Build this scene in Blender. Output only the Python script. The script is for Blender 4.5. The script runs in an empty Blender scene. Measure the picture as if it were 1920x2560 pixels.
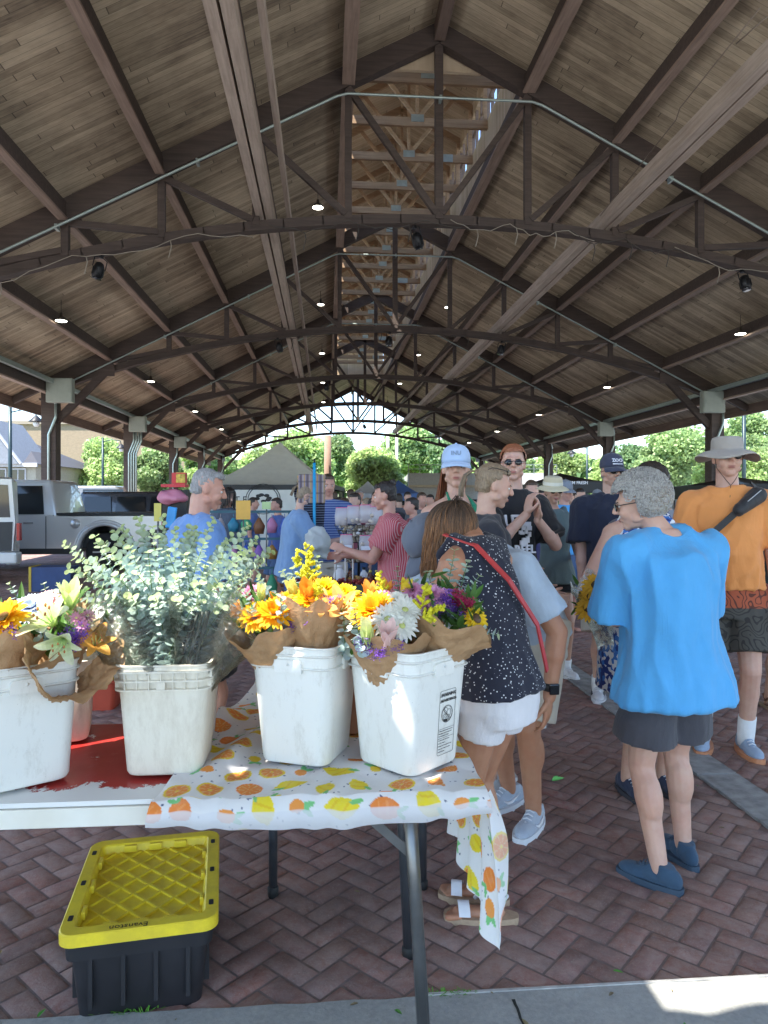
import bpy, bmesh, math, random
import numpy as np
from mathutils import Vector, Matrix, noise, Euler
R=math.radians; PI=math.pi
random.seed(7)
sc=bpy.context.scene; COL=sc.collection
# ------------------------------------------------------------------ camera frame (full photo pixels 1920x2560)
F=1800.0; HOR=1250.0; CAMZ=1.5; YAW=R(4.6)
RIGHT=Vector((math.cos(YAW),-math.sin(YAW),0)); FWD=Vector((math.sin(YAW),math.cos(YAW),0)); UPV=Vector((0,0,1))
CAM=Vector((0,0,CAMZ))
def P(px,py,d): return CAM+FWD*d+RIGHT*((px-960)/F*d)+UPV*((HOR-py)/F*d)
def G(px,py,z=0.0):   # point on the horizontal plane z seen at that pixel
    d=(CAMZ-z)*F/(py-HOR); return P(px,py,d)
def D(x,y,d): return P(x*1.1573,y*1.1573,d)     # same, in the 1659-wide view
def GD(x,y,z=0.0): return G(x*1.1573,y*1.1573,z)
# ------------------------------------------------------------------ materials
class NT:
    def __init__(s,name):
        s.m=bpy.data.materials.new(name); s.m.use_nodes=True; s.t=s.m.node_tree; s.n=s.t.nodes; s.l=s.t.links
        s.b=s.n['Principled BSDF']
    def put(s,node,i,v):
        if v is None: return
        if hasattr(v,'is_output') : s.l.new(v,node.inputs[i])
        else: node.inputs[i].default_value=v
    def obj(s): return s.n.new('ShaderNodeTexCoord').outputs['Object']
    def uv(s): return s.n.new('ShaderNodeTexCoord').outputs['UV']
    def attr(s,name='Col'):
        a=s.n.new('ShaderNodeAttribute'); a.attribute_name=name; return a.outputs['Color']
    def mapping(s,v,scale=(1,1,1),loc=(0,0,0),rot=(0,0,0)):
        m=s.n.new('ShaderNodeMapping'); s.put(m,0,v); m.inputs['Scale'].default_value=scale; m.inputs['Location'].default_value=loc; m.inputs['Rotation'].default_value=rot; return m.outputs[0]
    def noise(s,v,scale=5,detail=4,rough=.55,dist=0):
        m=s.n.new('ShaderNodeTexNoise'); s.put(m,'Vector',v); m.inputs['Scale'].default_value=scale; m.inputs['Detail'].default_value=detail; m.inputs['Roughness'].default_value=rough; m.inputs['Distortion'].default_value=dist; return m.outputs['Fac']
    def white(s,v):
        m=s.n.new('ShaderNodeTexWhiteNoise'); m.noise_dimensions='3D'; s.put(m,'Vector',v); return m.outputs['Value']
    def voro(s,v,scale=5,feat='F1',out='Distance'):
        m=s.n.new('ShaderNodeTexVoronoi'); m.feature=feat; s.put(m,'Vector',v); m.inputs['Scale'].default_value=scale; return m.outputs[out]
    def sep(s,v):
        m=s.n.new('ShaderNodeSeparateXYZ'); s.put(m,0,v); return m.outputs
    def comb(s,x=0.,y=0.,z=0.):
        m=s.n.new('ShaderNodeCombineXYZ'); s.put(m,0,x); s.put(m,1,y); s.put(m,2,z); return m.outputs[0]
    def ma(s,op,a,b=None,c=None,clamp=False):
        m=s.n.new('ShaderNodeMath'); m.operation=op; m.use_clamp=clamp; s.put(m,0,a); s.put(m,1,b)
        if c is not None: s.put(m,2,c)
        return m.outputs[0]
    def ramp(s,f,stops,interp='LINEAR'):
        m=s.n.new('ShaderNodeValToRGB'); s.put(m,0,f); e=m.color_ramp; e.interpolation=interp
        while len(e.elements)<len(stops): e.elements.new(.5)
        for el,(p,c) in zip(e.elements,stops):
            el.position=p; el.color=(*c,1) if not isinstance(c,(int,float)) else (c,c,c,1)
        return m.outputs[0]
    def mix(s,f,a,b,mode='MIX'):
        m=s.n.new('ShaderNodeMix'); m.data_type='RGBA'; m.blend_type=mode; s.put(m,0,f)
        for i,v in ((6,a),(7,b)):
            if isinstance(v,tuple) and len(v)==3: v=(*v,1)
            s.put(m,i,v)
        return m.outputs[2]
    def bump(s,h,strength=.3,dist=.01):
        m=s.n.new('ShaderNodeBump'); s.put(m,'Height',h); m.inputs['Strength'].default_value=strength; m.inputs['Distance'].default_value=dist; s.l.new(m.outputs[0],s.b.inputs['Normal'])
    def set(s,**k):
        for a,v in k.items():
            if isinstance(v,tuple) and len(v)==3: v=(*v,1)
            s.put(s.b,a.replace('_',' '),v)
        return s.m
MATS={}
def mat(name,col,rough=.6,metal=0.,var=.12,scale=8,bump=0.,bscale=60,spec=None,trans=0.,sheen=0.,coat=0.,sss=0.):
    if name in MATS: return MATS[name]
    n=NT(name); o=n.obj(); f=n.noise(o,scale,5)
    lo=tuple(c*(1-var) for c in col); hi=tuple(min(1,c*(1+var)) for c in col)
    n.set(Base_Color=n.ramp(f,[(.3,lo),(.7,hi)]),Roughness=rough,Metallic=metal)
    if spec is not None: n.b.inputs['Specular IOR Level'].default_value=spec
    if trans: n.b.inputs['Transmission Weight'].default_value=trans
    if sheen: n.b.inputs['Sheen Weight'].default_value=sheen
    if coat: n.b.inputs['Coat Weight'].default_value=coat
    if sss:
        n.b.inputs['Subsurface Weight'].default_value=sss; n.b.inputs['Subsurface Radius'].default_value=(.012,.005,.003); n.b.inputs['Subsurface Scale'].default_value=1.
    if bump: n.bump(n.noise(o,bscale,3),bump,.01)
    MATS[name]=n.m; return n.m
def leafmat(name,col,var=.25,trans=.35,scale=6,rough=.55):
    if name in MATS: return MATS[name]
    n=NT(name); a=n.attr(); o=n.obj(); f=n.noise(o,scale,3)
    c=n.mix(1.,n.ramp(f,[(.3,tuple(x*(1-var) for x in col)),(.7,tuple(min(1,x*(1+var)) for x in col))]),a,'MULTIPLY')
    n.set(Base_Color=c,Roughness=rough)
    tr=n.n.new('ShaderNodeBsdfTranslucent'); n.l.new(c,tr.inputs[0])
    mx=n.n.new('ShaderNodeMixShader'); mx.inputs[0].default_value=trans
    out=n.n['Material Output']; n.l.new(n.b.outputs[0],mx.inputs[1]); n.l.new(tr.outputs[0],mx.inputs[2]); n.l.new(mx.outputs[0],out.inputs[0])
    MATS[name]=n.m; return n.m
def emit(name,col,st):
    if name in MATS: return MATS[name]
    n=NT(name); n.set(Base_Color=col,Emission_Color=col,Emission_Strength=st); MATS[name]=n.m; return n.m
# ------------------------------------------------------------------ objects
def wm(o):
    m=Matrix.Identity(4)
    while o is not None: m=o.matrix_basis@m; o=o.parent
    return m
def thing(name,label,cat,loc=(0,0,0),rz=0,group=None):
    o=bpy.data.objects.new(name,None); COL.objects.link(o); o.empty_display_size=.1
    o.location=loc; o.rotation_euler=(0,0,rz); tag(o,label,cat,group); return o
def tag(o,label=None,cat=None,group=None,kind=None):
    if label: o['label']=label
    if cat: o['category']=cat
    if group: o['group']=group
    if kind: o['kind']=kind
    return o
def copy_tree(o,parent=None):
    c=o.copy(); COL.objects.link(c); c.parent=parent
    for ch in list(o.children): copy_tree(ch,c)
    return c
def frame(p0,p1,up=(0,0,1)):
    z=(Vector(p1)-Vector(p0)); L=z.length; z.normalize(); u=Vector(up)
    if abs(z.dot(u))>.98: u=Vector((0,1,0)) if abs(z.y)<.9 else Vector((1,0,0))
    x=u.cross(z).normalized(); y=z.cross(x); return x,y,z,L
class MB:
    def __init__(s): s.v=[]; s.f=[]; s.c=[]; s.col=(1,1,1); s.mi=[]; s.m=0; s.sm=[]; s.smooth=False; s.uv=None
    def add(s,vs,fs,col=None):
        o=len(s.v); s.v.extend([tuple(v) for v in vs]); c=col or s.col
        for f in fs: s.f.append(tuple(i+o for i in f)); s.c.append(c); s.mi.append(s.m); s.sm.append(s.smooth)
        return s
    def box(s,c,size,rz=0,M=None,bev=0.):
        hx,hy,hz=[a/2 for a in size]
        if M is None: M=Matrix.Translation(c)@Matrix.Rotation(rz,4,'Z')
        else: M=M@Matrix.Translation(c)
        if bev<=0:
            vs=[M@Vector((x*hx,y*hy,z*hz)) for z in(-1,1) for y in(-1,1) for x in(-1,1)]
            s.add(vs,[(0,2,3,1),(4,5,7,6),(0,1,5,4),(2,6,7,3),(0,4,6,2),(1,3,7,5)])
        else:
            bm=bmesh.new(); bmesh.ops.create_cube(bm,size=1)
            for v in bm.verts: v.co=Vector((v.co.x*size[0],v.co.y*size[1],v.co.z*size[2]))
            bmesh.ops.bevel(bm,geom=bm.edges[:],offset=bev,segments=2,profile=.6,affect='EDGES')
            s.bm(bm,M)
        return s
    def bm(s,bm,M=Matrix.Identity(4)):
        bm.verts.index_update(); s.add([M@v.co for v in bm.verts],[[v.index for v in f.verts] for f in bm.faces]); bm.free(); return s
    def beam(s,p0,p1,w,h,up=(0,0,1)):     # w across, h along up
        x,y,z,L=frame(p0,p1,up); p0=Vector(p0);p1=Vector(p1); vs=[]
        for p in(p0,p1):
            for a,b in((-1,-1),(1,-1),(1,1),(-1,1)): vs.append(p+x*(a*w/2)+y*(b*h/2))
        s.add(vs,[(3,2,1,0),(4,5,6,7),(0,1,5,4),(1,2,6,5),(2,3,7,6),(3,0,4,7)]); return s
    def tube(s,pts,r,seg=8,cap=True,sq=1.):
        pts=[Vector(p) for p in pts]; n=len(pts); rs=r if isinstance(r,(list,tuple)) else [r]*n
        vs=[];px=None
        for i,p in enumerate(pts):
            t=(pts[min(i+1,n-1)]-pts[max(i-1,0)])
            if t.length<1e-9: t=Vector((0,0,1))
            t.normalize()
            if px is None:
                px=Vector((1,0,0)) if abs(t.x)<.8 else Vector((0,1,0))
            px=(px-t*px.dot(t)).normalized(); py=t.cross(px)
            for k in range(seg):
                a=2*PI*k/seg; vs.append(p+px*(math.cos(a)*rs[i])+py*(math.sin(a)*rs[i]*sq))
        fs=[]
        for i in range(n-1):
            for k in range(seg):
                k2=(k+1)%seg; fs.append((i*seg+k,i*seg+k2,(i+1)*seg+k2,(i+1)*seg+k))
        if cap: fs.append(tuple(range(seg-1,-1,-1))); fs.append(tuple((n-1)*seg+k for k in range(seg)))
        sm=s.smooth; s.smooth=True; s.add(vs,fs); s.smooth=sm; return s
    def lathe(s,prof,c=(0,0,0),seg=16,M=None,closed=False):
        M=M or Matrix.Translation(c); vs=[];fs=[];n=len(prof)
        for r,z in prof:
            for k in range(seg):
                a=2*PI*k/seg; vs.append(M@Vector((r*math.cos(a),r*math.sin(a),z)))
        for i in range(n-1):
            for k in range(seg):
                k2=(k+1)%seg; fs.append((i*seg+k,i*seg+k2,(i+1)*seg+k2,(i+1)*seg+k))
        if prof[0][0]>1e-5: fs.append(tuple(range(seg-1,-1,-1)))
        if prof[-1][0]>1e-5: fs.append(tuple((n-1)*seg+k for k in range(seg)))
        sm=s.smooth; s.smooth=True; s.add(vs,fs); s.smooth=sm; return s
    def ell(s,c,r,M=None,seg=12,ring=8):
        M=(M or Matrix.Identity(4)); M=Matrix.Translation(c)@M; vs=[];fs=[]
        vs.append(M@Vector((0,0,-r[2])))
        for i in range(1,ring):
            th=PI*i/ring-PI/2
            for k in range(seg):
                a=2*PI*k/seg; vs.append(M@Vector((r[0]*math.cos(th)*math.cos(a),r[1]*math.cos(th)*math.sin(a),r[2]*math.sin(th))))
        vs.append(M@Vector((0,0,r[2]))); L=len(vs)-1
        for k in range(seg): fs.append((0,1+(k+1)%seg,1+k)); fs.append((L,L-seg+k,L-seg+(k+1)%seg))
        for i in range(ring-2):
            for k in range(seg):
                a=1+i*seg; fs.append((a+k,a+(k+1)%seg,a+seg+(k+1)%seg,a+seg+k))
        sm=s.smooth; s.smooth=True; s.add(vs,fs); s.smooth=sm; return s
    def extrude(s,poly,h,M=Matrix.Identity(4)):   # poly in xy, from z=0 to h
        n=len(poly); vs=[M@Vector((x,y,0)) for x,y in poly]+[M@Vector((x,y,h)) for x,y in poly]
        s.add(vs,[tuple(range(n-1,-1,-1)),tuple(range(n,2*n))]+[(i,(i+1)%n,n+(i+1)%n,n+i) for i in range(n)]); return s
    def build(s,name,m,parent=None,world=False,smooth=None,merge=False,autos=None):
        me=bpy.data.meshes.new(name); vs=s.v
        if world and parent is not None:
            iv=wm(parent).inverted(); vs=[iv@Vector(v) for v in vs]
        me.from_pydata(vs,[],s.f)
        for mm in (m if isinstance(m,(list,tuple)) else [m]): me.materials.append(mm)
        me.polygons.foreach_set('material_index',s.mi)
        me.polygons.foreach_set('use_smooth',[bool(x) for x in s.sm] if smooth is None else [smooth]*len(s.f))
        ca=me.color_attributes.new('Col','BYTE_COLOR','CORNER')
        arr=np.ones((len(me.loops),4),np.float32)
        ln=[len(f) for f in s.f]; arr[:,:3]=np.repeat(np.array(s.c,np.float32).reshape(-1,3),ln,axis=0)
        ca.data.foreach_set('color',arr.ravel())
        if s.uv is not None:
            ul=me.uv_layers.new(name='UVMap'); vi=np.zeros(len(me.loops),np.int32); me.loops.foreach_get('vertex_index',vi)
            ul.data.foreach_set('uv',np.array(s.uv,np.float32)[vi].ravel())
        me.validate(); me.update()
        o=bpy.data.objects.new(name,me); COL.objects.link(o); o.parent=parent
        if autos: 
            me.polygons.foreach_set('use_smooth',[True]*len(me.polygons)); me.set_sharp_from_angle(angle=R(autos))
        return o
def text_mb(txt,size,M,mb=None,ext=.0015,align='CENTER',bold=0.):
    c=bpy.data.curves.new('t','FONT'); c.body=txt; c.size=size; c.align_x=align; c.align_y='CENTER'; c.extrude=ext; c.offset=bold; c.resolution_u=2
    o=bpy.data.objects.new('t',c); COL.objects.link(o); dg=bpy.context.evaluated_depsgraph_get(); dg.update()
    me=bpy.data.meshes.new_from_object(o.evaluated_get(dg)); mb=mb or MB()
    mb.add([M@v.co for v in me.vertices],[tuple(p.vertices) for p in me.polygons])
    bpy.data.objects.remove(o); bpy.data.meshes.remove(me); bpy.data.curves.remove(c); return mb
def face_cam_M(p,n,up=(0,0,1)):  # text frame: local x right, y up, z = normal n
    n=Vector(n).normalized(); x=Vector(up).cross(n).normalized(); y=n.cross(x)
    return Matrix.Translation(p)@Matrix((( x.x,y.x,n.x,0),(x.y,y.y,n.y,0),(x.z,y.z,n.z,0),(0,0,0,1)))
# ------------------------------------------------------------------ camera, light, world
cd=bpy.data.cameras.new('camera'); cam=bpy.data.objects.new('camera',cd); COL.objects.link(cam); sc.camera=cam
cam.location=CAM; cam.rotation_euler=(R(90),0,-YAW); cd.sensor_fit='VERTICAL'; cd.sensor_height=36; cd.sensor_width=27; cd.lens=36*F/2560
cd.shift_y=-(1280-HOR)/2560; cd.clip_end=3000; cd.clip_start=.05
SUN_EL=R(60); SUN_AZ=R(52)      # light travels towards +x by sin, +y by cos
SD=Vector((math.sin(SUN_AZ)*math.cos(SUN_EL),math.cos(SUN_AZ)*math.cos(SUN_EL),-math.sin(SUN_EL)))
sl=bpy.data.lights.new('sun','SUN'); sl.energy=3.5; sl.angle=R(.5); sl.color=(1,.95,.86)
so=bpy.data.objects.new('sun',sl); COL.objects.link(so); so.rotation_euler=SD.to_track_quat('-Z','Y').to_euler()
w=bpy.data.worlds.new('World'); sc.world=w; w.use_nodes=True; wt=w.node_tree
sk=wt.nodes.new('ShaderNodeTexSky'); sk.sky_type='NISHITA'; sk.sun_disc=False; sk.sun_elevation=SUN_EL
sk.sun_rotation=math.atan2(-SD.x,-SD.y); sk.air_density=1.; sk.dust_density=.25; sk.ozone_density=3.
wt.links.new(sk.outputs[0],wt.nodes['Background'].inputs[0]); wt.nodes['Background'].inputs[1].default_value=.14
sc.view_settings.view_transform='Standard'; sc.view_settings.look='None'; sc.view_settings.gamma=1; sc.view_settings.exposure=2.15
sc.render.engine='CYCLES'; cy=sc.cycles; cy.max_bounces=10; cy.diffuse_bounces=6; cy.glossy_bounces=3; cy.transmission_bounces=6; cy.transparent_max_bounces=8
cy.use_denoising=True; cy.sample_clamp_indirect=4; cy.caustics_reflective=False; cy.caustics_refractive=False
# ================================================================== ground
XR=2.15; BAY=8.75; T0=13.65; TY=[T0+BAY*n for n in range(-1,6)]; YS=-.05; YE=TY[-1]+2.2
def plane_obj(name,x0,x1,y0,y1,z,m):
    b=MB(); b.add([(x0,y0,z),(x1,y0,z),(x1,y1,z),(x0,y1,z)],[(0,1,2,3)]); o=b.build(name,m); tag(o,kind='structure'); return o
n=NT('asphalt'); o_=n.obj(); n.set(Base_Color=n.ramp(n.noise(o_,1.2,8,.65),[(.3,(.24,.235,.225)),(.7,(.36,.35,.33))]),Roughness=.9); n.bump(n.noise(o_,80,3),.3,.01); M_ASPH=n.m
plane_obj('ground',-700,700,-300,1500,-.02,M_ASPH)
n=NT('sidewalk concrete'); o_=n.obj()
c=n.ramp(n.noise(o_,2.5,8,.7),[(.25,(.2,.2,.19)),(.6,(.34,.34,.32)),(.8,(.42,.41,.38))])
c=n.mix(n.ramp(n.noise(o_,60,2,.6),[(.35,.0),(.75,.35)]),c,(.5,.48,.44)); c=n.mix(n.ramp(n.voro(o_,140),[(.05,.5),(.2,0.)]),c,(.12,.11,.1))
n.set(Base_Color=c,Roughness=.88); n.bump(n.noise(o_,120,4,.7),.5,.004); M_CONC=n.m
YC=2.145   # where the brick floor begins
def crk(x): return .006*noise.noise(Vector((x*9,0,0)))+.004*noise.noise(Vector((x*31,4,0)))
b=MB(); xs=[-4+.04*i for i in range(226)]
b.add([(x,YC-.004+crk(x),.013) for x in xs]+[(x,-5,.013) for x in xs],[(i,i+1+0,len(xs)+i+1,len(xs)+i) for i in range(len(xs)-1)][::1]); b.f=[tuple(reversed(f)) for f in b.f]
sw=b.build('sidewalk',M_CONC); tag(sw,kind='structure')
plane_obj('pavement',-60,60,-30,-5,.0,M_CONC)
n=NT('mortar'); o_=n.obj(); n.set(Base_Color=n.ramp(n.noise(o_,14,6,.7),[(.3,(.16,.11,.095)),(.7,(.27,.21,.19))]),Roughness=.95); M_MORT=n.m
b=MB(); b.add([(-9.7,YC,0),(14.2,YC,0),(14.2,YE+1,0),(-9.7,YE+1,0)],[(0,1,2,3)]); mo=b.build('floor_joint',M_MORT); tag(mo,kind='structure')
n=NT('floor brick'); o_=n.obj(); a=n.attr()
base=n.mix(1.,(.3,.14,.105),a,'MULTIPLY')
scf=n.ramp(n.noise(o_,16,10,.78,.6),[(.38,0.),(.56,.55),(.74,.9)]); base=n.mix(scf,base,(.4,.29,.25))
base=n.mix(n.ramp(n.noise(o_,1.7,8,.72,.8),[(.4,0.),(.66,.75)]),base,(.12,.085,.078))
base=n.mix(n.ramp(n.noise(n.mapping(o_,(1,1,1),(7,3,0)),.9,9,.75,1.),[(.48,0.),(.68,.5)]),base,(.38,.29,.255)); base=n.mix(n.ramp(n.noise(o_,170,2,.5),[(.62,0.),(.72,.4)]),base,(.42,.38,.34))
n.set(Base_Color=base,Roughness=n.ramp(n.noise(o_,30,4),[(.3,.6),(.7,.85)])); n.bump(n.noise(o_,70,6,.75),.55,.006); M_BRICK=n.m
def bricks():
    W=.09; rng=np.random.default_rng(3); cells=[]
    N=610; ii,jj=np.meshgrid(np.arange(-N,N),np.arange(-N,N),indexing='ij'); cl=(ii-jj)%4
    g=.0042
    def mk(mask,dx,dy):
        a=ii[mask].astype(float)*W; bb=jj[mask].astype(float)*W
        return np.stack([a+g,bb+g,a+dx*W-g,bb+dy*W-g],1)
    q=np.concatenate([mk(cl==0,2,1),mk(cl==3,1,2)])
    ca=math.cos(R(45)); cx=(q[:,0]+q[:,2])/2; cyy=(q[:,1]+q[:,3])/2
    wx=cx*ca-cyy*ca+1.; wy=cx*ca+cyy*ca+28
    keep=(wx>-9.6)&(wx<14.1)&(wy>YC-.12)&(wy<YE+.8)&~((wx>2.03)&(wx<2.2))&((wx<wy*.62+.9)&(wx>-wy*.62-.9))
    q=q[keep]; n_=len(q); h=.004+rng.random(n_)*.003
    v=np.zeros((n_,8,3)); ins=.009
    xs=[q[:,0],q[:,2],q[:,2],q[:,0]]; ys=[q[:,1],q[:,1],q[:,3],q[:,3]]; sx=[1,-1,-1,1]; sy=[1,1,-1,-1]
    for k in range(4):
        for lv,(off,z) in enumerate(((0,0.001),(ins,None))):
            X=xs[k]+sx[k]*off; Y=ys[k]+sy[k]*off; zz=np.full(n_,z) if z is not None else h+rng.random(n_)*.0015
            v[:,k+4*lv,0]=X*ca-Y*ca+1.; v[:,k+4*lv,1]=X*ca+Y*ca+28; v[:,k+4*lv,2]=zz
    me=bpy.data.meshes.new('brick_floor'); fs=np.array([(4,5,6,7),(0,1,5,4),(1,2,6,5),(2,3,7,6),(3,0,4,7)])
    F_=(fs[None]+8*np.arange(n_)[:,None,None]).reshape(-1,4)
    me.vertices.add(8*n_); me.vertices.foreach_set('co',v.ravel()); nf=len(F_)
    me.loops.add(4*nf); me.loops.foreach_set('vertex_index',F_.ravel().astype(np.int32)); me.polygons.add(nf)
    me.polygons.foreach_set('loop_start',(np.arange(nf)*4).astype(np.int32)); me.polygons.foreach_set('loop_total',np.full(nf,4,np.int32))
    me.update(calc_edges=True); me.materials.append(M_BRICK)
    t=.86+.26*rng.random(n_); hue=rng.random((n_,3))*.1+.95; c4=np.ones((n_,20,4),np.float32); c4[:,:,:3]=(t[:,None]*hue)[:,None,:]
    ca_=me.color_attributes.new('Col','FLOAT_COLOR','CORNER'); ca_.data.foreach_set('color',c4.ravel()); me.validate()
    o=bpy.data.objects.new('floor',me); COL.objects.link(o); tag(o,kind='structure')
bricks()
b=MB(); y=YC+.1
rnd=random.Random(2)
while y<YE: 
    L=1.5; b.box((2.115,y+L/2,.008),(.22,L-.012,.016),bev=0); y+=L
tag(b.build('floor_strip',mat('strip concrete',(.3,.3,.29),.85,var=.3,scale=14,bump=.4)),kind='structure')
b=MB(); b.box((4,YC+.002,.008),(7.4,.01,.016)); tag(b.build('path_edge',mat('edge strip',(.45,.44,.42),.6,var=.25,scale=20)),kind='structure')
# ================================================================== wood materials
def plankmat(name,c1,c2,c3,row=.14,length=3.2,xs=1.127,grain=1.,swap=False):
    n=NT(name); p=n.sep(n.obj()); X=n.ma('MULTIPLY',p[0],xs); Y=p[1]
    if swap: X,Y=n.ma('MULTIPLY',p[1],1.),n.ma('MULTIPLY',p[0],xs)
    rowi=n.ma('FLOOR',n.ma('DIVIDE',Y,row)); fr=n.ma('FRACT',n.ma('DIVIDE',Y,row))
    off=n.ma('MULTIPLY',n.white(n.comb(rowi,3.,0.)),length*3)
    u=n.ma('DIVIDE',n.ma('ADD',X,off),length); colm=n.ma('FLOOR',u); fu=n.ma('FRACT',u)
    rnd=n.white(n.comb(rowi,colm,1.)); rnd2=n.white(n.comb(rowi,colm,5.))
    gv=n.comb(n.ma('ADD',n.ma('MULTIPLY',X,1.1),n.ma('MULTIPLY',rnd2,30)),n.ma('MULTIPLY',Y,16.),rnd)
    g=n.noise(gv,2.2,8,.65,.3)
    v=n.ma('ADD',n.ma('MULTIPLY',rnd,.3),n.ma('MULTIPLY',g,.62*grain))
    v=n.ma('ADD',v,n.ma('MULTIPLY',n.ma('SUBTRACT',n.noise(n.mapping(n.obj(),(.5,.5,.5)),1.,5,.7),.5),.95))
    col=n.ramp(v,[(.12,c1),(.42,c2),(.78,c3),(.98,tuple(min(1,x*1.35) for x in c3))])
    e=n.ma('MINIMUM',n.ma('MULTIPLY',fr,row),n.ma('MULTIPLY',n.ma('MINIMUM',fu,n.ma('SUBTRACT',1.,fu)),length*.8))
    gap=n.ramp(n.ma('MULTIPLY',e,100.),[(.3,1.),(.75,0.)])
    col=n.mix(n.ma('MULTIPLY',gap,.75),col,(.02,.017,.014))
    n.set(Base_Color=col,Roughness=.8); n.bump(n.ma('SUBTRACT',g,n.ma('MULTIPLY',gap,.6)),.35,.01); return n.m
M_DECK=plankmat('ceiling planks',(.16,.125,.09),(.44,.355,.245),(.74,.63,.45))
M_WARM=plankmat('monitor planks',(.36,.26,.16),(.5,.38,.25),(.66,.53,.38),xs=1.1)
n=NT('roof shingle'); n.set(Base_Color=n.ramp(n.noise(n.obj(),3,6),[(.3,(.1,.09,.08)),(.7,(.2,.18,.16))]),Roughness=.9); M_SHIN=n.m
def timber(name,c1,c2,ax):
    n=NT(name); s_=[14,14,14]; s_[ax]=.9; o_=n.obj(); g=n.noise(n.mapping(o_,tuple(s_)),1.5,8,.6,.4)
    st=n.noise(o_,1.1,6,.7); v=n.ma('ADD',n.ma('MULTIPLY',g,.65),n.ma('MULTIPLY',st,.35))
    n.set(Base_Color=n.ramp(v,[(.3,c1),(.68,c2)]),Roughness=.75); n.bump(g,.25,.01); return n.m
M_BEAMX=timber('brown steel beam',(.05,.035,.03),(.11,.08,.066),0); M_BEAMY=timber('brown purlin',(.13,.09,.07),(.26,.185,.15),1)
M_FLG=timber('weathered flange',(.2,.14,.11),(.42,.31,.24),1); M_PALE=timber('pale timber beam',(.32,.25,.2),(.6,.5,.41),1); M_MONB=timber('monitor timber',(.22,.13,.075),(.46,.31,.19),0)
M_PLATE=mat('galvanised plate',(.42,.47,.45),.4,.6); M_PIPE=mat('conduit metal',(.42,.5,.47),.35,.5,var=.06); M_BOXG=mat('grey electrical box',(.38,.42,.36),.5,.2,var=.06)
M_DARK=mat('black metal',(.015,.015,.017),.45,.3)
def ru(x): return 10.6-.52*abs(x)         # underside of the deck
def arch(x): return 6.86-.0187*x*x
hall=thing('market_pavilion','open timber market hall with brown trusses, plank ceiling and raised glazed ridge','building',(XR,T0,0))
def roofpart(name,b,m): return b.build(name,m,hall,world=True)
M0=TY[1]; M1=TY[5]
def slab(b,x0,x1,y0,y1,th=.07):
    s=1 if x0+x1>0 else -1
    vs=[(XR+x,y,ru(x)+dz) for dz in(0,th) for (x,y) in((x0,y0),(x1,y0),(x1,y1),(x0,y1))]
    b.add(vs,[(3,2,1,0),(4,5,6,7),(0,1,5,4),(1,2,6,5),(2,3,7,6),(3,0,4,7)])
for s in(-1,1):
    a,e=(0,11.6)
    b=MB(); 
    for (y0,y1,xi) in((YS,M0,0),(M0,M1,1.73),(M1,YE,0)):
        x0,x1=sorted((s*xi,s*e)); slab(b,x0,x1,y0,y1)
    roofpart('ceiling_deck',b,M_DECK)
    b=MB()
    for (y0,y1,xi) in((YS,M0,0),(M0,M1,1.8),(M1,YE,0)):
        x0,x1=sorted((s*xi,s*(e+.1))); vs=[(XR+x,y,ru(x)+dz) for dz in(.075,.16) for (x,y) in((x0,y0),(x1,y0),(x1,y1),(x0,y1))]
        b.add(vs,[(3,2,1,0),(4,5,6,7),(0,1,5,4),(1,2,6,5),(2,3,7,6),(3,0,4,7)])
    roofpart('roof',b,M_SHIN)
    for k,xk in enumerate((1.73,3.46,5.2,6.93,8.67,10.4)):
        for (y0,y1) in ((YS+.05,TY[0]),)+tuple((TY[i],TY[i+1]) for i in range(6))+((TY[6],YE-.05),):
            w_=.24 if k==0 else .17; b=MB(); x=XR+s*xk; zt=ru(xk)
            h=.36 if k<5 else .5
            b.beam((x,y0+.1,zt-h/2-.03),(x,y1-.1,zt-h/2-.03),w_*.7,h-.06); b.m=1; b.box((x,(y0+y1)/2,zt-h-.012),(w_,y1-y0-.2,.045))
            roofpart('purlin',b,[M_BEAMX,M_FLG])
    b=MB(); x=XR+s*11.55; b.beam((x,YS,ru(11.55)-.15),(x,YE,ru(11.55)-.15),.08,.32); roofpart('fascia',b,M_BEAMY)
    # pale double beam lying on the trusses
    for i in range(6):
        y0,y1=TY[i],TY[i+1]
        b=MB(); x=XR+s*3.3; z=arch(3.3)+.27
        b.beam((x-.09,y0-.1,z),(x-.09,y1-.1,z),.145,.24); b.beam((x+.09,y0-.1,z+.004),(x+.09,y1-.1,z+.004),.145,.24)
        if s<0: b.beam((x+.42,y0-.1,z+.2),(x+.42,y1-.1,z+.2),.08,.2)
        roofpart('beam',b,M_PALE)
for (y0,y1) in((YS,TY[0]),(TY[0],TY[1]),(TY[5],YE)):
    b=MB(); b.beam((XR,y0+.1,ru(0)-.2),(XR,y1-.1,ru(0)-.2),.2,.36); roofpart('ridge_beam',b,M_BEAMY)
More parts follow.
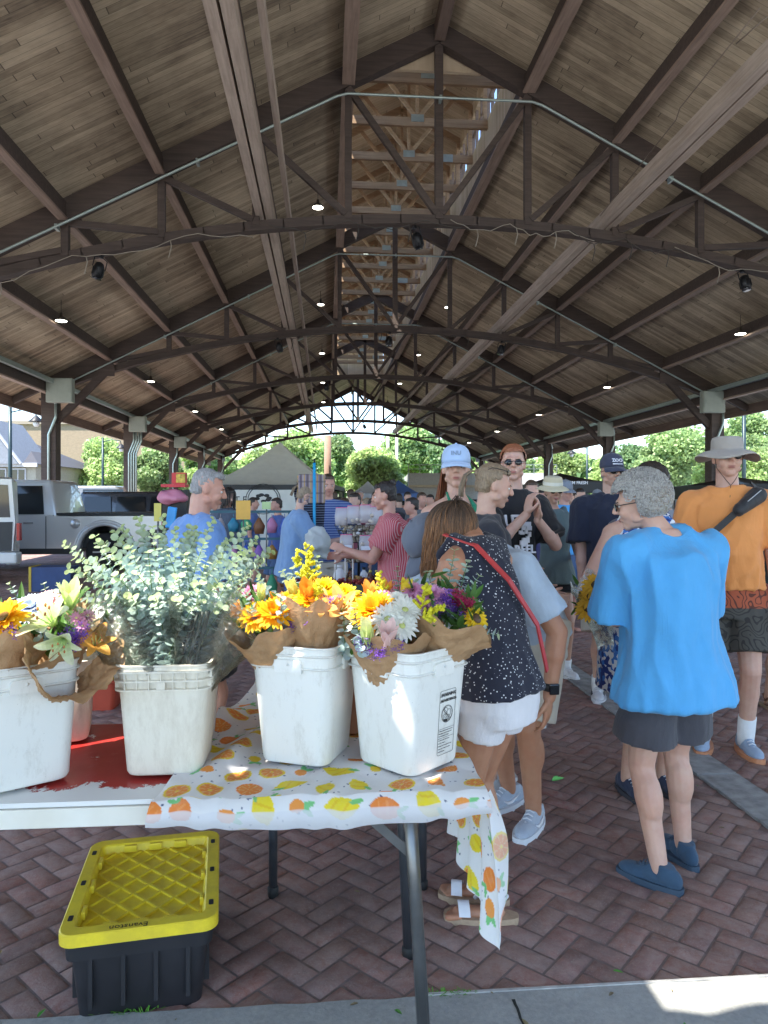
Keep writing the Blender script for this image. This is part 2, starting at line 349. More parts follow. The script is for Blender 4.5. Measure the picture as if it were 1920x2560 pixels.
for i,y in enumerate(TY):
    b=MB()
    for s in(-1,1):
        b.beam((XR,y,ru(0)-.2),(XR+s*10.4,y,ru(10.4)-.2),.22,.38)
        b.beam((XR+s*10.4,y,ru(10.4)-.16),(XR+s*11.5,y,ru(11.5)-.14),.14,.2)
        for k in range(1,7):
            x=1.73*k
            if k<6: b.beam((XR+s*x,y,arch(x)),(XR+s*x,y,ru(x)-.3),.13,.13)
            if 1<=k<=5: b.beam((XR+s*x,y-.03,ru(x)-.42),(XR+s*(x-1.73)+s*.05,y-.03,arch(x-1.73)+.1),.11,.11)
        b.beam((XR+s*10.35,y,3.75),(XR+s*8.75,y,arch(8.75)),.16,.2)
        b.box((XR+s*8.75,y-.125,arch(8.75)-.02),(.5,.02,.35))
    b.beam((XR,y,arch(0)),(XR,y,ru(0)-.3),.15,.15)
    N_=28; pts=[(XR-10.3+20.6*j/N_) for j in range(N_+1)]
    for j in range(N_):
        xa,xb=pts[j],pts[j+1]; b.beam((xa-.01,y,arch(xa-XR)),(xb+.01,y,arch(xb-XR)),.09,.17); b.beam((xa-.01,y,arch(xa-XR)-.1),(xb+.01,y,arch(xb-XR)-.1),.22,.03)
    roofpart('truss',b,M_BEAMX)
    for s in(-1,1):
        b=MB(); x=XR+s*10.4; b.box((x,y,2.42),(.42,.42,4.84)); b.box((x,y,.15),(.56,.56,.3)); b.box((x,y,4.5),(.5,.5,.06))
        roofpart('column',b,M_BEAMX)
# raised ridge monitor
mon=MB(); Z0=ru(1.73); ZW=11.9; ZA=12.85
for s in(-1,1):
    x=XR+s*1.73
    mon.m=0
    mon.box((x,(M0+M1)/2,(Z0+10.55)/2),(.1,M1-M0,10.55-Z0)); mon.box((x,(M0+M1)/2,11.72),(.1,M1-M0,.36))
    vs=[(XR+s*a,y,z+dz) for dz in(0,.08) for (a,z,y) in((0,ZA,M0-.3),(2.1,ZA-.5*2.1-.0,M0-.3),(2.1,ZA-.5*2.1,M1+.3),(0,ZA,M1+.3))]
    mon.add(vs,[(3,2,1,0),(4,5,6,7),(0,1,5,4),(1,2,6,5),(2,3,7,6),(3,0,4,7)])
for y in(M0+.16,M1-.16):
    mon.add([(XR-1.73,y,ZW),(XR+1.73,y,ZW),(XR,y,ZA)]+[(XR-1.73,y+.08,ZW),(XR+1.73,y+.08,ZW),(XR,y+.08,ZA)],[(0,1,2),(5,4,3),(0,3,4,1),(1,4,5,2),(2,5,3,0)])
    mon.box((XR,y+.04,(ZW+9.8)/2),(3.4,.08,ZW-9.8))
monitor=roofpart('ridge_monitor',mon,M_WARM)
gl=NT('window glass'); gl.set(Base_Color=(.9,.95,1.),Roughness=.03,Transmission_Weight=1.,IOR=1.1); M_GLASS=gl.m
nb=int((M1-M0)/1.75)
for s in(-1,1):
    for i in range(nb):
        y=M0+1.75*i; x=XR+s*1.73; b=MB()
        b.box((x,y,11.05),(.12,.16,1.)); b.box((x,y+.58,11.05),(.07,.06,1.)); b.box((x,y+1.17,11.05),(.07,.06,1.)); b.box((x,y+.875,11.1),(.05,1.59,.04))
        b.build('window',M_BEAMY,monitor,world=True)
for i in range(nb):
    y=M0+1.5+1.75*i
    if y>M1-.5: break
    b=MB(); b.beam((XR-1.68,y,10.42),(XR+1.68,y,10.42),.09,.2)
    for s in(-1,1):
        b.beam((XR+s*1.68,y,11.75),(XR,y,12.62),.09,.17); b.beam((XR,y,10.5),(XR+s*1.15,y,11.95),.05,.09); b.beam((XR+s*1.62,y,10.45),(XR+s*1.62,y,11.7),.09,.1)
    b.beam((XR,y,10.5),(XR,y,12.5),.07,.09)
    t=b.build('rafter_frame',M_MONB,monitor,world=True)
    b=MB(); b.box((XR,y-.053,10.5),(.3,.012,.17)); 
    b.build('connector_plate',M_PLATE,monitor,world=True)
    if i%3==2: b=MB(); b.box((XR+.95,y-.053,10.42),(.4,.012,.2)); b.build('connector_plate',M_PLATE,monitor,world=True)
# ================================================================== conduits, boxes, lamps (hang from the hall)
for i in range(1,4):
    y=TY[i]-.25; b=MB(); pts=[(-10.2,4.6),(-9.9,4.95),(-1.95,9.0),(-1.75,9.06),(1.75,9.06),(1.95,9.0),(9.9,4.95),(10.2,4.6)]
    b.tube([(XR+x,y,z) for x,z in pts],.026,8)
    for x in(-7,-4.5,0,4.5,7): b.box((XR+x,y+.06,(9.06 if x==0 else 4.95+(9.9-abs(x))*.5094)),(.05,.16,.09))
    tag(b.build('conduit',M_PIPE),['','pale metal conduit pipe crossing the first arched truss nearest the flowers','pale metal conduit pipe crossing the second arched truss','pale metal conduit pipe crossing the third arched truss'][i],'conduit','conduit pipes crossing the trusses')
def ebox(x,y,z,w_,label,side):
    t=thing('electrical_box',label,'electrical box',(x,y,z),0,'electrical boxes on the columns')
    b=MB(); b.box((0,0,0),(w_,.25,w_*.95),bev=.015); b.build('cabinet',M_BOXG,t)
    b=MB(); b.box((0,-.135,0),(w_*.93,.02,w_*.88),bev=.006); b.box((w_*.38,-.15,0),(.03,.02,.1)); b.box((-w_*.38,-.15,0),(.03,.02,.1)); b.build('door',M_BOXG,t)
    return t
for i,(y,w_) in enumerate(((TY[2],.75),(TY[3],.68),(TY[4],.62))):
    ebox(XR-10.4+.45,y-.5,[4.72,4.65,4.6][i],w_,['grey electrical box on the first left column behind the pickup truck','grey electrical box on the second left column beside the conduit bundle','grey electrical box on the third left column'][i],-1)
    if i<2: ebox(XR+10.4-.35,y-.5,[4.6,4.6][i],w_*.95,['grey electrical box on the right column above the sun hat man','grey electrical box on the right column above the dark cap man'][i],1)
for s in(-1,1):
    for i in range(2,7):
        y=TY[i]; x=XR+s*10.4-(.02 if s<0 else .12); cnt=4 if (s<0 and i==3) else 1; b=MB()
        for k in range(cnt):
            xx=x+.1*k+(.0 if s<0 else 0)
            b.tube([(xx+.25,y-.27,4.35),(xx+.25,y-.27,3.95),(xx+.05,y-.27,3.45),(xx+.05,y-.27,0.02)],.04,8)
            b.tube([(xx+.25,y-.27,4.35),(xx+.2,y-.27,4.9)],.04,8)
        tag(b.build('conduit_pipe',M_PIPE),f"{['','','first','second','third','fourth','farthest'][i]} {'left' if s<0 else 'right'} column's bent grey conduit {'bundle of four' if cnt==4 else 'pipe running down'}",'conduit','conduit pipes on the columns')
    b=MB(); x=XR+s*10.4-s*.25; b.box((x,(TY[1]+TY[6])/2,4.98),(.12,TY[6]-TY[1],.12)); tag(b.build('cable_trunking',M_PIPE),('long pale cable trunking along the left row of columns' if s<0 else 'long pale cable trunking along the right row of columns'),'trunking')
M_LAMP=emit('lamp diffuser',(1,.96,.82),4.)
proto=None; k=0
rown={-2.35:'left of the glazed ridge',2.35:'right of the glazed ridge',-8.4:'over the left aisle',8.4:'over the right aisle'}
for x in(-2.35,2.35,-8.4,8.4):
    for j in range(1 if x==2.35 else 0,5):
        z=8.5 if abs(x)<5 else 5.62; y=17.6+BAY*j
        if proto is None:
            proto=thing('ceiling_lamp','','lamp',(0,0,0),0,'round dome lamps under the hall roof')
            b=MB(); b.lathe([(.02,.3),(.05,.29),(.06,.16),(.12,.12),(.21,.05),(.215,.0),(.2,0.0)],seg=20); b.tube([(0,0,.28),(0,0,.75)],.012,6); b.build('lamp_shade',mat('bronze lamp shade',(.09,.075,.06),.5,.4),proto)
            b=MB(); b.lathe([(.195,.012),(.19,-.01),(.12,-.03),(.001,-.035)],seg=20); b.build('diffuser',M_LAMP,proto); o=proto
        else: o=copy_tree(proto)
        o.scale=(.66,.66,.66); o.location=(XR+x,y,z+.12); o['label']=f"lit round dome lamp {rown[x]}, {['nearest','second','third','fourth','farthest'][j]} of its row"
# stage spotlights clamped under the arched chords
def spot(px,py,truss,label,proto=[None]):
    y=TY[truss]; d=y*math.cos(YAW)+0; p=P(px,py,d); 
    p=Vector((p.x,y,arch(p.x-XR)-.13))
    if proto[0] is None:
        t=thing('spotlight','','spotlight',(0,0,0),0,'black spotlights under the trusses')
        b=MB(); b.lathe([(.06,-.26),(.13,-.24),(.14,0),(.1,.12),(.03,.16)],c=(0,0,-.32),seg=14); 
        for a in range(6): b.box((.14*math.cos(a*PI/3),.14*math.sin(a*PI/3),-.42),(.03,.03,.2),a*PI/3)
        b.build('housing',M_DARK,t); b=MB(); b.tube([(-.17,0,-.32),(-.17,0,-.08),(0,0,-.02),(.17,0,-.08),(.17,0,-.32)],.014,6); b.box((0,0,-.02),(.08,.08,.08)); b.build('bracket',M_DARK,t)
        b=MB(); b.lathe([(.125,-.02),(.1,.0),(.001,.01)],c=(0,0,-.58),seg=14); b.build('lens',mat('dark lens',(.05,.05,.06),.1),t); proto[0]=t; o=t
    else: o=copy_tree(proto[0])
    o.location=p; o.rotation_euler=(R(random.uniform(-20,20)),R(random.uniform(-15,15)),random.uniform(0,6)); o['label']=label; o.scale=(.72,)*3
spot(268,640,1,'black spotlight at left end of the nearest arched truss'); spot(1038,560,1,'black spotlight at the middle of the nearest arched truss'); spot(1905,690,1,'black spotlight at right edge of the nearest arched truss')
spot(694,850,2,'black spotlight on second truss left of the ridge'); spot(975,840,2,'black spotlight on second truss below the ridge'); spot(1264,870,2,'black spotlight on second truss right of the ridge'); spot(815,880,3,'black spotlight on third arched truss near the ridge'); spot(908,1010,5,'black spotlight against the sky on the last arches')
# loose wires and string-light cords draped along the nearest chord
rw=random.Random(5)
for k,(xa,xb,yy) in enumerate(((-9,-3.5,TY[1]),(-3.2,.4,TY[1]),(.2,3.,TY[1]),(2.5,5.2,TY[1]),(4.6,9.5,TY[1]),(-5,5,TY[2]))):
    b=MB(); pts=[]; N_=22
    for j in range(N_+1):
        t=j/N_; x=xa+(xb-xa)*t; pts.append((XR+x,yy-.16,arch(x)-.05-.28*math.sin(PI*((t*2.5)%1))*(.5+rw.random()*.3)))
    b.tube(pts,.008,5); 
    for q in range(3): 
        p=pts[4+6*q]; b.tube([p,(p[0]+.02,p[1],p[2]-.12),(p[0]-.03,p[1],p[2]-.32)],.01,5)
    tag(b.build('cable',mat('old cable' if k%2 else 'white cable',(.35,.31,.25) if k%2==0 else (.08,.07,.06),.7)),['thin cable drooping from left end of the nearest arch','thin cable under the nearest arch by its left lamp','thin cable under the nearest arch beside the middle spotlight','pale cable ends dangling right of the middle spotlight','thin cable drooping from right end of the nearest arch','thin cable drooping along the second arch'][k],'cable','cables along the arches')
b=MB(); a=(XR+4.2,TY[1]+.2,6.9); 
b.tube([P(1500,540,13.2),P(1690,300,11.2),P(1700,270,11.),P(1900,20,9.)],.009,5); b.tube([P(1840,110,9.6),P(1920,40,9.2)],.009,5); tag(b.build('guy_wire',mat('steel wire',(.25,.2,.16),.5,.5)),'thin wire rod slanting below the right ceiling bays','wire')
# ================================================================== people
def remesh(mb,voxel,smooth=3,disp=None):
    me=bpy.data.meshes.new('t'); me.from_pydata(mb.v,[],mb.f); o=bpy.data.objects.new('t',me); COL.objects.link(o)
    r=o.modifiers.new('r','REMESH'); r.mode='VOXEL'; r.voxel_size=voxel; r.use_smooth_shade=True
    if smooth: s=o.modifiers.new('s','SMOOTH'); s.factor=.5; s.iterations=smooth
    dg=bpy.context.evaluated_depsgraph_get(); dg.update(); m2=bpy.data.meshes.new_from_object(o.evaluated_get(dg))
    bpy.data.objects.remove(o); bpy.data.meshes.remove(me)
    if disp:
        n=len(m2.vertices); co=np.empty(n*3,np.float32); no=np.empty(n*3,np.float32)
        m2.vertices.foreach_get('co',co); m2.vertices.foreach_get('normal',no); co=co.reshape(-1,3); no=no.reshape(-1,3)
        d=np.array([disp(Vector(p)) for p in co.tolist()],np.float32); co+=no*d[:,None]; m2.vertices.foreach_set('co',co.ravel()); m2.update()
    m2.polygons.foreach_set('use_smooth',[True]*len(m2.polygons)); return m2
def link(name,me,m,parent):
    me.name=name; me.materials.clear()
    if 'Col' not in me.color_attributes:
        ca=me.color_attributes.new('Col','BYTE_COLOR','POINT'); ca.data.foreach_set('color',np.ones(len(me.vertices)*4,np.float32))
    for mm in (m if isinstance(m,(list,tuple)) else [m]): me.materials.append(mm)
    o=bpy.data.objects.new(name,me); COL.objects.link(o); o.parent=parent; return o
def folds(amp,f=(14,14,5),seed=0.):
    def d(p):
        a=noise.noise(Vector((p.x*f[0]+seed,p.y*f[1],p.z*f[2]+p.x*f[0]*.4)))
        b=noise.noise(Vector((p.x*f[0]*2.3,p.y*f[1]*2.3+seed,p.z*f[2]*2.6)))
        return amp*(1-2*abs(a)*1.6)*.8+amp*.45*b
    return d
def loft(mb,rings,seg=20):   # rings: (center, xaxis*rx, yaxis*ry)
    vs=[];fs=[]
    for c,ax,ay in rings:
        for k in range(seg):
            a=2*PI*k/seg; ca,sa=math.cos(a),math.sin(a); q=.86
            ca=math.copysign(abs(ca)**q,ca); sa=math.copysign(abs(sa)**q,sa)
            vs.append(Vector(c)+Vector(ax)*ca+Vector(ay)*sa)
    n=len(rings)
    for i in range(n-1):
        for k in range(seg): k2=(k+1)%seg; fs.append((i*seg+k,i*seg+k2,(i+1)*seg+k2,(i+1)*seg+k))
    fs.append(tuple(range(seg-1,-1,-1))); fs.append(tuple((n-1)*seg+k for k in range(seg))); mb.add(vs,fs)
def cap(mb,a,b,ra,rb,seg=12,sq=1.):  # tapered limb with round ends
    a=Vector(a); b=Vector(b); d=(b-a).normalized(); pts=[];rs=[]
    for t in (-1.,-.8,-.45,0): pts.append(a+d*ra*t); rs.append(max(ra*.02,ra*math.sqrt(max(0,1-t*t))))
    for t in (0,.45,.8,1.): pts.append(b+d*rb*t); rs.append(max(rb*.02,rb*math.sqrt(max(0,1-t*t))))
    mb.tube(pts,rs,seg,sq=sq)
def ik(a,b,l1,l2,hint):
    a=Vector(a);b=Vector(b); d=b-a; L=min(d.length,(l1+l2)*.999); d.normalize(); 
    x=(l1*l1-l2*l2+L*L)/(2*L); h=math.sqrt(max(0,l1*l1-x*x)); hv=Vector(hint); hv=(hv-d*hv.dot(d)).normalized()
    return a+d*x+hv*h, a+d*L
def hand(mb,w,d,n,s,curl=.35,side=1,thumb=.8,spread=.12):
    # w wrist, d pointing direction, n palm normal, side=+1: thumb towards +x of frame (n cross d)
    d=Vector(d).normalized(); n=Vector(n); n=(n-d*n.dot(d)).normalized(); x=n.cross(d)*side
    pc=w+d*.045*s
    M=Matrix(((x.x,d.x,n.x,0),(x.y,d.y,n.y,0),(x.z,d.z,n.z,0),(0,0,0,1)))
    mb.ell(pc,(.041*s,.052*s,.016*s),M,12,8); mb.ell(w+d*.06*s+x*.012*s,(.03*s,.03*s,.015*s),M)
    for i,(off,L,r) in enumerate(((.029,.072,.0088),(.010,.08,.009),(-.009,.074,.0085),(-.027,.058,.0076))):
        p=w+d*.088*s+x*off*s*1.1; dd=(d+x*off*spread*12*(1-curl)).normalized(); pts=[p-d*.02*s,p]; c=curl*(1+.12*i); ang=0
        for k,fr in enumerate((.45,.32,.23)):
            ang+=c*(.5 if k==0 else .9); v=dd*math.cos(ang)+n*math.sin(ang); pts.append(pts[-1]+v*L*fr*s)
        mb.tube(pts,[r*s,r*s,r*.96*s,r*.88*s,r*.66*s],8)
    p=w+d*.02*s+x*.026*s; v1=(x*.75+d*.65+n*.25*thumb).normalized(); v2=(x*.3+d*.9+n*.5*thumb).normalized()
    mb.tube([p,p+v1*.038*s,p+v1*.038*s+v2*.03*s,p+v1*.038*s+v2*.052*s],[.014*s,.0115*s,.0098*s,.007*s],8)
SKIN={}
def skin(tone):
    k=f'skin {tone}'
    c={'fair':(.62,.4,.31),'pink':(.58,.33,.25),'tan':(.46,.24,.145),'mid':(.5,.3,.21)}[tone]
    if k in MATS: return MATS[k]
    n=NT(k); o=n.obj(); f=n.noise(o,22,6,.6); f2=n.noise(o,5,3)
    a=n.ramp(f,[(.3,tuple(x*y for x,y in zip(c,(.9,.82,.8)))),(.7,c)]); a=n.mix(n.ramp(f2,[(.38,0.),(.7,.5)]),a,tuple(x*y for x,y in zip(c,(1.02,.78,.72))))
    n.set(Base_Color=a,Roughness=.52,Subsurface_Weight=.12,Subsurface_Scale=1.); n.b.inputs['Subsurface Radius'].default_value=(.012,.004,.002)
    n.bump(n.noise(o,260,3),.12,.003); MATS[k]=n.m; return n.m
def cloth(name,col,var=.08,rough=.88,bs=420): 
    if name in MATS: return MATS[name]
    n=NT(name); o=n.obj(); n.set(Base_Color=n.ramp(n.noise(o,9,6,.6),[(.3,tuple(c*(1-var) for c in col)),(.7,tuple(min(1,c*(1+var)) for c in col))]),Roughness=rough,Sheen_Weight=.15)
    n.bump(n.ma('ADD',n.ma('ADD',n.ma('MULTIPLY',n.noise(o,bs,2),.12),n.ma('MULTIPLY',n.noise(o,34,4,.6,.6),.5)),n.ma('MULTIPLY',n.noise(n.mapping(o,(7,7,2.6)),1.6,5,.55,1.6),2.2)),.34,.009); MATS[name]=n.m; return n.m
def headM(c,yaw,pitch,roll): return Matrix.Translation(c)@(Matrix.Rotation(R(yaw),4,'Z')@Matrix.Rotation(R(pitch),4,'X')@Matrix.Rotation(R(roll),4,'Y'))
def shade_sock(): pass
def person(label,loc,rz,H=1.7,tone='fair',wf=1.,belly=0.,bust=0.,lean=0,side=0,twist=0,head=(0,0,0),hands=None,elb=None,feet=None,knee=None,
           top=None,bottom=None,shoes=None,hair=None,hat=None,glasses=None,vox=.008,fem=False,parts=None,hipdrop=0.,neck=(0,0,0),hcurl=(.45,.45),arms=True,footdir=(0,0),group=None,mouth=True,hdir=None):
    t=thing('person',label,'person',loc,R(rz),group)
    s=H/1.75; V=Vector; I={}
    hip=V((0,0,.525*H-hipdrop))
    # spine frames
    def fr(fr_):
        L=lean*fr_; S=side*fr_; T=twist*fr_
        return (Matrix.Rotation(R(T),3,'Z')@Matrix.Rotation(R(-L),3,'X')@Matrix.Rotation(R(S),3,'Y'))
    segs=[('hip',0,.3),('waist',.10*H,.6),('chest',.105*H,.95),('arm',.065*H,1.),('sho',.035*H,1.),('neck',.035*H,1.)]
    pos=hip.copy(); fr_={}; 
    for nme,L,f in segs:
        M=fr(f); pos=pos+M@V((0,0,L)); I[nme]=(pos.copy(),M)
    sw=(.108 if not fem else .098)*H*(.55+.45*wf); 
    torso=[('hip',-.055*H,.085*wf+(.006 if fem else 0),.068*wf),('hip',.0,.098*wf+(.01 if fem else 0),.078*wf),('waist',-.03*H,.084*wf,.064*wf+belly*.7),('waist',.02*H,.078*wf+belly*.3,.06*wf+belly),('chest',0,.088*wf,.066*wf+belly*.3+bust),('arm',0,.091*wf,.06*wf),('sho',-.004*H,.062*wf,.043),('neck',0,.032,.032)]
    def rings(off,sub=None,fwd=0.):
        out=[]
        for i,(k,dz,rx,ry) in enumerate(torso):
            if sub and i not in sub: continue
            p,M=I[k]; c=p+M@V((0,(belly*.45*H if i in(2,3) else 0)+(bust*.5*H if i==4 else 0),dz))
            out.append((c,M@V((rx*H+off,0,0)),M@V((0,ry*H+off,0))))
        return out
    body=MB(); loft(body,rings(0))
    Ms=I['sho'][1]; shp={}; nk=I['neck'][0]
    hc=nk+Matrix.Rotation(R(head[0]),3,'Z')@Matrix.Rotation(R(head[1]*.75),3,'X')@V((0,.012*H,.085*H))+V(neck)
    cap(body,nk-I['neck'][1]@V((0,0,.03)),hc-V((0,0,0))+headM((0,0,0),*head).to_3x3()@V((0,-.03,-.06))*s,(.054 if fem else .062)*s,(.05 if fem else .058)*s)
    W={}
    for q,sd in (('r',1),('l',-1)):
        sh=I['sho'][0]+Ms@V((sd*sw,-.005,-.032*H)); shp[q]=sh
        cap(body,I['sho'][0]+Ms@V((sd*.03*H,0,.008*H)),sh,.024*H*(.6+.4*wf),.034*H*(.6+.4*wf))
        if not arms: continue
        hd=(hands or {}).get(q); rest=sh+V((sd*.035*H,.02*H,-.315*H)); tgt=V(hd) if hd is not None else rest
        hint=(elb or {}).get(q,V((sd*.35,-1,0)))
        E,Wr=ik(sh,tgt,.172*H,.15*H,hint); W[q]=(sh,E,Wr)
        af=.6+.4*wf
        cap(body,sh,E,.031*H*af,.024*H*af); cap(body,E,Wr,.0245*H*af,.0155*H); 
        cap(body,E.lerp(Wr,.08),E.lerp(Wr,.38),.0235*H*af,.0235*H*af)
        fd=(Wr-E).normalized(); dd=V((hdir or {}).get(q,fd)); pn=V((-sd*.9,.25,.0)) if not (hdir or {}).get(q+'n') else V(hdir[q+'n'])
        hand(body,Wr,dd,pn,s*1.0,hcurl[0 if q=='l' else 1],side=(1 if V(dd).cross(pn).dot(V((0,-1,0)))*1>0 else -1) if False else (-1 if (pn.cross(V(dd))).dot(V((0,1,0)))<0 else 1))
    K={}
    for q,sd in (('r',1),('l',-1)):
        hj=hip+V((sd*.05*H*(.5+.5*wf),0,-.01*H)); ft=(feet or {}).get(q,(sd*.06*H,0)); fz=.045*H; an=V((ft[0],ft[1],fz+(ft[2] if len(ft)>2 else 0)))
        kn,an=ik(hj,an,.245*H,.24*H,(knee or {}).get(q,V((sd*.1,1,0)))); K[q]=(hj,kn,an)
        lf=.5+.5*wf
        cap(body,hj,kn,.05*H*lf,.031*H*lf); cap(body,kn,an,.031*H*lf,.021*H)
        cv=kn.lerp(an,.3)+V((0,-.008*H,0)); d_=(an-kn).normalized()
        x,y,z,_=frame(kn,an,(0,1,0)); Mx=Matrix(((x.x,y.x,z.x,0),(x.y,y.y,z.y,0),(x.z,y.z,z.z,0),(0,0,0,1)))
        body.ell(cv,(.032*H*lf,.034*H*lf,.07*H),Mx)
        fa=R(footdir[0 if q=='l' else 1]); fdv=V((math.sin(fa),math.cos(fa),0)); b0=V((an.x,an.y,an.z-.045*H+.022*H))
        if not shoes or shoes.get('type')=='sandal':
            cap(body,b0-fdv*.02*s+V((0,0,.0)),b0+fdv*.12*s,.03*s,.032*s,sq=.6)
            for k in range(5): 
                sx=V((fdv.y,-fdv.x,0))*(-1 if q=='l' else 1)*(-.032+.016*k)*s*-1; L=(.175,.18,.172,.162,.15)[k]*s*1.; r=(.0125,.0095,.009,.0085,.008)[k]*s
                cap(body,b0+sx+fdv*.13*s+V((0,0,-.006)),b0+sx+fdv*L+V((0,0,-.01)),r,r)
        else: cap(body,b0-fdv*.02*s,b0+fdv*.1*s,.026*s,.024*s)
    Hm=headM(hc,*head); 
    for c,r in (((0,-.016,.034),(.073,.09,.083)),((0,.012,.0),(.066,.078,.075)),((0,.026,-.045),(.052,.058,.062)),((0,.062,-.09),(.024,.02,.02)),((0,.076,.026),(.046,.014,.011)),
                ((.034,.056,-.03),(.026,.028,.03)),((-.034,.056,-.03),(.026,.028,.03)),((0,.081,-.058),(.024,.011,.011)),((.048,.01,-.06),(.018,.03,.02)),((-.048,.01,-.06),(.018,.03,.02))):
        body.ell(Hm@(V(c)*s),tuple(a*s for a in r),Hm.to_3x3().to_4x4(),14,10)
    h=lambda x,y,z: Hm@(V((x,y,z))*s)
    cap(body,h(0,.085,.018),h(0,.104,-.018),.0085*s,.0125*s); body.ell(h(.011,.095,-.024),(.008*s,)*3); body.ell(h(-.011,.095,-.024),(.008*s,)*3)
    for sd in(-1,1): body.ell(h(sd*.072,-.008,-.004),(.009*s,.019*s,.031*s),Hm.to_3x3().to_4x4()@Matrix.Rotation(R(sd*18),4,'Z'))
    bme=remesh(body,vox,2 if vox<.007 else 1); bo=link('body',bme,skin(tone),t)
    # face details
    e=MB()
    for sd in(-1,1):
        eb=MB(); eb.m=0; eb.ell(h(sd*.03,.0735,.004),(.0125*s,.0095*s,.008*s),Hm.to_3x3().to_4x4(),10,8); eb.m=1; eb.ell(h(sd*.03,.0822,.004),(.0052*s,.002*s,.0052*s),Hm.to_3x3().to_4x4(),8,6)
        if vox<.0125: eb.build('eye',[mat('eye white',(.7,.68,.65),.2,var=.02),mat('iris',(.05,.06,.05),.1)],t)
        if vox<.0125:
            eb=MB(); cap(eb,h(sd*.016,.087,.0215),h(sd*.045,.077,.0235),.0035*s,.0022*s,6); eb.build('eyebrow',mat('brow hair',(.12,.07,.04),.8),t)
    if mouth and vox<.0125:
        e.ell(h(0,.0895,-.0548),(.0215*s,.0038*s,.0034*s),Hm.to_3x3().to_4x4()); e.ell(h(0,.0885,-.0622),(.019*s,.0045*s,.0042*s),Hm.to_3x3().to_4x4()); e.build('lips',mat('lips',(.42,.16,.13),.4),t)
    I.update(W=W,K=K,Hm=Hm,h=h,s=s,t=t,H=H,hip_=hip,sw=sw,hc=hc,vox=vox)
    # ---- top
    if top:
        tp=dict(off=.014,sleeve=.62,hem=.0,flare=.0,mat=None,amp=.004,f=(13,13,4.5)); tp.update(top); m_=MB(); off=tp['off']
        rg=rings(off); p,M=I['hip']; c0,ax,ay=rg[1]
        hz=tp['hem']*H
        bot=(c0+M@V((0,0,-hz)),ax*(1+tp['flare']),ay*(1+tp['flare']*1.3))
        mid=[(c0+M@V((0,0,-hz*.5)),ax*(1+tp['flare']*.6),ay*(1+tp['flare']*.7))]
        rr=[bot]+mid+rg[2:7]
        if tp['sleeve']>0:
            p7,M7=I['neck']; rr.append((p7-M7@V((0,0,.006*H)),M7@V((.052*H,0,0)),M7@V((0,.045*H,0)))); loft(m_,rr)
            for q in 'rl':
                if q not in W: continue
                sh,E,Wr=W[q]; e_=sh.lerp(E,min(1,tp['sleeve'])); sr=.036*H*(.6+.4*wf)+off
                cap(m_,I['sho'][0]+Ms@V(((1 if q=='r' else -1)*.03*H,0,.004*H)),sh,.024*H*(.6+.4*wf)+off*.6,sr)
                d=(e_-sh).normalized(); m_.tube([sh-d*.01,sh.lerp(e_,.5),e_],[sr,sr*1.0,sr*1.06+tp.get('sl_flare',.006)],16)
                if tp['sleeve']>1.: e2=E.lerp(Wr,tp['sleeve']-1); m_.tube([E-(e2-E).normalized()*.01,e2],[sr*.8,sr*.6],14)
        else:
            rr=[bot]+mid+rg[2:6]; loft(m_,rr)
            for q,sd in(('r',1),('l',-1)):
                st=tp.get('strap',.028)
                a=I['arm'][0]+I['arm'][1]@V((sd*.05*H,.055*H,.0)); b=I['sho'][0]+Ms@V((sd*.062*H,0,.034*H)); c=I['arm'][0]+I['arm'][1]@V((sd*.05*H,-.055*H,.0))
                m_.tube([a,a.lerp(b,.6)+Ms@V((0,.02*H,0)),b,c.lerp(b,.6)+Ms@V((0,-.02*H,0)),c],st,10,sq=.6)
            if tp.get('back'): 
                loft(m_,[rg[5],(I['sho'][0]+Ms@V((0,-.0,.01*H)),Ms@V((.07*H,0,0)),Ms@V((0,.05*H+off,0))),(I['sho'][0]+Ms@V((0,-.0,.026*H)),Ms@V((.055*H,0,0)),Ms@V((0,.042*H,0)))])
        link(tp.get('name','shirt'),remesh(m_,tp.get('vox',max(vox,.009)),2,folds(tp['amp'],tp['f'],H*7)),tp['mat'],t)
    # ---- bottom
    if bottom:
        bp=dict(len=.8,off=.018,mat=None,flare=.012,amp=.004,waist=.05); bp.update(bottom); m_=MB(); off=bp['off']; p,M=I['hip']
        rg=rings(off*.35); 
        loft(m_,[(hip+V((0,0,-.085*H)),V((.09*wf*H+off,0,0)),V((0,.072*wf*H+off,0))),(p-V((0,0,.05*H)),rg[1][1],rg[1][2]),rg[1],(p+M@V((0,belly*.3*H,bp['waist']*H)),M@V((.08*wf*H+off*.1,0,0)),M@V((0,(.06*wf+belly*.6)*H+off*.1,0)))])
        if bp.get('skirt'):
            L=bp['len']*.48*H; f=bp.get('sflare',.25)
            loft(m_,[(hip+V((0,0,-L)),V((.1*wf*H*(1+f)+off,0,0)),V((0,.085*wf*H*(1+f)+off,0))),(hip+V((0,0,-L*.4)),V((.1*wf*H*(1+f*.4)+off,0,0)),V((0,.085*wf*H*(1+f*.4)+off,0))),(hip,rg[1][1],rg[1][2])])
        else:
            for q in 'rl':
                hj,kn,an=K[q]; lf=.5+.5*wf; L=bp['len']; r0=.053*H*lf+off
                if L<=1: e_=hj.lerp(kn,L); m_.tube([hj+(hj-e_)*.15,hj.lerp(e_,.5),e_],[r0,r0*.99,r0*(1-.2*L)+bp['flare']],18)
                else:
                    e_=kn.lerp(an,L-1); m_.tube([hj+(hj-kn)*.1,hj.lerp(kn,.5),kn,e_],[r0,r0*.95,.036*H*lf+off+bp['flare']*.6,.028*H+off+bp['flare']],18)
        link(bp.get('name','shorts'),remesh(m_,max(vox,.009),2,folds(bp['amp'],(10,10,6),H*3)),bp['mat'],t)
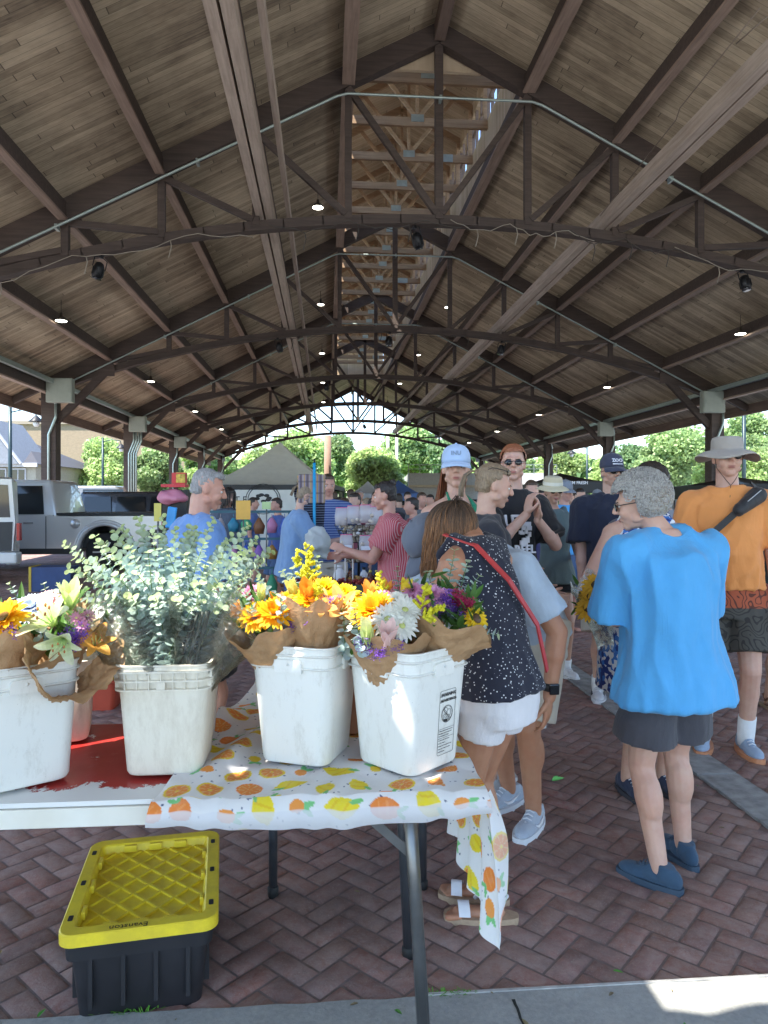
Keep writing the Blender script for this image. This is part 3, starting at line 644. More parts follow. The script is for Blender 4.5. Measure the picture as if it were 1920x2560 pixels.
    # ---- shoes
    if shoes:
        for q in 'rl':
            hj,kn,an=K[q]; fa=R(footdir[0 if q=='l' else 1]); fd=V((math.sin(fa),math.cos(fa),0)); z0=an.z-.045*H; o0=V((an.x,an.y,z0)); sx=V((fd.y,-fd.x,0))
            Mf=Matrix(((sx.x,fd.x,0,o0.x),(sx.y,fd.y,0,o0.y),(0,0,1,o0.z),(0,0,0,1)))
            def outline(k,g=0.,inn=(1 if q=='l' else -1)):
                pts=[]
                for a in range(24):
                    th=2*PI*a/24; y=.045+.142*math.sin(th); wd=.047-.012*math.cos(2*(math.sin(th)-.4))*0; tt=(y+.1)/.29; wd=.036+.013*math.sin(min(1,tt*1.1)*PI*.75); x=wd*math.copysign(abs(math.cos(th))**.7,math.cos(th))+inn*.006*math.sin(tt*3)
                    pts.append(((x+math.copysign(g,x))*s,(y+g*math.sin(th))*s))
                return pts
            if shoes['type']=='sandal':
                b=MB(); b.extrude(outline(0,.004),.028*s,Mf); so_=b.build('sole',shoes['sole'],t)
                b=MB(); 
                for (y,w_,h_) in ((.115,.05,.075),):
                    b.add([Mf@(V((xx*s,(y+dy+abs(xx)*-.1)*s,(.03+.047*math.cos(xx/.05*1.35))*s))) for dy in(-.022,.022) for xx in [-.05+.01*i for i in range(11)]],[(i,i+1,i+12,i+11) for i in range(10)])
                x0=.034
                pts=[V((x0,.04,.03)),V((x0*.9,.0,.07)),V((x0*.5,-.045,.1)),V((0,-.055,.1)),V((-x0*.5,-.045,.1)),V((-x0*.9,.0,.07)),V((-x0,.04,.03))]
                b.tube([Mf@(p*s) for p in pts],.0085*s,6); pts=[V((x0,.0,.06)),V((x0*.9,.035,.085)),V((0,.05,.1)),V((-x0*.9,.035,.085)),V((-x0,.0,.06))]
                b.tube([Mf@(p*s) for p in pts],.008*s,6); b.build('strap',shoes['mat'],t)
            else:
                b=MB(); 
                b.extrude(outline(0,.005),.028*s,Mf); b.build('sole',shoes['sole'],t)
                b=MB(); E4=Mf
                def el(c,r): b.ell(Mf@(V(c)*s),tuple(a*s for a in r),Mf.to_3x3().to_4x4(),14,10)
                el((0,.1,.035),(.044,.085,.035)); el((0,.02,.045),(.039,.09,.045)); el((0,-.045,.05),(.034,.055,.05))
                b.tube([Mf@(V((0,-.02,.05))*s),Mf@(V((0,-.03,.105))*s)],[.04*s,.036*s],16); b.tube([Mf@(V((0,.03,.07))*s),Mf@(V((0,.0,.115))*s)],[.03*s,.024*s],12)
                u=link('shoe',remesh(b,max(.005,vox*.7),2),shoes['mat'],t)
                b=MB()
                for k in range(5):
                    y=.045+.018*k; z=.098-.009*k-(.0006*k*k); b.tube([Mf@(V((-.02,y,z-.006))*s),Mf@(V((0,y+.006,z+.004))*s),Mf@(V((.02,y,z-.006))*s)],.003*s,5)
                if shoes.get('mark'):
                    mk=MB()
                    for sd in(-1,1):
                        pts=[V((sd*.0385,.075,.052)),V((sd*.041,.05,.038)),V((sd*.042,.025,.04)),V((sd*.041,-.01,.054)),V((sd*.038,-.04,.068))]; mk.tube([Mf@(p*s) for p in pts],[.003*s,.008*s,.007*s,.004*s,.0015*s],6)
                        mk.build('side_mark',shoes['mark'],u); mk=MB()
                if vox<.011: b.build('shoelace',shoes.get('lace',shoes['sole']),u)
                if shoes.get('sock'):
                    b=MB(); L=shoes.get('sockh',.12)*s; b.tube([o0+V((0,0,.05)),V((an.x,an.y,z0+.1)).lerp(kn,.02),an.lerp(kn,(L)/(kn-an).length)+V((0,0,0))],[.042*s,.0265*H,.0275*H],16); b.build('sock',shoes['sock'],t)
    if hair: hair(I)
    if hat: hat(I)
    if glasses: glasses(I)
    return t,I
# ---- hair, hats, glasses
def hairmat(name,c1,c2,sc=(60,60,9)):
    if name in MATS: return MATS[name]
    n=NT(name); o=n.obj(); g=n.noise(n.mapping(o,sc),3,6,.7,.5); a=n.attr()
    n.set(Base_Color=n.mix(1.,n.ramp(g,[(.3,c1),(.7,c2)]),a,'MULTIPLY'),Roughness=.5); n.bump(g,.8,.006); MATS[name]=n.m; return n.m
def short_hair(m,low=.0,vol=.008,back=-.05,top=1.,dens=0,front=.062,bald=False):
    def f(I):
        s=I['s']; h=I['h']; Mr=I['Hm'].to_3x3().to_4x4(); b=MB()
        b.ell(h(0,-.022,.042),((.074+vol)*s,(.088+vol)*s,(.08+vol*top)*s),Mr,18,12)
        if not bald: b.ell(h(0,front-.03,.085),(.055*s,.04*s,.03*s),Mr)
        b.ell(h(0,-.055,-.005),((.066+vol*.5)*s,(.052+vol*.5)*s,(.07-low)*s),Mr)
        # keep the face clear: drop faces in front of the hair line
        me=remesh(b,.006*s if I['vox']<.01 else .01,1,lambda p:.004*noise.noise(p*55)+.003*noise.noise(p*120)); inv=I['Hm'].inverted()
        bm=bmesh.new(); bm.from_mesh(me); kill=[]
        for fc in bm.faces:
            q=(inv@fc.calc_center_median())/s; lim=.062+.02*math.cos(q.x*30) if not bald else .03
            hl=front+.012 if not bald else .0
            if (q.y>.02 and q.z<.075-(.0 if not bald else -.2)) or (q.y>-.012 and q.z<.035) or (q.z<-.05+low) or (bald and q.z>.062) or q.y>hl+.02: kill.append(fc)
        bmesh.ops.delete(bm,geom=kill,context='FACES'); bm.to_mesh(me); bm.free(); me.polygons.foreach_set('use_smooth',[True]*len(me.polygons))
        cap_=link('hair',me,m,I['t'])
        if dens:
            rg=random.Random(4); c=MB(); 
            for _ in range(dens):
                th=rg.uniform(0,2*PI); z=rg.uniform(-.35,1); r=math.sqrt(max(0,1-z*z)); q=Vector((r*math.cos(th)*(.074+vol),r*math.sin(th)*(.088+vol)-.022,z*(.08+vol)+.04))
                if (q.y>.02 and q.z<.07) or (q.y>-.0 and q.z<.03): continue
                n_=Vector((q.x,q.y+.022,q.z-.04)).normalized(); p=h(*q); nn=I['Hm'].to_3x3()@n_; tdir=nn.cross(Vector((rg.uniform(-1,1),rg.uniform(-1,1),rg.uniform(-.4,.4)))).normalized()
                pts=[p]; 
                for k in range(3): pts.append(pts[-1]+(tdir*.011+nn*(.003-.003*k))*s)
                c.tube(pts,[.0022*s,.0022*s,.0018*s,.0008*s],4,cap=False)
            c.build('hair_strands',m,cap_)
    return f
def strand_mb(I,m,n_,L,down,seed=1,strict=False,part=(0.01),rad=.0026,vol=.012,curl=0.,name='hair',tipcol=None,facelim=.045,spread=0.):
    """hair that starts on the scalp, follows the skull and hangs along `down` (figure space)"""
    s=I['s']; h=I['h']; rg=random.Random(seed); b=MB(); R3=I['Hm'].to_3x3(); dn=Vector(down).normalized(); dl=(R3.inverted()@dn)
    for i in range(n_):
        th=rg.uniform(0,2*PI); zz=rg.uniform(-.25,1.); r=math.sqrt(max(0,1-zz*zz)); a=Vector((r*math.cos(th),r*math.sin(th),zz))
        q=Vector((a.x*.076,a.y*.09-.02,a.z*.084+.036))
        if q.y>facelim and (strict or q.z<.085): continue
        if q.y>.015 and q.z<.04: continue
        col=rg.uniform(.6,1.35); pts=[]; cols=[]; p=a.copy(); v=rg.uniform(.6,1.)*vol
        flow=(dl-a*dl.dot(a))
        if flow.length<.05: flow=Vector((rg.uniform(-1,1),rg.uniform(-1,.3),0))
        Lr=L*rg.uniform(.86,1.08); step=.016; cur=Vector((q.x,q.y,q.z)); tot=0; lat=Vector((rg.uniform(-1,1),rg.uniform(-1,1),rg.uniform(-1,1)))
        ph=rg.uniform(0,6)
        while tot<Lr:
            w=cur.copy(); ex=(w.x)/(.076+v),(w.y+.02)/(.09+v),(w.z-.036)/(.084+v); rr=math.sqrt(sum(e*e for e in ex)); 
            nrm=Vector((ex[0]/.076,ex[1]/.09,ex[2]/.084)).normalized()
            if rr<1.: cur+=nrm*(1-rr)*.08
            d=dl+lat*.06+Vector((math.sin(ph+tot*40),math.cos(ph+tot*40),0))*curl
            if rr<1.12 and d.dot(nrm)<0: d=d-nrm*d.dot(nrm)
            if d.length<.1: d=Vector((lat.x,-1,0))*.5
            d.normalize(); 
            if spread and rr>1.1: d=(d+Vector((nrm.x,nrm.y,0))*spread).normalized()
            pts.append(h(*cur)); cur=cur+d*step; tot+=step
        k=len(pts)
        if k<3: continue
        rs=[rad*s*(1 if j<k-2 else (.7 if j==k-2 else .25)) for j in range(k)]
        o=len(b.f); b.tube(pts,rs,4,cap=False)
        if tipcol:
            nf=len(b.f)-o
            for j in range(nf):
                tt=(j//4)/max(1,k-1); t2=max(0,(tt-.25)/.75)**1.1*rg.uniform(.6,1.1); 
                b.c[o+j]=tuple(min(1,(1-t2)*1.*col*x+t2*y*col) for x,y in zip((.2,.19,.2),tipcol))
        else:
            for j in range(o,len(b.f)): b.c[j]=(col*.8,)*3
    return b.build(name,m,I['t'])
def base_cap(I,m,vol=.004,low=0.):
    short_hair(m,vol=vol,low=low)(I)
def bun(m,pos=(0,-.1,.05),r=.035,tail=None):
    def f(I):
        short_hair(m,vol=.006)(I); b=MB(); h=I['h']; s=I['s']; b.ell(h(*pos),(r*s,r*s,r*s)); me=remesh(b,.007,1,lambda p:.006*noise.noise(p*70)); link('hair_bun',me,m,I['t'])
        if tail:
            b=MB(); rg=random.Random(3)
            for k in range(70):
                o=Vector((rg.uniform(-.018,.018),rg.uniform(-.012,.012),0)); pts=[h(*(Vector(p)+o*(.3+1.*j/len(tail)))) for j,p in enumerate(tail)]; b.tube(pts,[.004*s]*(len(pts)-1)+[.001],4,cap=False); c_=rg.uniform(.7,1.3)
                for j in range(len(b.f)-4*(len(pts)-1),len(b.f)): b.c[j]=(min(1,c_*.8),)*3
            b.build('ponytail',m,I['t'])
    return f
def ballcap(m,brim=None,txt=None,tm=None,tilt=0,sub=None,deco=None):
    def f(I):
        s=I['s']; Hm=I['Hm']@Matrix.Rotation(R(tilt),4,'X'); b=MB(); vs=[];fs=[]; seg=28; prof=((1.0,.03),(1.01,.055),(.97,.085),(.84,.112),(.6,.131),(.3,.141),(.02,.144))
        for r,z in prof:
            for k in range(seg):
                a=2*PI*k/seg; vs.append(Hm@(Vector((r*.083*math.cos(a),r*.1*math.sin(a)-.016,z))*s))
        n=len(prof)
        for i in range(n-1):
            for k in range(seg): k2=(k+1)%seg; fs.append((i*seg+k,i*seg+k2,(i+1)*seg+k2,(i+1)*seg+k))
        fs.append(tuple((n-1)*seg+k for k in range(seg))); b.smooth=True; b.add(vs,fs); b.ell(Hm@(Vector((0,-.016,.146))*s),(.007*s,.007*s,.005*s))
        c=b.build('cap',m,I['t'],smooth=True); md=c.modifiers.new('s','SOLIDIFY'); md.thickness=.003
        b=MB(); N_=15; vs=[]
        for j in range(5):
            for i in range(N_):
                a=PI*(.13+.74*i/(N_-1)); rx=.083*math.cos(a); ry=.1*math.sin(a)-.016; u=j/4; y=ry+u*.072*math.sin(a)**.6; z=.034-.012*u-.35*abs(rx)**1.2*.5-.02*u*u
                vs.append(Hm@(Vector((rx*(1+.08*u),y,z))*s))
        fs=[(j*N_+i,j*N_+i+1,(j+1)*N_+i+1,(j+1)*N_+i) for j in range(4) for i in range(N_-1)]; b.smooth=True; b.add(vs,fs); bo_=b.build('brim',brim or m,c,smooth=True); md=bo_.modifiers.new('s','SOLIDIFY'); md.thickness=.004
        if txt:
            T=Hm@Matrix.Translation(Vector((0,.083,.082))*s)@Matrix.Rotation(R(180),4,'Z')@Matrix.Rotation(R(68),4,'X')
            text_mb(txt,.034*s,T,ext=.002,bold=.0012).build('lettering',tm,c)
            if sub: text_mb(sub,.011*s,Hm@Matrix.Translation(Vector((0,.0885,.056))*s)@Matrix.Rotation(R(180),4,'Z')@Matrix.Rotation(R(80),4,'X'),ext=.0015,bold=.0006).build('lettering',tm,c)
        if deco: deco(I,Hm,c)
    return f
def sunhat(m,brimw=.085,crown=.105,droop=.028,wave=.01,band=None,side=0.):
    def f(I):
        s=I['s']; Hm=I['Hm']@Matrix.Translation(Vector((0,-.01,.0)))@Matrix.Rotation(R(-4),4,'X'); b=MB(); vs=[];fs=[]; seg=40; pr=[]
        for j in range(6): u=1-j/5; pr.append((1+u*brimw/.09*1.,.045-droop*u*u,u))
        pr+=[(.99,.06,0),(.97,.05+crown*.6,0),(.9,.045+crown*.92,0),(.7,.045+crown,0),(.35,.045+crown*1.02,0),(.02,.045+crown*1.0,0)]
        for r,z,u in pr:
            for k in range(seg):
                a=2*PI*k/seg; zz=z+u*wave*math.sin(3*a+1)+u*side*abs(math.cos(a))**2; vs.append(Hm@(Vector((r*.086*math.cos(a),r*.102*math.sin(a)-.012,zz))*s))
        n=len(pr)
        for i in range(n-1):
            for k in range(seg): k2=(k+1)%seg; fs.append((i*seg+k,i*seg+k2,(i+1)*seg+k2,(i+1)*seg+k))
        fs.append(tuple((n-1)*seg+k for k in range(seg))); b.smooth=True; b.add(vs,fs); c=b.build('hat',m,I['t'],smooth=True); md=c.modifiers.new('s','SOLIDIFY'); md.thickness=.004
        if band:
            b=MB(); vs=[Hm@(Vector((1.02*.086*math.cos(2*PI*k/seg),1.02*.102*math.sin(2*PI*k/seg)-.012,z))*s) for z in(.055,.085) for k in range(seg)]
            b.add(vs,[(k,(k+1)%seg,seg+(k+1)%seg,seg+k) for k in range(seg)]); bb=b.build('hat_band',band,c,smooth=True)
    return f
M_LENS=mat('dark sunglass lens',(.012,.012,.014),.06,var=.02); M_FRAME=mat('glasses frame',(.02,.018,.018),.3)
def shades(lm=None,fm=None,up=False,r=.0215):
    def f(I):
        s=I['s']; dz=.085 if up else 0; dy=-.045 if up else 0; h=lambda x,y,z:I['h'](x,y+dy,z+dz); Mr=I['Hm'].to_3x3().to_4x4()
        b=MB(); 
        for sd in(-1,1): b.ell(h(sd*.032,.094,.002),(r*s,.004*s,r*.76*s),Mr@Matrix.Rotation(R(-sd*12),4,'Z'),14,8)
        g=b.build('sunglasses' if lm is None else 'glasses',lm or M_LENS,I['t']); b=MB()
        for sd in(-1,1):
            pts=[h(sd*.032+sd*math.cos(a)*r*1.02,.0945-.005*abs(math.cos(a)),.002+math.sin(a)*r*.8) for a in [2*PI*k/16 for k in range(17)]]; b.tube(pts,.0018*s,5)
            b.tube([h(sd*.054,.088,.006),h(sd*.076,.06,.008),h(sd*.082,.0,.006),h(sd*.076,-.02,-.008)],.0023*s,5)
        b.tube([h(-.012,.099,.006),h(0,.102,.009),h(.012,.099,.006)],.002*s,5); b.build('glasses_frame',fm or M_FRAME,g)
    return f
def beard(m):
    def f(I):
        s=I['s']; Mr=I['Hm'].to_3x3().to_4x4(); b=MB(); b.ell(I['h'](0,.07,-.088),(.03*s,.026*s,.026*s),Mr); b.ell(I['h'](0,.093,-.043),(.024*s,.007*s,.005*s),Mr); b.build('beard',m,I['t'])
    return f
S_SNK=lambda c,sole=(.7,.7,.7),sock=None,h=.12,lace=None: dict(type='sneaker',mat=cloth(f'shoe fabric {c}',c),sole=mat(f'sole {sole}',sole,.6,var=.05),sock=cloth('sock white',(.75,.75,.75)) if sock else None,sockh=h,lace=cloth('white lace',(.75,.76,.8)) if lace is None else lace)
H_GREY=hairmat('grey hair',(.17,.16,.155),(.42,.41,.4)); H_BRN=hairmat('brown hair',(.035,.02,.013),(.11,.065,.04)); H_RED=hairmat('red hair',(.2,.06,.025),(.42,.15,.065)); H_BLD=hairmat('dark blonde hair',(.16,.11,.07),(.38,.28,.18)); H_DK=hairmat('dark hair',(.015,.011,.01),(.05,.035,.028)); H_STR=hairmat('streaked hair',(.2,.11,.06),(.58,.37,.22))
def ground(x,d): p=CAM+FWD*d+RIGHT*x; return (p.x,p.y,0)
# --- woman bending over the flowers
n=NT('polka dot cloth'); o_=n.obj(); dt=n.voro(o_,84); n.set(Base_Color=n.ramp(dt,[(.19,(.72,.72,.72)),(.225,(.012,.014,.03))]),Roughness=.85,Sheen_Weight=.1); n.bump(n.noise(o_,40,4),.3,.006); M_DOT=n.m
def bob(I):
    base_cap(I,H_BRN,.006); strand_mb(I,H_STR,3000,.205,(0.0,.12,-1),2,vol=.016,tipcol=(1.,.72,.45),facelim=.04,rad=.0024,curl=.16,spread=.12)
def w1():
    t,I=person('woman in navy polka dot top and white shorts bending over the flower bouquets',ground(.42,2.6),44,H=1.6,tone='tan',fem=True,wf=.95,bust=.012,lean=17,side=0,head=(40,-54,0),
      hands={'l':(-.2,.42,.98),'r':(.12,.5,.95)},elb={'l':(-.4,-.6,-.6),'r':(.4,-.5,-.6)},feet={'l':(-.05,.0),'r':(.035,.09)},
      top=dict(mat=M_DOT,sleeve=0,off=.018,hem=.02,flare=.04,amp=.004,strap=.032,back=True,name='top'),bottom=dict(mat=cloth('white denim',(.72,.7,.72)),len=.42,off=.008,flare=.006,amp=.0015),
      shoes=dict(type='sandal',mat=mat('white strap',(.75,.75,.78),.5),sole=mat('cork sole',(.42,.3,.2),.8,scale=40)),hair=bob,glasses=shades(),vox=.0058,neck=(.08,-.01,-.085),footdir=(-38,-30))
    b=MB(); sh=I['sho'][0]; M=I['sho'][1]; V=Vector; H=I['H']
    pts=[sh+M@V((-.075*H,.02,.045*H)),sh+M@V((-.07*H,-.06*H,.0)),I['chest'][0]+I['chest'][1]@V((-.03*H,-.095*H,.02)),I['waist'][0]+I['waist'][1]@V((.05*H,-.088*H,.03)),I['hip'][0]+V((.105*H,-.06*H,.03))]
    P2=[]
    for i in range(len(pts)-1):
        for k in range(4): P2.append(pts[i].lerp(pts[i+1],k/4))
    P2.append(pts[-1]); 
    for i in range(len(P2)-1): b.beam(P2[i],P2[i+1]+(P2[i+1]-P2[i])*.05,.022,.006,up=M@V((0,-1,0)))
    o=b.build('bag_strap',mat('red strap leather',(.5,.05,.05),.45),t)
w1()
# --- man in grey cap bending
def emblem(I,Hm,c):
    s=I['s']; b=MB(); M=Hm@Matrix.Translation(Vector((-.0865,-.0,.055))*s)@Matrix.Rotation(R(-90),4,'Z')@Matrix.Rotation(R(82),4,'X')
    b.ell(M@Vector((0,0,0)),(.034*s,.022*s,.004*s),M.to_3x3().to_4x4()); b.ell(M@Vector((.018*s,-.008*s,0)),(.02*s,.02*s,.004*s),M.to_3x3().to_4x4()); e=b.build('emblem',mat('blue emblem',(.03,.08,.4),.6),c)
    text_mb('KDL',.026*s,M@Matrix.Translation((0.003,-.002,.004*s)),bold=.001).build('lettering',mat('white print',(.75,.75,.78),.6),e)
M_HEA=cloth('heather light blue',(.42,.5,.6),.1)
def m1():
    t,I=person('man in grey cap and pale blue polo stooping beside the polka dot woman',ground(.66,3.35),132,H=1.76,tone='tan',wf=1.08,belly=.0,lean=62,side=0,twist=0,head=(-22,-46,0),
      hands={'l':(-.3,.3,.7),'r':(.25,.55,1.02)},elb={'l':(-.5,-.5,.1),'r':(.6,-.2,-.6)},feet={'l':(-.06,.03),'r':(.16,-.1)},footdir=(-12,8),
      top=dict(mat=M_HEA,off=.016,hem=.03,flare=.03,sleeve=.75,amp=.004),bottom=dict(mat=cloth('khaki cloth',(.55,.5,.42)),len=.92,off=.022,flare=.018),shoes=dict(S_SNK((.42,.47,.55),(.75,.77,.8)),mark=mat('white mark',(.8,.8,.82),.5)),
      hair=short_hair(H_GREY,vol=.003),hat=ballcap(cloth('grey cap',(.13,.15,.2)),deco=emblem),glasses=shades(),vox=.0062,neck=(.0,.07,-.08),hcurl=(.5,.5))
    # watch on the hanging left wrist
    sh,E,Wr=I['W']['l']; b=MB(); d=(Wr-E).normalized(); b.tube([Wr-d*.055,Wr-d*.025],.036,14); w_=b.build('watch_band',mat('black rubber',(.02,.02,.02),.5),t)
    b=MB(); x,y,z,_=frame(E,Wr,(0,0,1)); c=Wr-d*.04+Vector((-.03,.022,0)); b.box((0,0,0),(.04,.014,.044),M=Matrix.Translation(c)@Matrix.Rotation(R(55),4,'Z'),bev=.005); b.build('watch',mat('watch glass',(.01,.01,.012),.08),w_)
    b=MB(); nk=I['neck'][0]; M=I['neck'][1]
    for k in range(14):
        a=PI*(-.1-.8*k/13)*1.; p=nk+M@Vector((.07*math.cos(a),.062*math.sin(a)*1,-.0)); p2=nk+M@Vector((.088*math.cos(a),.085*math.sin(a),-.045)); b.v+= [tuple(p),tuple(p2)]
    for k in range(13): b.f.append((2*k,2*k+1,2*k+3,2*k+2)); b.c.append((1,1,1)); b.mi.append(0); b.sm.append(True)
    c=b.build('collar',M_HEA,t); md=c.modifiers.new('s','SOLIDIFY'); md.thickness=.005
m1()
# --- woman in the blue tee, back view
def curly(I):
    m=hairmat('grey curls',(.3,.29,.28),(.6,.58,.56)); short_hair(m,vol=.03,low=-.02,top=1.)(I); s=I['s']; h=I['h']; rg=random.Random(8); b=MB()
    for _ in range(4200):
        th=rg.uniform(0,2*PI); z=rg.uniform(-.75,1); r=math.sqrt(1-z*z); q=Vector((r*math.cos(th)*.108,r*math.sin(th)*.121-.024,z*.114+.034))
        if q.y>.03 and q.z<.075: continue
        if q.y>-.015 and q.z<.03: continue
        n_=Vector((q.x,q.y+.022,q.z-.035)).normalized(); u=n_.cross(Vector((rg.uniform(-1,1),rg.uniform(-1,1),rg.uniform(-.6,.6)))).normalized(); v=n_.cross(u); rr=rg.uniform(.008,.019); pts=[]; N_=8; a0=rg.uniform(0,6); sw=rg.uniform(2.6,5.)
        for k in range(N_): a=a0+sw*k/(N_-1); pts.append(h(*(q+u*math.cos(a)*rr+v*math.sin(a)*rr*.8+n_*(.004+.009*rg.random()*math.sin(PI*k/(N_-1)))))) 
        o=len(b.f); b.tube(pts,[.0028*s]*(N_-1)+[.0006],4,cap=False); back=max(0,-q.y*8)*max(0,.4-z); c_=rg.uniform(.6,1.35)
        for j in range(o,len(b.f)): b.c[j]=(min(1,c_*(1+.25*back)),min(1,c_*(1+.05*back)),min(1,c_*(1-.15*back)))
    b.build('hair_curls',hairmat('grey curls',(.3,.29,.28),(.6,.58,.56)),I['t'])
M_BLUE=cloth('bright blue cotton',(.085,.37,.72),.05)
person('woman with curly grey hair in bright blue tee shirt seen from behind',ground(1.15,2.88),8,H=1.6,tone='fair',wf=1.12,belly=.02,lean=2,side=-3,neck=(-.055,.02,-.03),head=(54,-12,0),fem=True,
  hands={'l':(-.06,.33,1.),'r':(.07,.33,1.)},elb={'l':(-.3,-.1,-1),'r':(.5,-.1,-1)},feet={'l':(-.1,-.07),'r':(.11,.08)},footdir=(-32,4),
  top=dict(mat=M_BLUE,off=.034,hem=.085,flare=.07,sleeve=.95,amp=.019,sl_flare=.014,f=(8,8,2.3)),bottom=dict(mat=cloth('charcoal shorts',(.06,.058,.07)),len=.72,off=.014,flare=.04,waist=.02),shoes=S_SNK((.035,.075,.13),(.04,.07,.11),lace=cloth('navy lace',(.05,.08,.13))),
  hair=curly,glasses=shades(lm=mat('clear lens',(.35,.4,.36),.05),r=.022),vox=.0062)
# --- woman in patterned dress
n=NT('blue and white print'); o_=n.obj(); v1=n.voro(o_,48,out='Color'); g=n.sep(v1)[0]; n.set(Base_Color=n.ramp(g,[(.0,(.02,.05,.25)),(.3,(.05,.2,.6)),(.48,(.75,.78,.82))],'CONSTANT'),Roughness=.85); M_PRT=n.m
person('woman in blue and white patterned dress hidden behind the bright blue tee',ground(1.34,3.7),-172,H=1.66,tone='fair',fem=True,wf=1.15,head=(0,-25,0),bust=.01,hands={'l':(-.16,.28,1.05),'r':(.2,.22,1.0)},elb={'l':(-1,-.5,-.2),'r':(.9,-.3,-.6)},
  top=dict(mat=M_PRT,sleeve=0,off=.02,hem=.02,strap=.03,back=True,name='dress_top'),bottom=dict(mat=M_PRT,len=.42,off=.03,skirt=True,name='dress',sflare=.12),shoes=S_SNK((.03,.04,.08),(.05,.05,.06)),hair=short_hair(H_DK,vol=.015),vox=.009)
# --- man in orange tee with sun hat
n=NT('swirl print charcoal'); o_=n.obj(); wv=n.n.new('ShaderNodeTexWave'); wv.wave_type='RINGS'; n.put(wv,0,o_); wv.inputs['Scale'].default_value=5; wv.inputs['Distortion'].default_value=22; wv.inputs['Detail'].default_value=.6; wv.inputs['Detail Scale'].default_value=2.6
zz=n.sep(o_)[2]; lo=n.mix(n.ramp(n.ma('MULTIPLY',zz,1.),[(.875,0.),(.88,1.)]),(.075,.07,.06),(.42,.1,.045)); n.set(Base_Color=n.mix(n.ramp(wv.outputs[0],[(.16,.75),(.26,0.)]),lo,(.02,.018,.018)),Roughness=.85); M_SWIRL=n.m
M_TAUPE=cloth('taupe hat cloth',(.36,.32,.28),.05)
def m2():
    t,I=person('older man in orange tee and taupe wide brimmed sun hat with black sling bag',ground(2.05,4.3),158,H=1.84,tone='fair',wf=1.06,belly=.028,head=(4,4,0),
      hands={'l':(-.27,.1,.86),'r':(.16,.3,1.1)},elb={'l':(-.5,-1,0)},feet={'l':(-.1,.0),'r':(.13,-.04)},footdir=(-14,10),
      top=dict(mat=cloth('orange cotton',(.78,.3,.085),.05),off=.02,hem=-.012,flare=.03,sleeve=.8,amp=.012,sl_flare=.008,f=(9,9,5)),bottom=dict(mat=M_SWIRL,len=.76,off=.028,flare=.026),shoes=S_SNK((.3,.38,.5),(.6,.25,.12),sock=True,h=.14),
      hair=short_hair(H_GREY,vol=.001,low=.01),hat=sunhat(M_TAUPE,brimw=.088,crown=.078,droop=.036,side=-.012,wave=.016),glasses=shades(),vox=.0062)
    h=I['h']; b=MB(); b.tube([h(.073,.02,.01),h(.066,.035,-.06),h(.02,.06,-.135),h(0,.06,-.16)],.0022,5); b.tube([h(-.073,.02,.01),h(-.066,.035,-.06),h(-.02,.06,-.135),h(0,.06,-.16),h(.01,.07,-.26)],.0022,5); b.build('chin_cord',mat('brown cord',(.1,.06,.04),.8),t)
    sh,E,Wr=I['W']['l']; b=MB(); d=(Wr-E).normalized(); b.tube([Wr-d*.05,Wr-d*.025],.034,14); b.build('watch_band',mat('black rubber',(.02,.02,.02),.5),t)
    # sling bag, a thing of its own
    H=I['H']; V=Vector; W_=wm(t); s0,M=I['sho']; a,Ma=I['arm']; c,Mc=I['chest']; wa,Mw=I['waist']
    bt=thing('sling_bag','black sling bag worn across the orange tee shirt','bag',tuple(W_@c)); f=lambda p:W_@p
    p1=f(s0+M@V((-.085*H,.05*H,.005*H))); p2=f(a+V((-.03*H,.098*H,-.0*H))); p3=f(c+V((.06*H,.118*H,-.02*H))); p4=f(wa+V((.11*H,.09*H,.02*H)))
    b=MB(); cap(b,p1.lerp(p2,.1),p2.lerp(p3,.15),.05,.034); me=remesh(b,.006,2,folds(.003)); 
    me.transform(wm(bt).inverted()); link('pouch',me,cloth('black nylon',(.018,.018,.02),rough=.6),bt)
    up=FWD*-1
    for qa,qb in((p2.lerp(p3,.1),p3),(p3.lerp(p2,.02),p4),(f(s0+M@V((-.08*H,-.04*H,.04*H))),p1)): b=MB(); b.beam(qa,qb,.036,.01,up); b.build('strap',cloth('black nylon',(.018,.018,.02)),bt,world=True)
    b=MB(); b.beam(p1+V((-.02,-.05,.02)),p2+V((.0,-.05,.03)),.004,.004,up); b.build('zip',mat('grey zip',(.4,.4,.4),.4),bt,world=True)
m2()
# --- man in navy tee and dark cap
def m3():
    t,I=person('man in navy tee, khaki shorts and dark ZOO cap with a grey goatee',ground(1.72,5.45),172,H=1.8,tone='fair',wf=1.16,belly=.03,head=(10,0,0),hands={'r':(.24,.1,.86),'l':(-.26,.05,.85)},feet={'l':(-.12,.0),'r':(.1,.0)},footdir=(-10,12),
      top=dict(mat=cloth('navy cotton',(.012,.016,.035),.1),off=.03,hem=.06,flare=.05,sleeve=.85,amp=.006,sl_flare=.015),bottom=dict(mat=cloth('khaki cloth',(.55,.5,.42)),len=.95,off=.03,flare=.03),shoes=dict(S_SNK((.6,.6,.62),(.7,.7,.72),sock=True,h=.09),mark=mat('dark mark',(.03,.03,.04),.5)),
      hair=short_hair(H_GREY,vol=.001),hat=ballcap(cloth('slate cap',(.045,.05,.085)),txt='ZOO',tm=mat('white print',(.75,.75,.78),.6),sub='BENNINGTON'),glasses=shades(),vox=.0075,mouth=True)
    beard(H_GREY)(I)
m3()
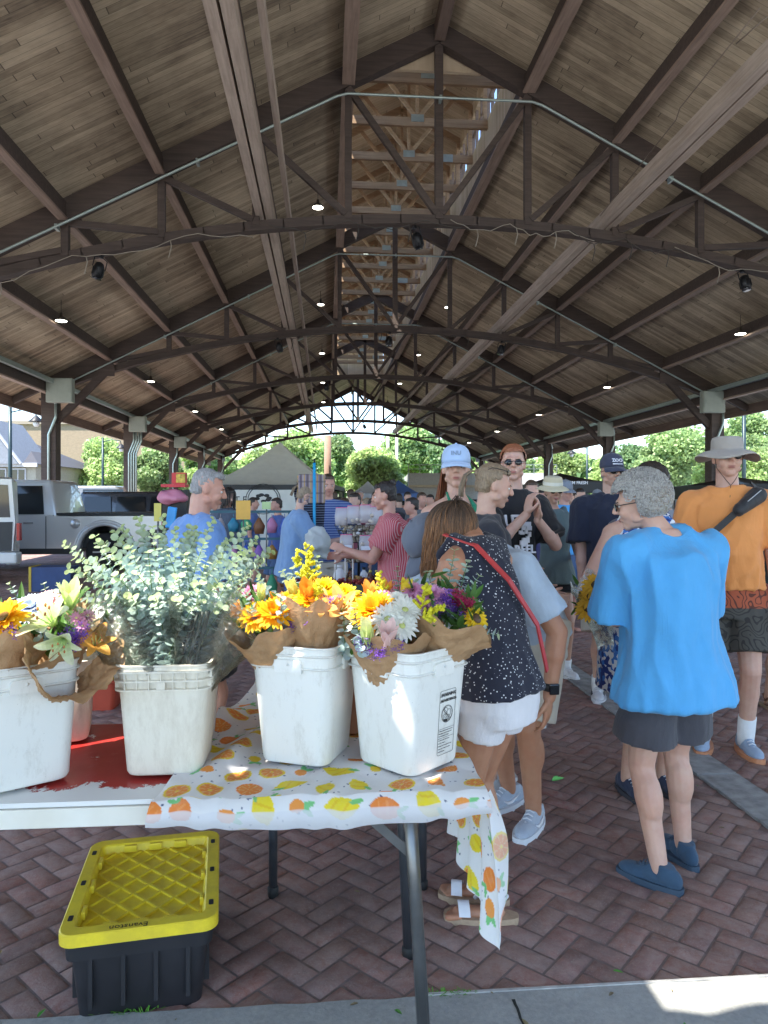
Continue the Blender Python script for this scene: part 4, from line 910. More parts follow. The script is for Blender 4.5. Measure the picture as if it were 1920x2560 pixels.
# --- woman in grey green tank with straw hat
person('woman in grey green tank top and black shorts wearing a cream brimmed straw hat',ground(1.45,6.2),-176,H=1.66,tone='mid',fem=True,wf=.97,bust=.01,head=(-4,-4,0),hands={'l':(-.17,.22,1.0),'r':(.19,.12,.92)},feet={'l':(-.08,.1),'r':(.1,-.1)},footdir=(-10,10),
  top=dict(mat=cloth('sage cotton',(.11,.15,.145)),sleeve=0,off=.022,hem=.05,flare=.08,strap=.026,back=True,amp=.005,name='top'),bottom=dict(mat=cloth('black cotton',(.012,.012,.014)),len=.42,off=.02,flare=.02),shoes=S_SNK((.68,.68,.7),(.7,.7,.7),sock=True,h=.08),
  hair=short_hair(H_DK,vol=.006),hat=sunhat(cloth('straw',(.6,.52,.34),.06),brimw=.062,crown=.088,droop=.03,wave=.004,band=cloth('cream band',(.7,.66,.55))),glasses=shades(),vox=.008)
# --- red haired boy in black tee
def boy():
    t,I=person('tall red haired young man in black graphic tee and sunglasses rubbing his hands',ground(.87,4.85),-164,H=1.83,tone='fair',wf=.93,head=(-30,4,0),hands={'l':(-.02,.27,1.37),'r':(.05,.25,1.41)},elb={'l':(-.7,0,-1),'r':(.7,0,-1)},
      hdir={'l':(.15,.1,1),'r':(-.1,.15,1),'ln':(1,0,0),'rn':(-1,0,0)},top=dict(mat=cloth('black cotton',(.012,.012,.014)),off=.02,hem=.04,sleeve=.8,amp=.005,sl_flare=.012),bottom=dict(mat=cloth('grey cotton',(.15,.15,.16)),len=.9),shoes=S_SNK((.3,.3,.3)),
      hair=short_hair(H_RED,vol=.012,top=1.5),glasses=shades(),vox=.0068,hcurl=(.35,.6))
    M=I['chest'][1]; c=I['chest'][0]
    wp=mat('white print',(.75,.75,.78),.6)
    b=text_mb('LET',.105,Matrix.Translation(c+Vector((.07,.146,.025)))@Matrix.Rotation(R(180),4,'Z')@Matrix.Rotation(R(78),4,'X'),ext=.006,bold=.003)
    b.build('lettering',wp,t)
    b=MB(); rg=random.Random(3)
    for k in range(16):
        x=-.055+.09*rg.random(); z=-.06-.13*rg.random(); y=.146+(-z-.06)*.05; b.box(c+Vector((x,y,z+.07)),(.012+.025*rg.random(),.012,.015+.03*rg.random()),rz=0)
    b.build('print',wp,t)
    text_mb('REEL',.075,Matrix.Translation(c+Vector((0,.15,-.16)))@Matrix.Rotation(R(180),4,'Z')@Matrix.Rotation(R(88),4,'X'),ext=.006,bold=.002).build('lettering',wp,t)
boy()
# --- girl with pale cap, green halter
def girl_hair(I):
    base_cap(I,H_RED,.005); strand_mb(I,H_RED,600,.3,(0,-.3,-1),5,strict=True,vol=.008,rad=.0032,facelim=-.05)
def halter(I):
    t=I['t']; b=MB(); V=Vector; H=I['H']; nk,M=I['neck']; a,Ma=I['arm']
    for sd in(-1,1): b.tube([nk+M@V((sd*.03*H,-.01*H,.01*H)),nk+M@V((sd*.042*H,.028*H,-.02*H)),a+Ma@V((sd*.045*H,.068*H,.01*H)),I['chest'][0]+I['chest'][1]@V((sd*.035*H,.085*H,-.01))],[.008,.012,.028,.05],10,sq=.7)
    link('halter_strap',remesh(b,.007,1),cloth('emerald cotton',(.02,.24,.13)),t)
t,I=person('red haired girl in pale blue cap and green halter top looking right',ground(.42,4.2),-158,H=1.77,tone='fair',fem=True,wf=.95,bust=.012,head=(-32,2,0),hands={'l':(-.15,.25,1.0),'r':(.15,.25,1.)},
  top=dict(mat=cloth('emerald cotton',(.02,.24,.13)),sleeve=0,off=.01,hem=.0,strap=.004,amp=.003,name='top'),bottom=dict(mat=cloth('white cotton',(.7,.7,.7)),len=.5),shoes=S_SNK((.6,.6,.6)),hair=girl_hair,hat=ballcap(cloth('pale blue cap',(.42,.56,.78)),txt='INU',tm=mat('grey thread',(.25,.33,.45),.7)),vox=.0065); halter(I)
# --- ponytail woman in profile
person('blonde ponytail woman with sunglasses pushed up on her head in profile',ground(.53,3.75),-95,H=1.66,tone='fair',fem=True,wf=1.1,head=(0,-14,0),hands={'l':(-.1,.3,1.),'r':(.1,.3,1.)},
  top=dict(mat=cloth('dark cotton',(.03,.03,.04)),sleeve=.5,off=.014),bottom=dict(mat=cloth('grey cotton',(.15,.15,.16)),len=.8),shoes=S_SNK((.5,.5,.5)),hair=bun(H_BLD,(0,-.108,.05),.022,tail=[(0,-.1,.05),(0,-.14,.055),(0,-.17,.02),(0,-.175,-.05),(0,-.165,-.1)]),glasses=shades(up=True),vox=.0065)
# --- old man on the left
person('balding grey haired man in blue tee standing behind the eucalyptus buckets',ground(-1.05,3.9),-62,H=1.65,tone='pink',wf=1.2,belly=.03,lean=6,head=(-20,-16,0),hands={'l':(-.15,.3,1.0),'r':(.15,.3,1.)},feet={'l':(-.1,.0),'r':(.1,.05)},
  top=dict(mat=cloth('medium blue cotton',(.16,.3,.6)),off=.03,hem=.05,sleeve=.85,amp=.007,sl_flare=.02),bottom=dict(mat=cloth('black cotton',(.012,.012,.014)),len=.78,off=.03,flare=.03),shoes=S_SNK((.3,.3,.3)),hair=short_hair(H_GREY,vol=-.001,low=.005),vox=.0068)
# --- vendor, striped lady, polo man, others
def apron(I):
    b=MB(); V=Vector; H=I['H']; c,M=I['chest']; hp=I['hip'][0]
    loft(b,[(hp+V((0,.03,-.22)),V((.17,0,0)),V((0,.115,0))),(hp+V((0,.03,.05)),V((.17,0,0)),V((0,.115,0))),(c+M@V((0,.03,.0)),V((.1,0,0)),M@V((0,.112,0)))]); 
    for sd in(-1,1): b.tube([c+M@V((sd*.09,.12,0)),I['neck'][0]+V((sd*.06,.01,.0))],.01,6)
    link('apron',remesh(b,.011,1,folds(.004)),cloth('royal blue apron',(.02,.05,.24)),I['t'])
t,I=person('market vendor with brown ponytail in pale blue tee and dark blue apron',ground(-.87,6.9),-82,H=1.63,tone='fair',fem=True,wf=1.15,lean=8,head=(0,-22,0),hands={'l':(-.04,.44,1.08),'r':(.1,.44,1.12)},elb={'l':(-.3,-.4,-1),'r':(.3,-.4,-1)},
  top=dict(mat=cloth('pale blue cotton',(.2,.32,.52)),off=.03,sleeve=.85,hem=.05,amp=.007),bottom=dict(mat=cloth('denim',(.06,.11,.22)),len=1.9,off=.02,name='trousers'),shoes=S_SNK((.5,.5,.5)),hair=bun(H_BLD,(0,-.1,.06),.02,tail=[(0,-.1,.06),(0,-.13,.075),(0,-.15,.03),(0,-.15,-.05)]),glasses=shades(),vox=.01); apron(I)
n=NT('red stripe cloth'); o_=n.obj(); xx=n.sep(o_); st=n.ma('FRACT',n.ma('MULTIPLY',n.ma('ADD',n.ma('MULTIPLY',xx[1],1.),n.ma('MULTIPLY',xx[0],.5)),70.)); n.set(Base_Color=n.ramp(st,[(.0,(.5,.06,.08)),(.7,(.6,.4,.4))],'CONSTANT'),Roughness=.85); M_RSTR=n.m
person('woman with hair bun in red and white striped top reaching over the stall',ground(.12,5.6),82,H=1.62,tone='pink',fem=True,wf=1.2,bust=.015,lean=10,head=(4,-10,0),hands={'l':(-.08,.42,1.12),'r':(.1,.45,1.06)},elb={'l':(-.3,-.5,-1),'r':(.3,-.5,-1)},
  top=dict(mat=M_RSTR,off=.03,hem=.1,flare=.12,sleeve=.6,amp=.006),bottom=dict(mat=cloth('dark cotton',(.03,.03,.04)),len=1.9,off=.02,name='trousers'),shoes=S_SNK((.5,.5,.5)),hair=bun(H_DK,(0,-.09,.1),.033),vox=.0085)
n=NT('navy stripe cloth'); zz=n.sep(n.obj())[2]; n.set(Base_Color=n.ramp(n.ma('FRACT',n.ma('MULTIPLY',zz,38.)),[(.0,(.05,.09,.26)),(.78,(.3,.36,.5))],'CONSTANT'),Roughness=.85); M_NSTR=n.m
person('man in blue striped polo standing behind the hanging striped display',ground(-.62,7.9),-170,H=1.75,tone='pink',wf=1.15,belly=.02,head=(0,-8,0),top=dict(mat=M_NSTR,off=.025,sleeve=.8,hem=.05),bottom=dict(mat=cloth('khaki cloth',(.55,.5,.42)),len=1.,off=.02),shoes=S_SNK((.3,.3,.3)),hair=short_hair(H_BRN,vol=.006),vox=.012)
def dk(I): base_cap(I,H_DK,.008); strand_mb(I,H_DK,260,.26,(0,-.1,-1),9,rad=.005,facelim=-.01)
person('woman with long dark hair and grey top behind the yellow sign',ground(-2.0,9.2),-140,H=1.63,tone='fair',fem=True,wf=1.,head=(-10,-18,0),top=dict(mat=cloth('slate cotton',(.09,.11,.15)),off=.02,sleeve=.8),bottom=dict(mat=cloth('denim',(.06,.11,.22)),len=1.9,name='trousers'),shoes=S_SNK((.3,.3,.3)),hair=dk,vox=.012)
person('person in dark top and brown sandals at right edge behind the orange tee',ground(2.87,5.2),-178,H=1.63,tone='mid',fem=True,wf=1.02,head=(0,0,0),top=dict(mat=cloth('dark green cotton',(.02,.035,.03)),off=.02,sleeve=.7),bottom=dict(mat=cloth('denim shorts',(.05,.08,.15)),len=.75,off=.02),shoes=dict(type='sandal',mat=mat('brown leather',(.14,.06,.03),.6),sole=mat('tan sole',(.3,.2,.12),.8)),hair=short_hair(H_BRN,vol=.008),glasses=shades(),vox=.0095)
# crowd further back, every one a figure of its own: individuals, each with own colours
CR=[(700+0,1092,8.8,-170,(.05,.2,.35),H_DK,'dark ponytail person in teal shirt behind the garlic baskets',1),(745,1082,9.5,30,(.3,.08,.09),H_BRN,'person with brown hair in red shirt facing away beyond the garlic baskets',0),(768,1070,8.6,150,(.35,.1,.14),H_DK,'dark haired person in rose shirt just beyond the upper garlic basket',1),
(795,1083,10.5,60,(.05,.06,.1),H_BLD,'blonde person in dark shirt in the middle of the far crowd',1),(812,1066,12,170,(.3,.3,.32),H_DK,'dark haired man in grey shirt in the far crowd',0),(838,1085,10,-120,(.45,.2,.2),H_DK,'dark haired woman in pink shirt in the far crowd',1),(722,1065,14,10,(.1,.2,.1),H_BRN,'person in green shirt deep in the far crowd',0),(778,1062,16,180,(.4,.4,.38),H_GREY,'grey haired person deep in the far crowd',0),(862,1070,13,20,(.1,.1,.12),H_DK,'dark shirted person in the crowd right of the striped woman',0),(893,1084,8.4,100,(.25,.05,.06),H_DK,'dark haired person right of the striped woman, behind the grey cap',1),
(1147,1044,7.6,175,(.04,.05,.06),H_BRN,'person with short brown hair behind the straw hat woman',0),(1218,1046,8.2,-160,(.08,.35,.7),H_GREY,'man in grey cap and blue shirt behind the straw hat',0),(1252,1060,9.5,180,(.05,.04,.05),H_DK,'dark shirted person left of the dark cap man',0),(1128,1070,5.6,-130,(.02,.025,.2),H_BRN,'woman in dark blue shirt between the young man and the straw hat',1),(1290,1064,11,160,(.2,.22,.18),H_BRN,'person in olive cap behind the dark cap man',0),(1395,1040,4.9,170,(.1,.1,.12),H_DK,'dark haired person peeking above the curly grey hair',0),(655,1085,11,60,(.1,.15,.3),H_BRN,'person in blue behind the market vendor',0),(545,1078,12,-90,(.1,.15,.35),H_DK,'person in blue by the beige tent',0),(980,1075,15,0,(.3,.3,.3),H_DK,'far crowd person behind the pale blue cap girl',0),(930,1072,12,150,(.05,.25,.1),H_DK,'person in green shirt behind the striped woman',0),(1440,1062,9,175,(.25,.25,.27),H_BRN,'person in grey shirt between curly hair and sun hat',0),
(733,1078,11.5,150,(.05,.06,.15),H_DK,'dark haired person in navy deep behind the upper garlic basket',0),(757,1060,15,-20,(.35,.3,.25),H_BRN,'person in tan shirt far behind the garlic baskets',0),(805,1088,9.2,-150,(.15,.05,.06),H_DK,'dark haired woman in maroon right of the upper garlic basket',1),(826,1064,15,30,(.2,.3,.4),H_DK,'person in light denim shirt far right of the garlic baskets',0),(848,1078,12.5,170,(.03,.03,.04),H_BRN,'brown haired person in black just past the striped woman',0),(880,1066,14,190,(.35,.15,.1),H_DK,'person in rust shirt under the blue and white tent',0),(910,1068,10.5,200,(.12,.13,.14),H_BRN,'brown haired person in charcoal behind the grey cap man',0),(670,1070,13,180,(.4,.38,.35),H_BRN,'person in cream shirt behind the padded vest display',0),(1170,1062,10.5,160,(.3,.28,.3),H_DK,'dark haired person in mauve far behind the straw hat',0),(1235,1068,12.5,180,(.3,.32,.28),H_BRN,'person in pale olive far left of the dark cap man',0),(600,1082,10,120,(.06,.1,.3),H_DK,'dark haired person in royal blue left of the vendor',0),(470,1075,12,100,(.2,.2,.22),H_DK,'person in dark grey beside the beige tent wall',0)]
for i,(x,y,d,rz,c,hm,lb,fem) in enumerate(CR):
    top=CAMZ+(1080-y)*d/1555; Hh=min(1.86,max(1.5,top)); X=(x-829.5)*d/1555
    hat_=ballcap(cloth('grey cap2',(.2,.22,.26))) if i in(11,14) else None
    person(lb,ground(X,d),rz,H=Hh,tone='pink' if i%2 else 'fair',fem=bool(fem),wf=1.05,head=(0,-6,0),top=dict(mat=cloth(f'crowd cloth {c}',c),off=.02,sleeve=.75,vox=.016),bottom=dict(mat=cloth('denim',(.06,.11,.22)),len=.9 if i%2 else 1.9,off=.018,name='shorts' if i%2 else 'trousers'),
      shoes=None,hair=(bun(hm,(0,-.09,.06),.03) if fem else short_hair(hm,vol=.006)),hat=hat_,vox=.013,group='people in the far crowd')
# ================================================================== tables
TZ=.76; YF=1.82
def on(x,y,z=TZ): return Vector((x,y,z))
# red painted top with peeling paint
n=NT('peeling red paint'); o_=n.obj(); p_=n.sep(o_)
fr=n.ramp(n.ma('SUBTRACT',n.noise(o_,9,8,.75,.5),n.ma('MULTIPLY',n.ma('MAXIMUM',n.ma('SUBTRACT',.14,n.ma('ADD',p_[1],.31)),0.),3.2)),[(.345,1.),(.36,0.)])
side=n.ramp(p_[2],[(-.006,0.)]) if False else None
red=n.ramp(n.noise(o_,5,4,.6),[(.3,(.3,.022,.02)),(.7,(.43,.045,.038))]); red=n.mix(n.ramp(n.noise(o_,26,5,.7),[(.6,0.),(.75,.3)]),red,(.55,.2,.18))
n.set(Base_Color=n.mix(fr,red,(.68,.68,.66)),Roughness=n.ramp(fr,[(.4,.22),(.6,.6)])); n.bump(fr,.4,.002); M_REDT=n.m
n=NT('white plastic table edge'); o_=n.obj(); ch=n.ramp(n.noise(o_,11,7,.75),[(.69,0.),(.7,1.)]); n.set(Base_Color=n.mix(ch,n.ramp(n.noise(o_,5,5),[(.35,(.66,.63,.54)),(.7,(.76,.75,.68))]),(.42,.04,.035)),Roughness=.5); M_EDGE=n.m
M_LEG=mat('grey table leg steel',(.2,.2,.2),.35,.75,var=.15,scale=12); M_LEGD=mat('dark table leg steel',(.07,.075,.085),.4,.5); M_RUB=mat('black rubber foot',(.015,.015,.015),.7)
def rrect(hx,hy,r,k=6):
    out=[]
    for (cx,cy,a0) in((hx-r,hy-r,0),(-hx+r,hy-r,90),(-hx+r,-hy+r,180),(hx-r,-hy+r,270)):
        for i in range(k+1): a=R(a0+90*i/k); out.append((cx+r*math.cos(a),cy+r*math.sin(a)))
    return out
t=thing('folding_table','long folding table with peeling red top and chipped white edge holding the flower buckets','table',(-.55,YF+.312,0))
b=MB(); b.extrude(rrect(.915,.31,.03),.012,Matrix.Translation((0,0,TZ-.012))); b.build('tabletop',M_REDT,t)
b=MB(); b.extrude(rrect(.922,.317,.035),.046,Matrix.Translation((0,0,TZ-.06))); b.build('table_edge',M_EDGE,t,autos=40)
def legframe(sx,b):
    pass
for sx,nm in((.80,'front'),(-.8,'back')):
    for (y0,y1,m) in((-.16,-.115,M_LEG),(.22,.19,M_LEGD)):
        b=MB(); b.tube([(sx-.02,y1,TZ-.06),(sx+.0,y1*.9+y0*.1,.4),(sx+.02,y0,.02)],.0185 if y0<0 else .017,12); lg=b.build('leg',m,t)
        b=MB(); b.lathe([(.021,0),(.022,.03),(.018,.035)],c=(sx+.02,y0,0),seg=12); b.build('rubber_foot',M_RUB,lg)
    b=MB(); b.beam((sx-.015,-.12,.56),(sx-.015,.2,.56),.02,.03); b.build('crossbar',M_LEG,t)
    b=MB(); s=1 if sx>0 else -1; b.beam((sx-.015,-.1,.5),(sx-s*.22,-.06,TZ-.09),.006,.026); b.beam((sx-s*.16,-.06,TZ-.095),(sx-s*.32,-.05,TZ-.07),.03,.045); b.lathe([(.012,0),(.012,.012),(.006,.016)],M=Matrix.Translation((sx-s*.215,-.085,TZ-.093))@Matrix.Rotation(R(90),4,'X'),seg=10); b.build('brace',M_LEG,t)
t=thing('folding_table','second folding table under the citrus cloth standing on dark curved legs','table',(.085,3.3,0))
b=MB(); b.extrude(rrect(.375,.84,.03),.05,Matrix.Translation((0,0,TZ-.052))); b.build('tabletop',M_EDGE,t)
for sy in(-1,1):
    for sx in(-1,1):
        b=MB(); x=sx*.285; y=sy*.55; b.tube([(sx*.19,y,TZ-.06),(sx*.2,y,.62),(sx*.215,y,.5),(sx*.262,y,.36),(x,y,.26),(x,y,.02)],.0165,12); lg=b.build('leg',M_LEGD,t)
        b=MB(); b.lathe([(.02,0),(.021,.035),(.017,.04)],c=(x,y,0),seg=12); b.build('rubber_foot',M_RUB,lg)
    b=MB(); b.beam((-.2,sy*.55,.6),(.2,sy*.55,.6),.03,.03); b.build('crossbar',M_LEG,t)
# ------------------------------------------------------------------ citrus cloth
def citrus(U,Vv,seed=5):
    h,w_=U.shape; C=np.empty((h,w_,3)); C[:]=(.8,.8,.8); rg=random.Random(seed)
    def blend(mask,c): C[mask]=c
    cell=.095; i0=int(U.min()/cell)-1; i1=int(U.max()/cell)+2; j0=int(Vv.min()/cell)-1; j1=int(Vv.max()/cell)+2
    for j in range(j0,j1):
        for i in range(i0,i1):
            cx=(i+.5+(.5 if j%2 else 0)+rg.uniform(-.16,.16))*cell; cy=(j+.5+rg.uniform(-.16,.16))*cell; k=rg.choice((0,0,0,1,2,3,3,4)); a=rg.uniform(0,6.28); r=.034*rg.uniform(.85,1.1)
            dx=U-cx; dy=Vv-cy; box=(abs(dx)<.06)&(abs(dy)<.06); 
            if not box.any():
                for _ in range(8): rg.random()
                continue
            ca,sa=math.cos(a),math.sin(a); x=dx*ca+dy*sa; y=-dx*sa+dy*ca; rr=np.hypot(x,y); th=np.arctan2(y,x)
            if k in(0,1):
                ring=(.85,.62,.02) if k==0 else (.86,.25,.03)
                half=(y>-.004) if k==1 and rg.random()<.6 else np.ones_like(box)
                C[box&(rr<r)&half]=ring; seg=np.abs(((th/(2*PI)*8)%1)-.5)<.41
                C[box&(rr<r*.84)&(rr>r*.12)&half]=(.8,.5,.2); C[box&(rr<r*.8)&(rr>r*.16)&seg&half]=(.82,.27,.05)
            elif k==2:
                d=np.sqrt((x/(r*1.05))**2+(y/(r*.8))**2); C[box&(d<1)]=(.85,.25,.045); C[box&(d<.75)&(np.sin(x*300+y*90)>.7)]=(.88,.33,.09)
                for s in(-1,1): lx=x-r*1.15; ly=y-s*.009; ld=np.sqrt(((lx*.8+s*ly*.6)/.016)**2+((-lx*.6*s+ly*.8)/.0055)**2); C[box&(ld<1)]=(.18,.55,.2)
            elif k==3:
                d=np.sqrt((x/(r*1.15))**2+(y/(r*.78))**2); tip=np.sqrt(((np.abs(x)-r*1.12)/.007)**2+(y/.006)**2); C[box&((d<1)|(tip<1))]=(.85,.68,.03); C[box&(d<.8)&(np.sin(x*200-y*150)>.75)]=(.8,.55,.02)
                lx=x-r*1.1;ly=y-.012; C[box&(np.sqrt((lx/.017)**2+(ly/.006)**2)<1)]=(.2,.55,.18)
            else:
                for s in(-1,1): ld=np.sqrt(((x*.85+s*y*.5-.01)/.021)**2+((-x*.5*s+y*.85)/.0075)**2); C[box&(ld<1)]=(.2,.58,.22)
                d=np.sqrt(((x+.014)/(r*.6))**2+(y/(r*.5))**2); C[box&(d<1)]=(.83,.6,.04) if rg.random()<.5 else (.86,.32,.06)
            for q in range(4):
                qx=cx+rg.uniform(-.05,.05); qy=cy+rg.uniform(-.05,.05); m=((U-qx)**2+(Vv-qy)**2<.0026**2)&(C[...,0]>.7)&(C[...,2]>.7); C[m]=(.03,.06,.16)
    return C
def sheet(vs,uv,nu,nv,name,m,fade=None,store=None):
    C=citrus(uv[...,0],uv[...,1])
    if fade is not None: C=C*(1-fade[...,None])+np.array((.72,.72,.75))*fade[...,None]
    store.append((vs.reshape(-1,3),C.reshape(-1,3),nu,nv))
NR=np.random.default_rng(1)
def wv(x,y,fx,fy,ph): return np.sin(x*fx+y*fy+ph)
st=[]; dd=.0032
xl0,xr=-.425,.405
nx=int(.83/dd); ny=int((3.0-1.795)/dd)
v_,u_=np.meshgrid(np.linspace(0,1,ny),np.linspace(0,1,nx),indexing='ij')
Y=1.795+v_*(3.0-1.795); XL=-.425+.065*np.clip((Y-1.82)/.6,0,1)+.09*np.clip((Y-2.4)/.4,0,1)+.012*np.sin(Y*14)
X=XL+u_*(xr-XL); 
Z=TZ+.004+.006*np.clip(np.sin(X*21+Y*9+np.sin(Y*13)*1.2),0,1)**2*np.clip(1-np.abs(Y-2.0)*1.2,.3,1)+.003*(1+np.sin(X*48-Y*31+np.sin(X*22)*2))
lift=np.clip(1-u_*9,0,1); Z+=lift*.022*(1+np.sin(Y*16+.6))*np.clip((Y-1.85)*3,0,1)
# one large diagonal wrinkle at the left
w1_=np.exp(-((X+.33-(Y-1.9)*.35)/.03)**2); Z+=.026*w1_*np.clip((Y-1.83)*8,0,1)*np.clip((2.5-Y)*3,0,1)
vs=np.stack([X,Y,Z],-1); uv=np.stack([X,Y],-1); sheet(vs,uv,nx,ny,'top',None,store=st)
# front hem: rolls over the edge, its paler reverse shows below
nh=30; v2,u2=np.meshgrid(np.linspace(0,1,nh),np.linspace(0,1,nx),indexing='ij')
X0=X[0][None,:].repeat(nh,0); Zt=Z[0][None,:].repeat(nh,0); sag=.055+.022*np.sin((u2*PI)*1.0)+.002*np.sin(u2*17)
vs=np.stack([X0+ (u2-.5)*.02*v2, 1.795-.022*np.sin(v2*PI*.9)-.012*v2+.0015*np.sin(u2*30)*v2, Zt-sag*v2**1.2],-1)
uv=np.stack([X0,1.795-v2*.085],-1); fade=np.clip((v2-.42)*30,0,1)*.78; sheet(vs,uv,nx,nh,'hem',None,fade,store=st)
# right side drop seen from inside under the table
ns=int(.66/dd); nd=110; v3,u3=np.meshgrid(np.linspace(0,1,nd),np.linspace(0,1,ns),indexing='ij')
yy=1.795+u3*.66; L=.375+.012*np.sin(u3*14)+.02*(1-u3); bow=.03*np.sin(v3*2.4)
xx=xr+bow*.7+.016*np.sin(yy*38+v3*2)*v3+.0*u3; vs=np.stack([xx,yy+.02*v3*np.sin(u3*9)*0-.02*v3*(1-u3),TZ+.004-L*v3],-1); uv=np.stack([xr+.1+L*v3,yy],-1)
sheet(vs,uv,ns,nd,'side',None,store=st)
# outward fold at the front right corner
nf=22; v4,u4=np.meshgrid(np.linspace(0,1,nd),np.linspace(0,1,nf),indexing='ij'); L4=.36+.02
xx=xr+.03*.7*np.sin(v4*2.4)+.016*np.sin(1.795*38+v4*2)*v4+u4*.055*np.sin(np.clip(v4*1.1,0,1)*PI*.8+.25)*(1-.55*v4); vs=np.stack([xx,1.795-.02*v4+.02*u4*u4+.006*np.sin(v4*15)*u4,TZ-.0-L4*v4*(1-.05*u4)],-1); uv=np.stack([xr+.5+u4*.06,L4*v4],-1)
sheet(vs,uv,nf,nd,'fold',None,np.full(v4.shape,.35),store=st)
me=bpy.data.meshes.new('tablecloth'); Vs=[];Cs=[];Fs=[];o0=0
for vs,C,nu,nv in st:
    i=np.arange(nu-1)[None,:]+np.arange(nv-1)[:,None]*nu; f=np.stack([i,i+1,i+nu+1,i+nu],-1).reshape(-1,4)+o0; Vs.append(vs);Cs.append(C);Fs.append(f);o0+=len(vs)
Vs=np.concatenate(Vs);Cs=np.concatenate(Cs);Fs=np.concatenate(Fs)
me.vertices.add(len(Vs)); me.vertices.foreach_set('co',Vs.astype(np.float32).ravel()); me.loops.add(Fs.size); me.loops.foreach_set('vertex_index',Fs.ravel().astype(np.int32)); me.polygons.add(len(Fs))
me.polygons.foreach_set('loop_start',(np.arange(len(Fs))*4).astype(np.int32)); me.polygons.foreach_set('loop_total',np.full(len(Fs),4,np.int32)); me.update(calc_edges=True); me.polygons.foreach_set('use_smooth',[True]*len(Fs))
ca=me.color_attributes.new('Col','FLOAT_COLOR','POINT'); c4=np.ones((len(Vs),4),np.float32); c4[:,:3]=Cs; ca.data.foreach_set('color',c4.ravel()); me.validate()
n=NT('citrus print cloth'); a=n.attr(); o_=n.obj(); cc=n.mix(n.ramp(n.noise(o_,35,5,.7),[(.5,0.),(.8,.18)]),a,(.6,.6,.62)); n.set(Base_Color=cc,Roughness=.7); n.bump(n.ma('ADD',n.noise(o_,70,4),n.ma('MULTIPLY',n.noise(o_,900,2),.2)),.3,.004)
tr=n.n.new('ShaderNodeBsdfTranslucent'); n.l.new(cc,tr.inputs[0]); mx=n.n.new('ShaderNodeMixShader'); mx.inputs[0].default_value=.28; out=n.n['Material Output']; n.l.new(n.b.outputs[0],mx.inputs[1]); n.l.new(tr.outputs[0],mx.inputs[2]); n.l.new(mx.outputs[0],out.inputs[0])
me.materials.append(n.m); tc=bpy.data.objects.new('tablecloth',me); COL.objects.link(tc); tag(tc,'white tablecloth printed with oranges and lemons, draped over the tables','tablecloth')
# ------------------------------------------------------------------ buckets
n=NT('white bucket plastic'); o_=n.obj(); sc_=n.ramp(n.noise(n.mapping(o_,(1,1,.35)),26,9,.8),[(.52,0.),(.7,.5)]); base=n.mix(sc_,(.74,.74,.7),(.46,.43,.37)); sp=n.ramp(n.voro(o_,70),[(.035,.8),(.06,0.)]); base=n.mix(n.ma('MULTIPLY',sp,n.ramp(n.noise(o_,9),[(.52,0.),(.56,.8)])),base,(.12,.11,.1))
n.set(Base_Color=base,Roughness=.36,Subsurface_Weight=.1); n.b.inputs['Subsurface Radius'].default_value=(.02,.018,.015); n.bump(n.noise(o_,160,3),.12,.002); M_BKT=n.m
n=NT('cream bucket plastic'); o_=n.obj(); sc_=n.ramp(n.noise(n.mapping(o_,(1,1,.3)),20,9,.8),[(.45,0.),(.7,.5)]); n.set(Base_Color=n.mix(sc_,(.7,.66,.56),(.4,.33,.24)),Roughness=.5); n.bump(n.noise(o_,120,3),.15,.002); M_BKC=n.m
def rsq(b,levels,r=.035,k=6):   # levels: (half side, z)
    vs=[];fs=[]
    for hs,z in levels: vs+= [(x,y,z) for x,y in rrect(hs,hs,r*hs/.11,k)]
    m=4*(k+1)
    for i in range(len(levels)-1):
        for j in range(m): j2=(j+1)%m; fs.append((i*m+j,i*m+j2,(i+1)*m+j2,(i+1)*m+j))
    fs.append(tuple(range(m-1,-1,-1))); fs.append(tuple((len(levels)-1)*m+j for j in range(m))); b.add(vs,fs)
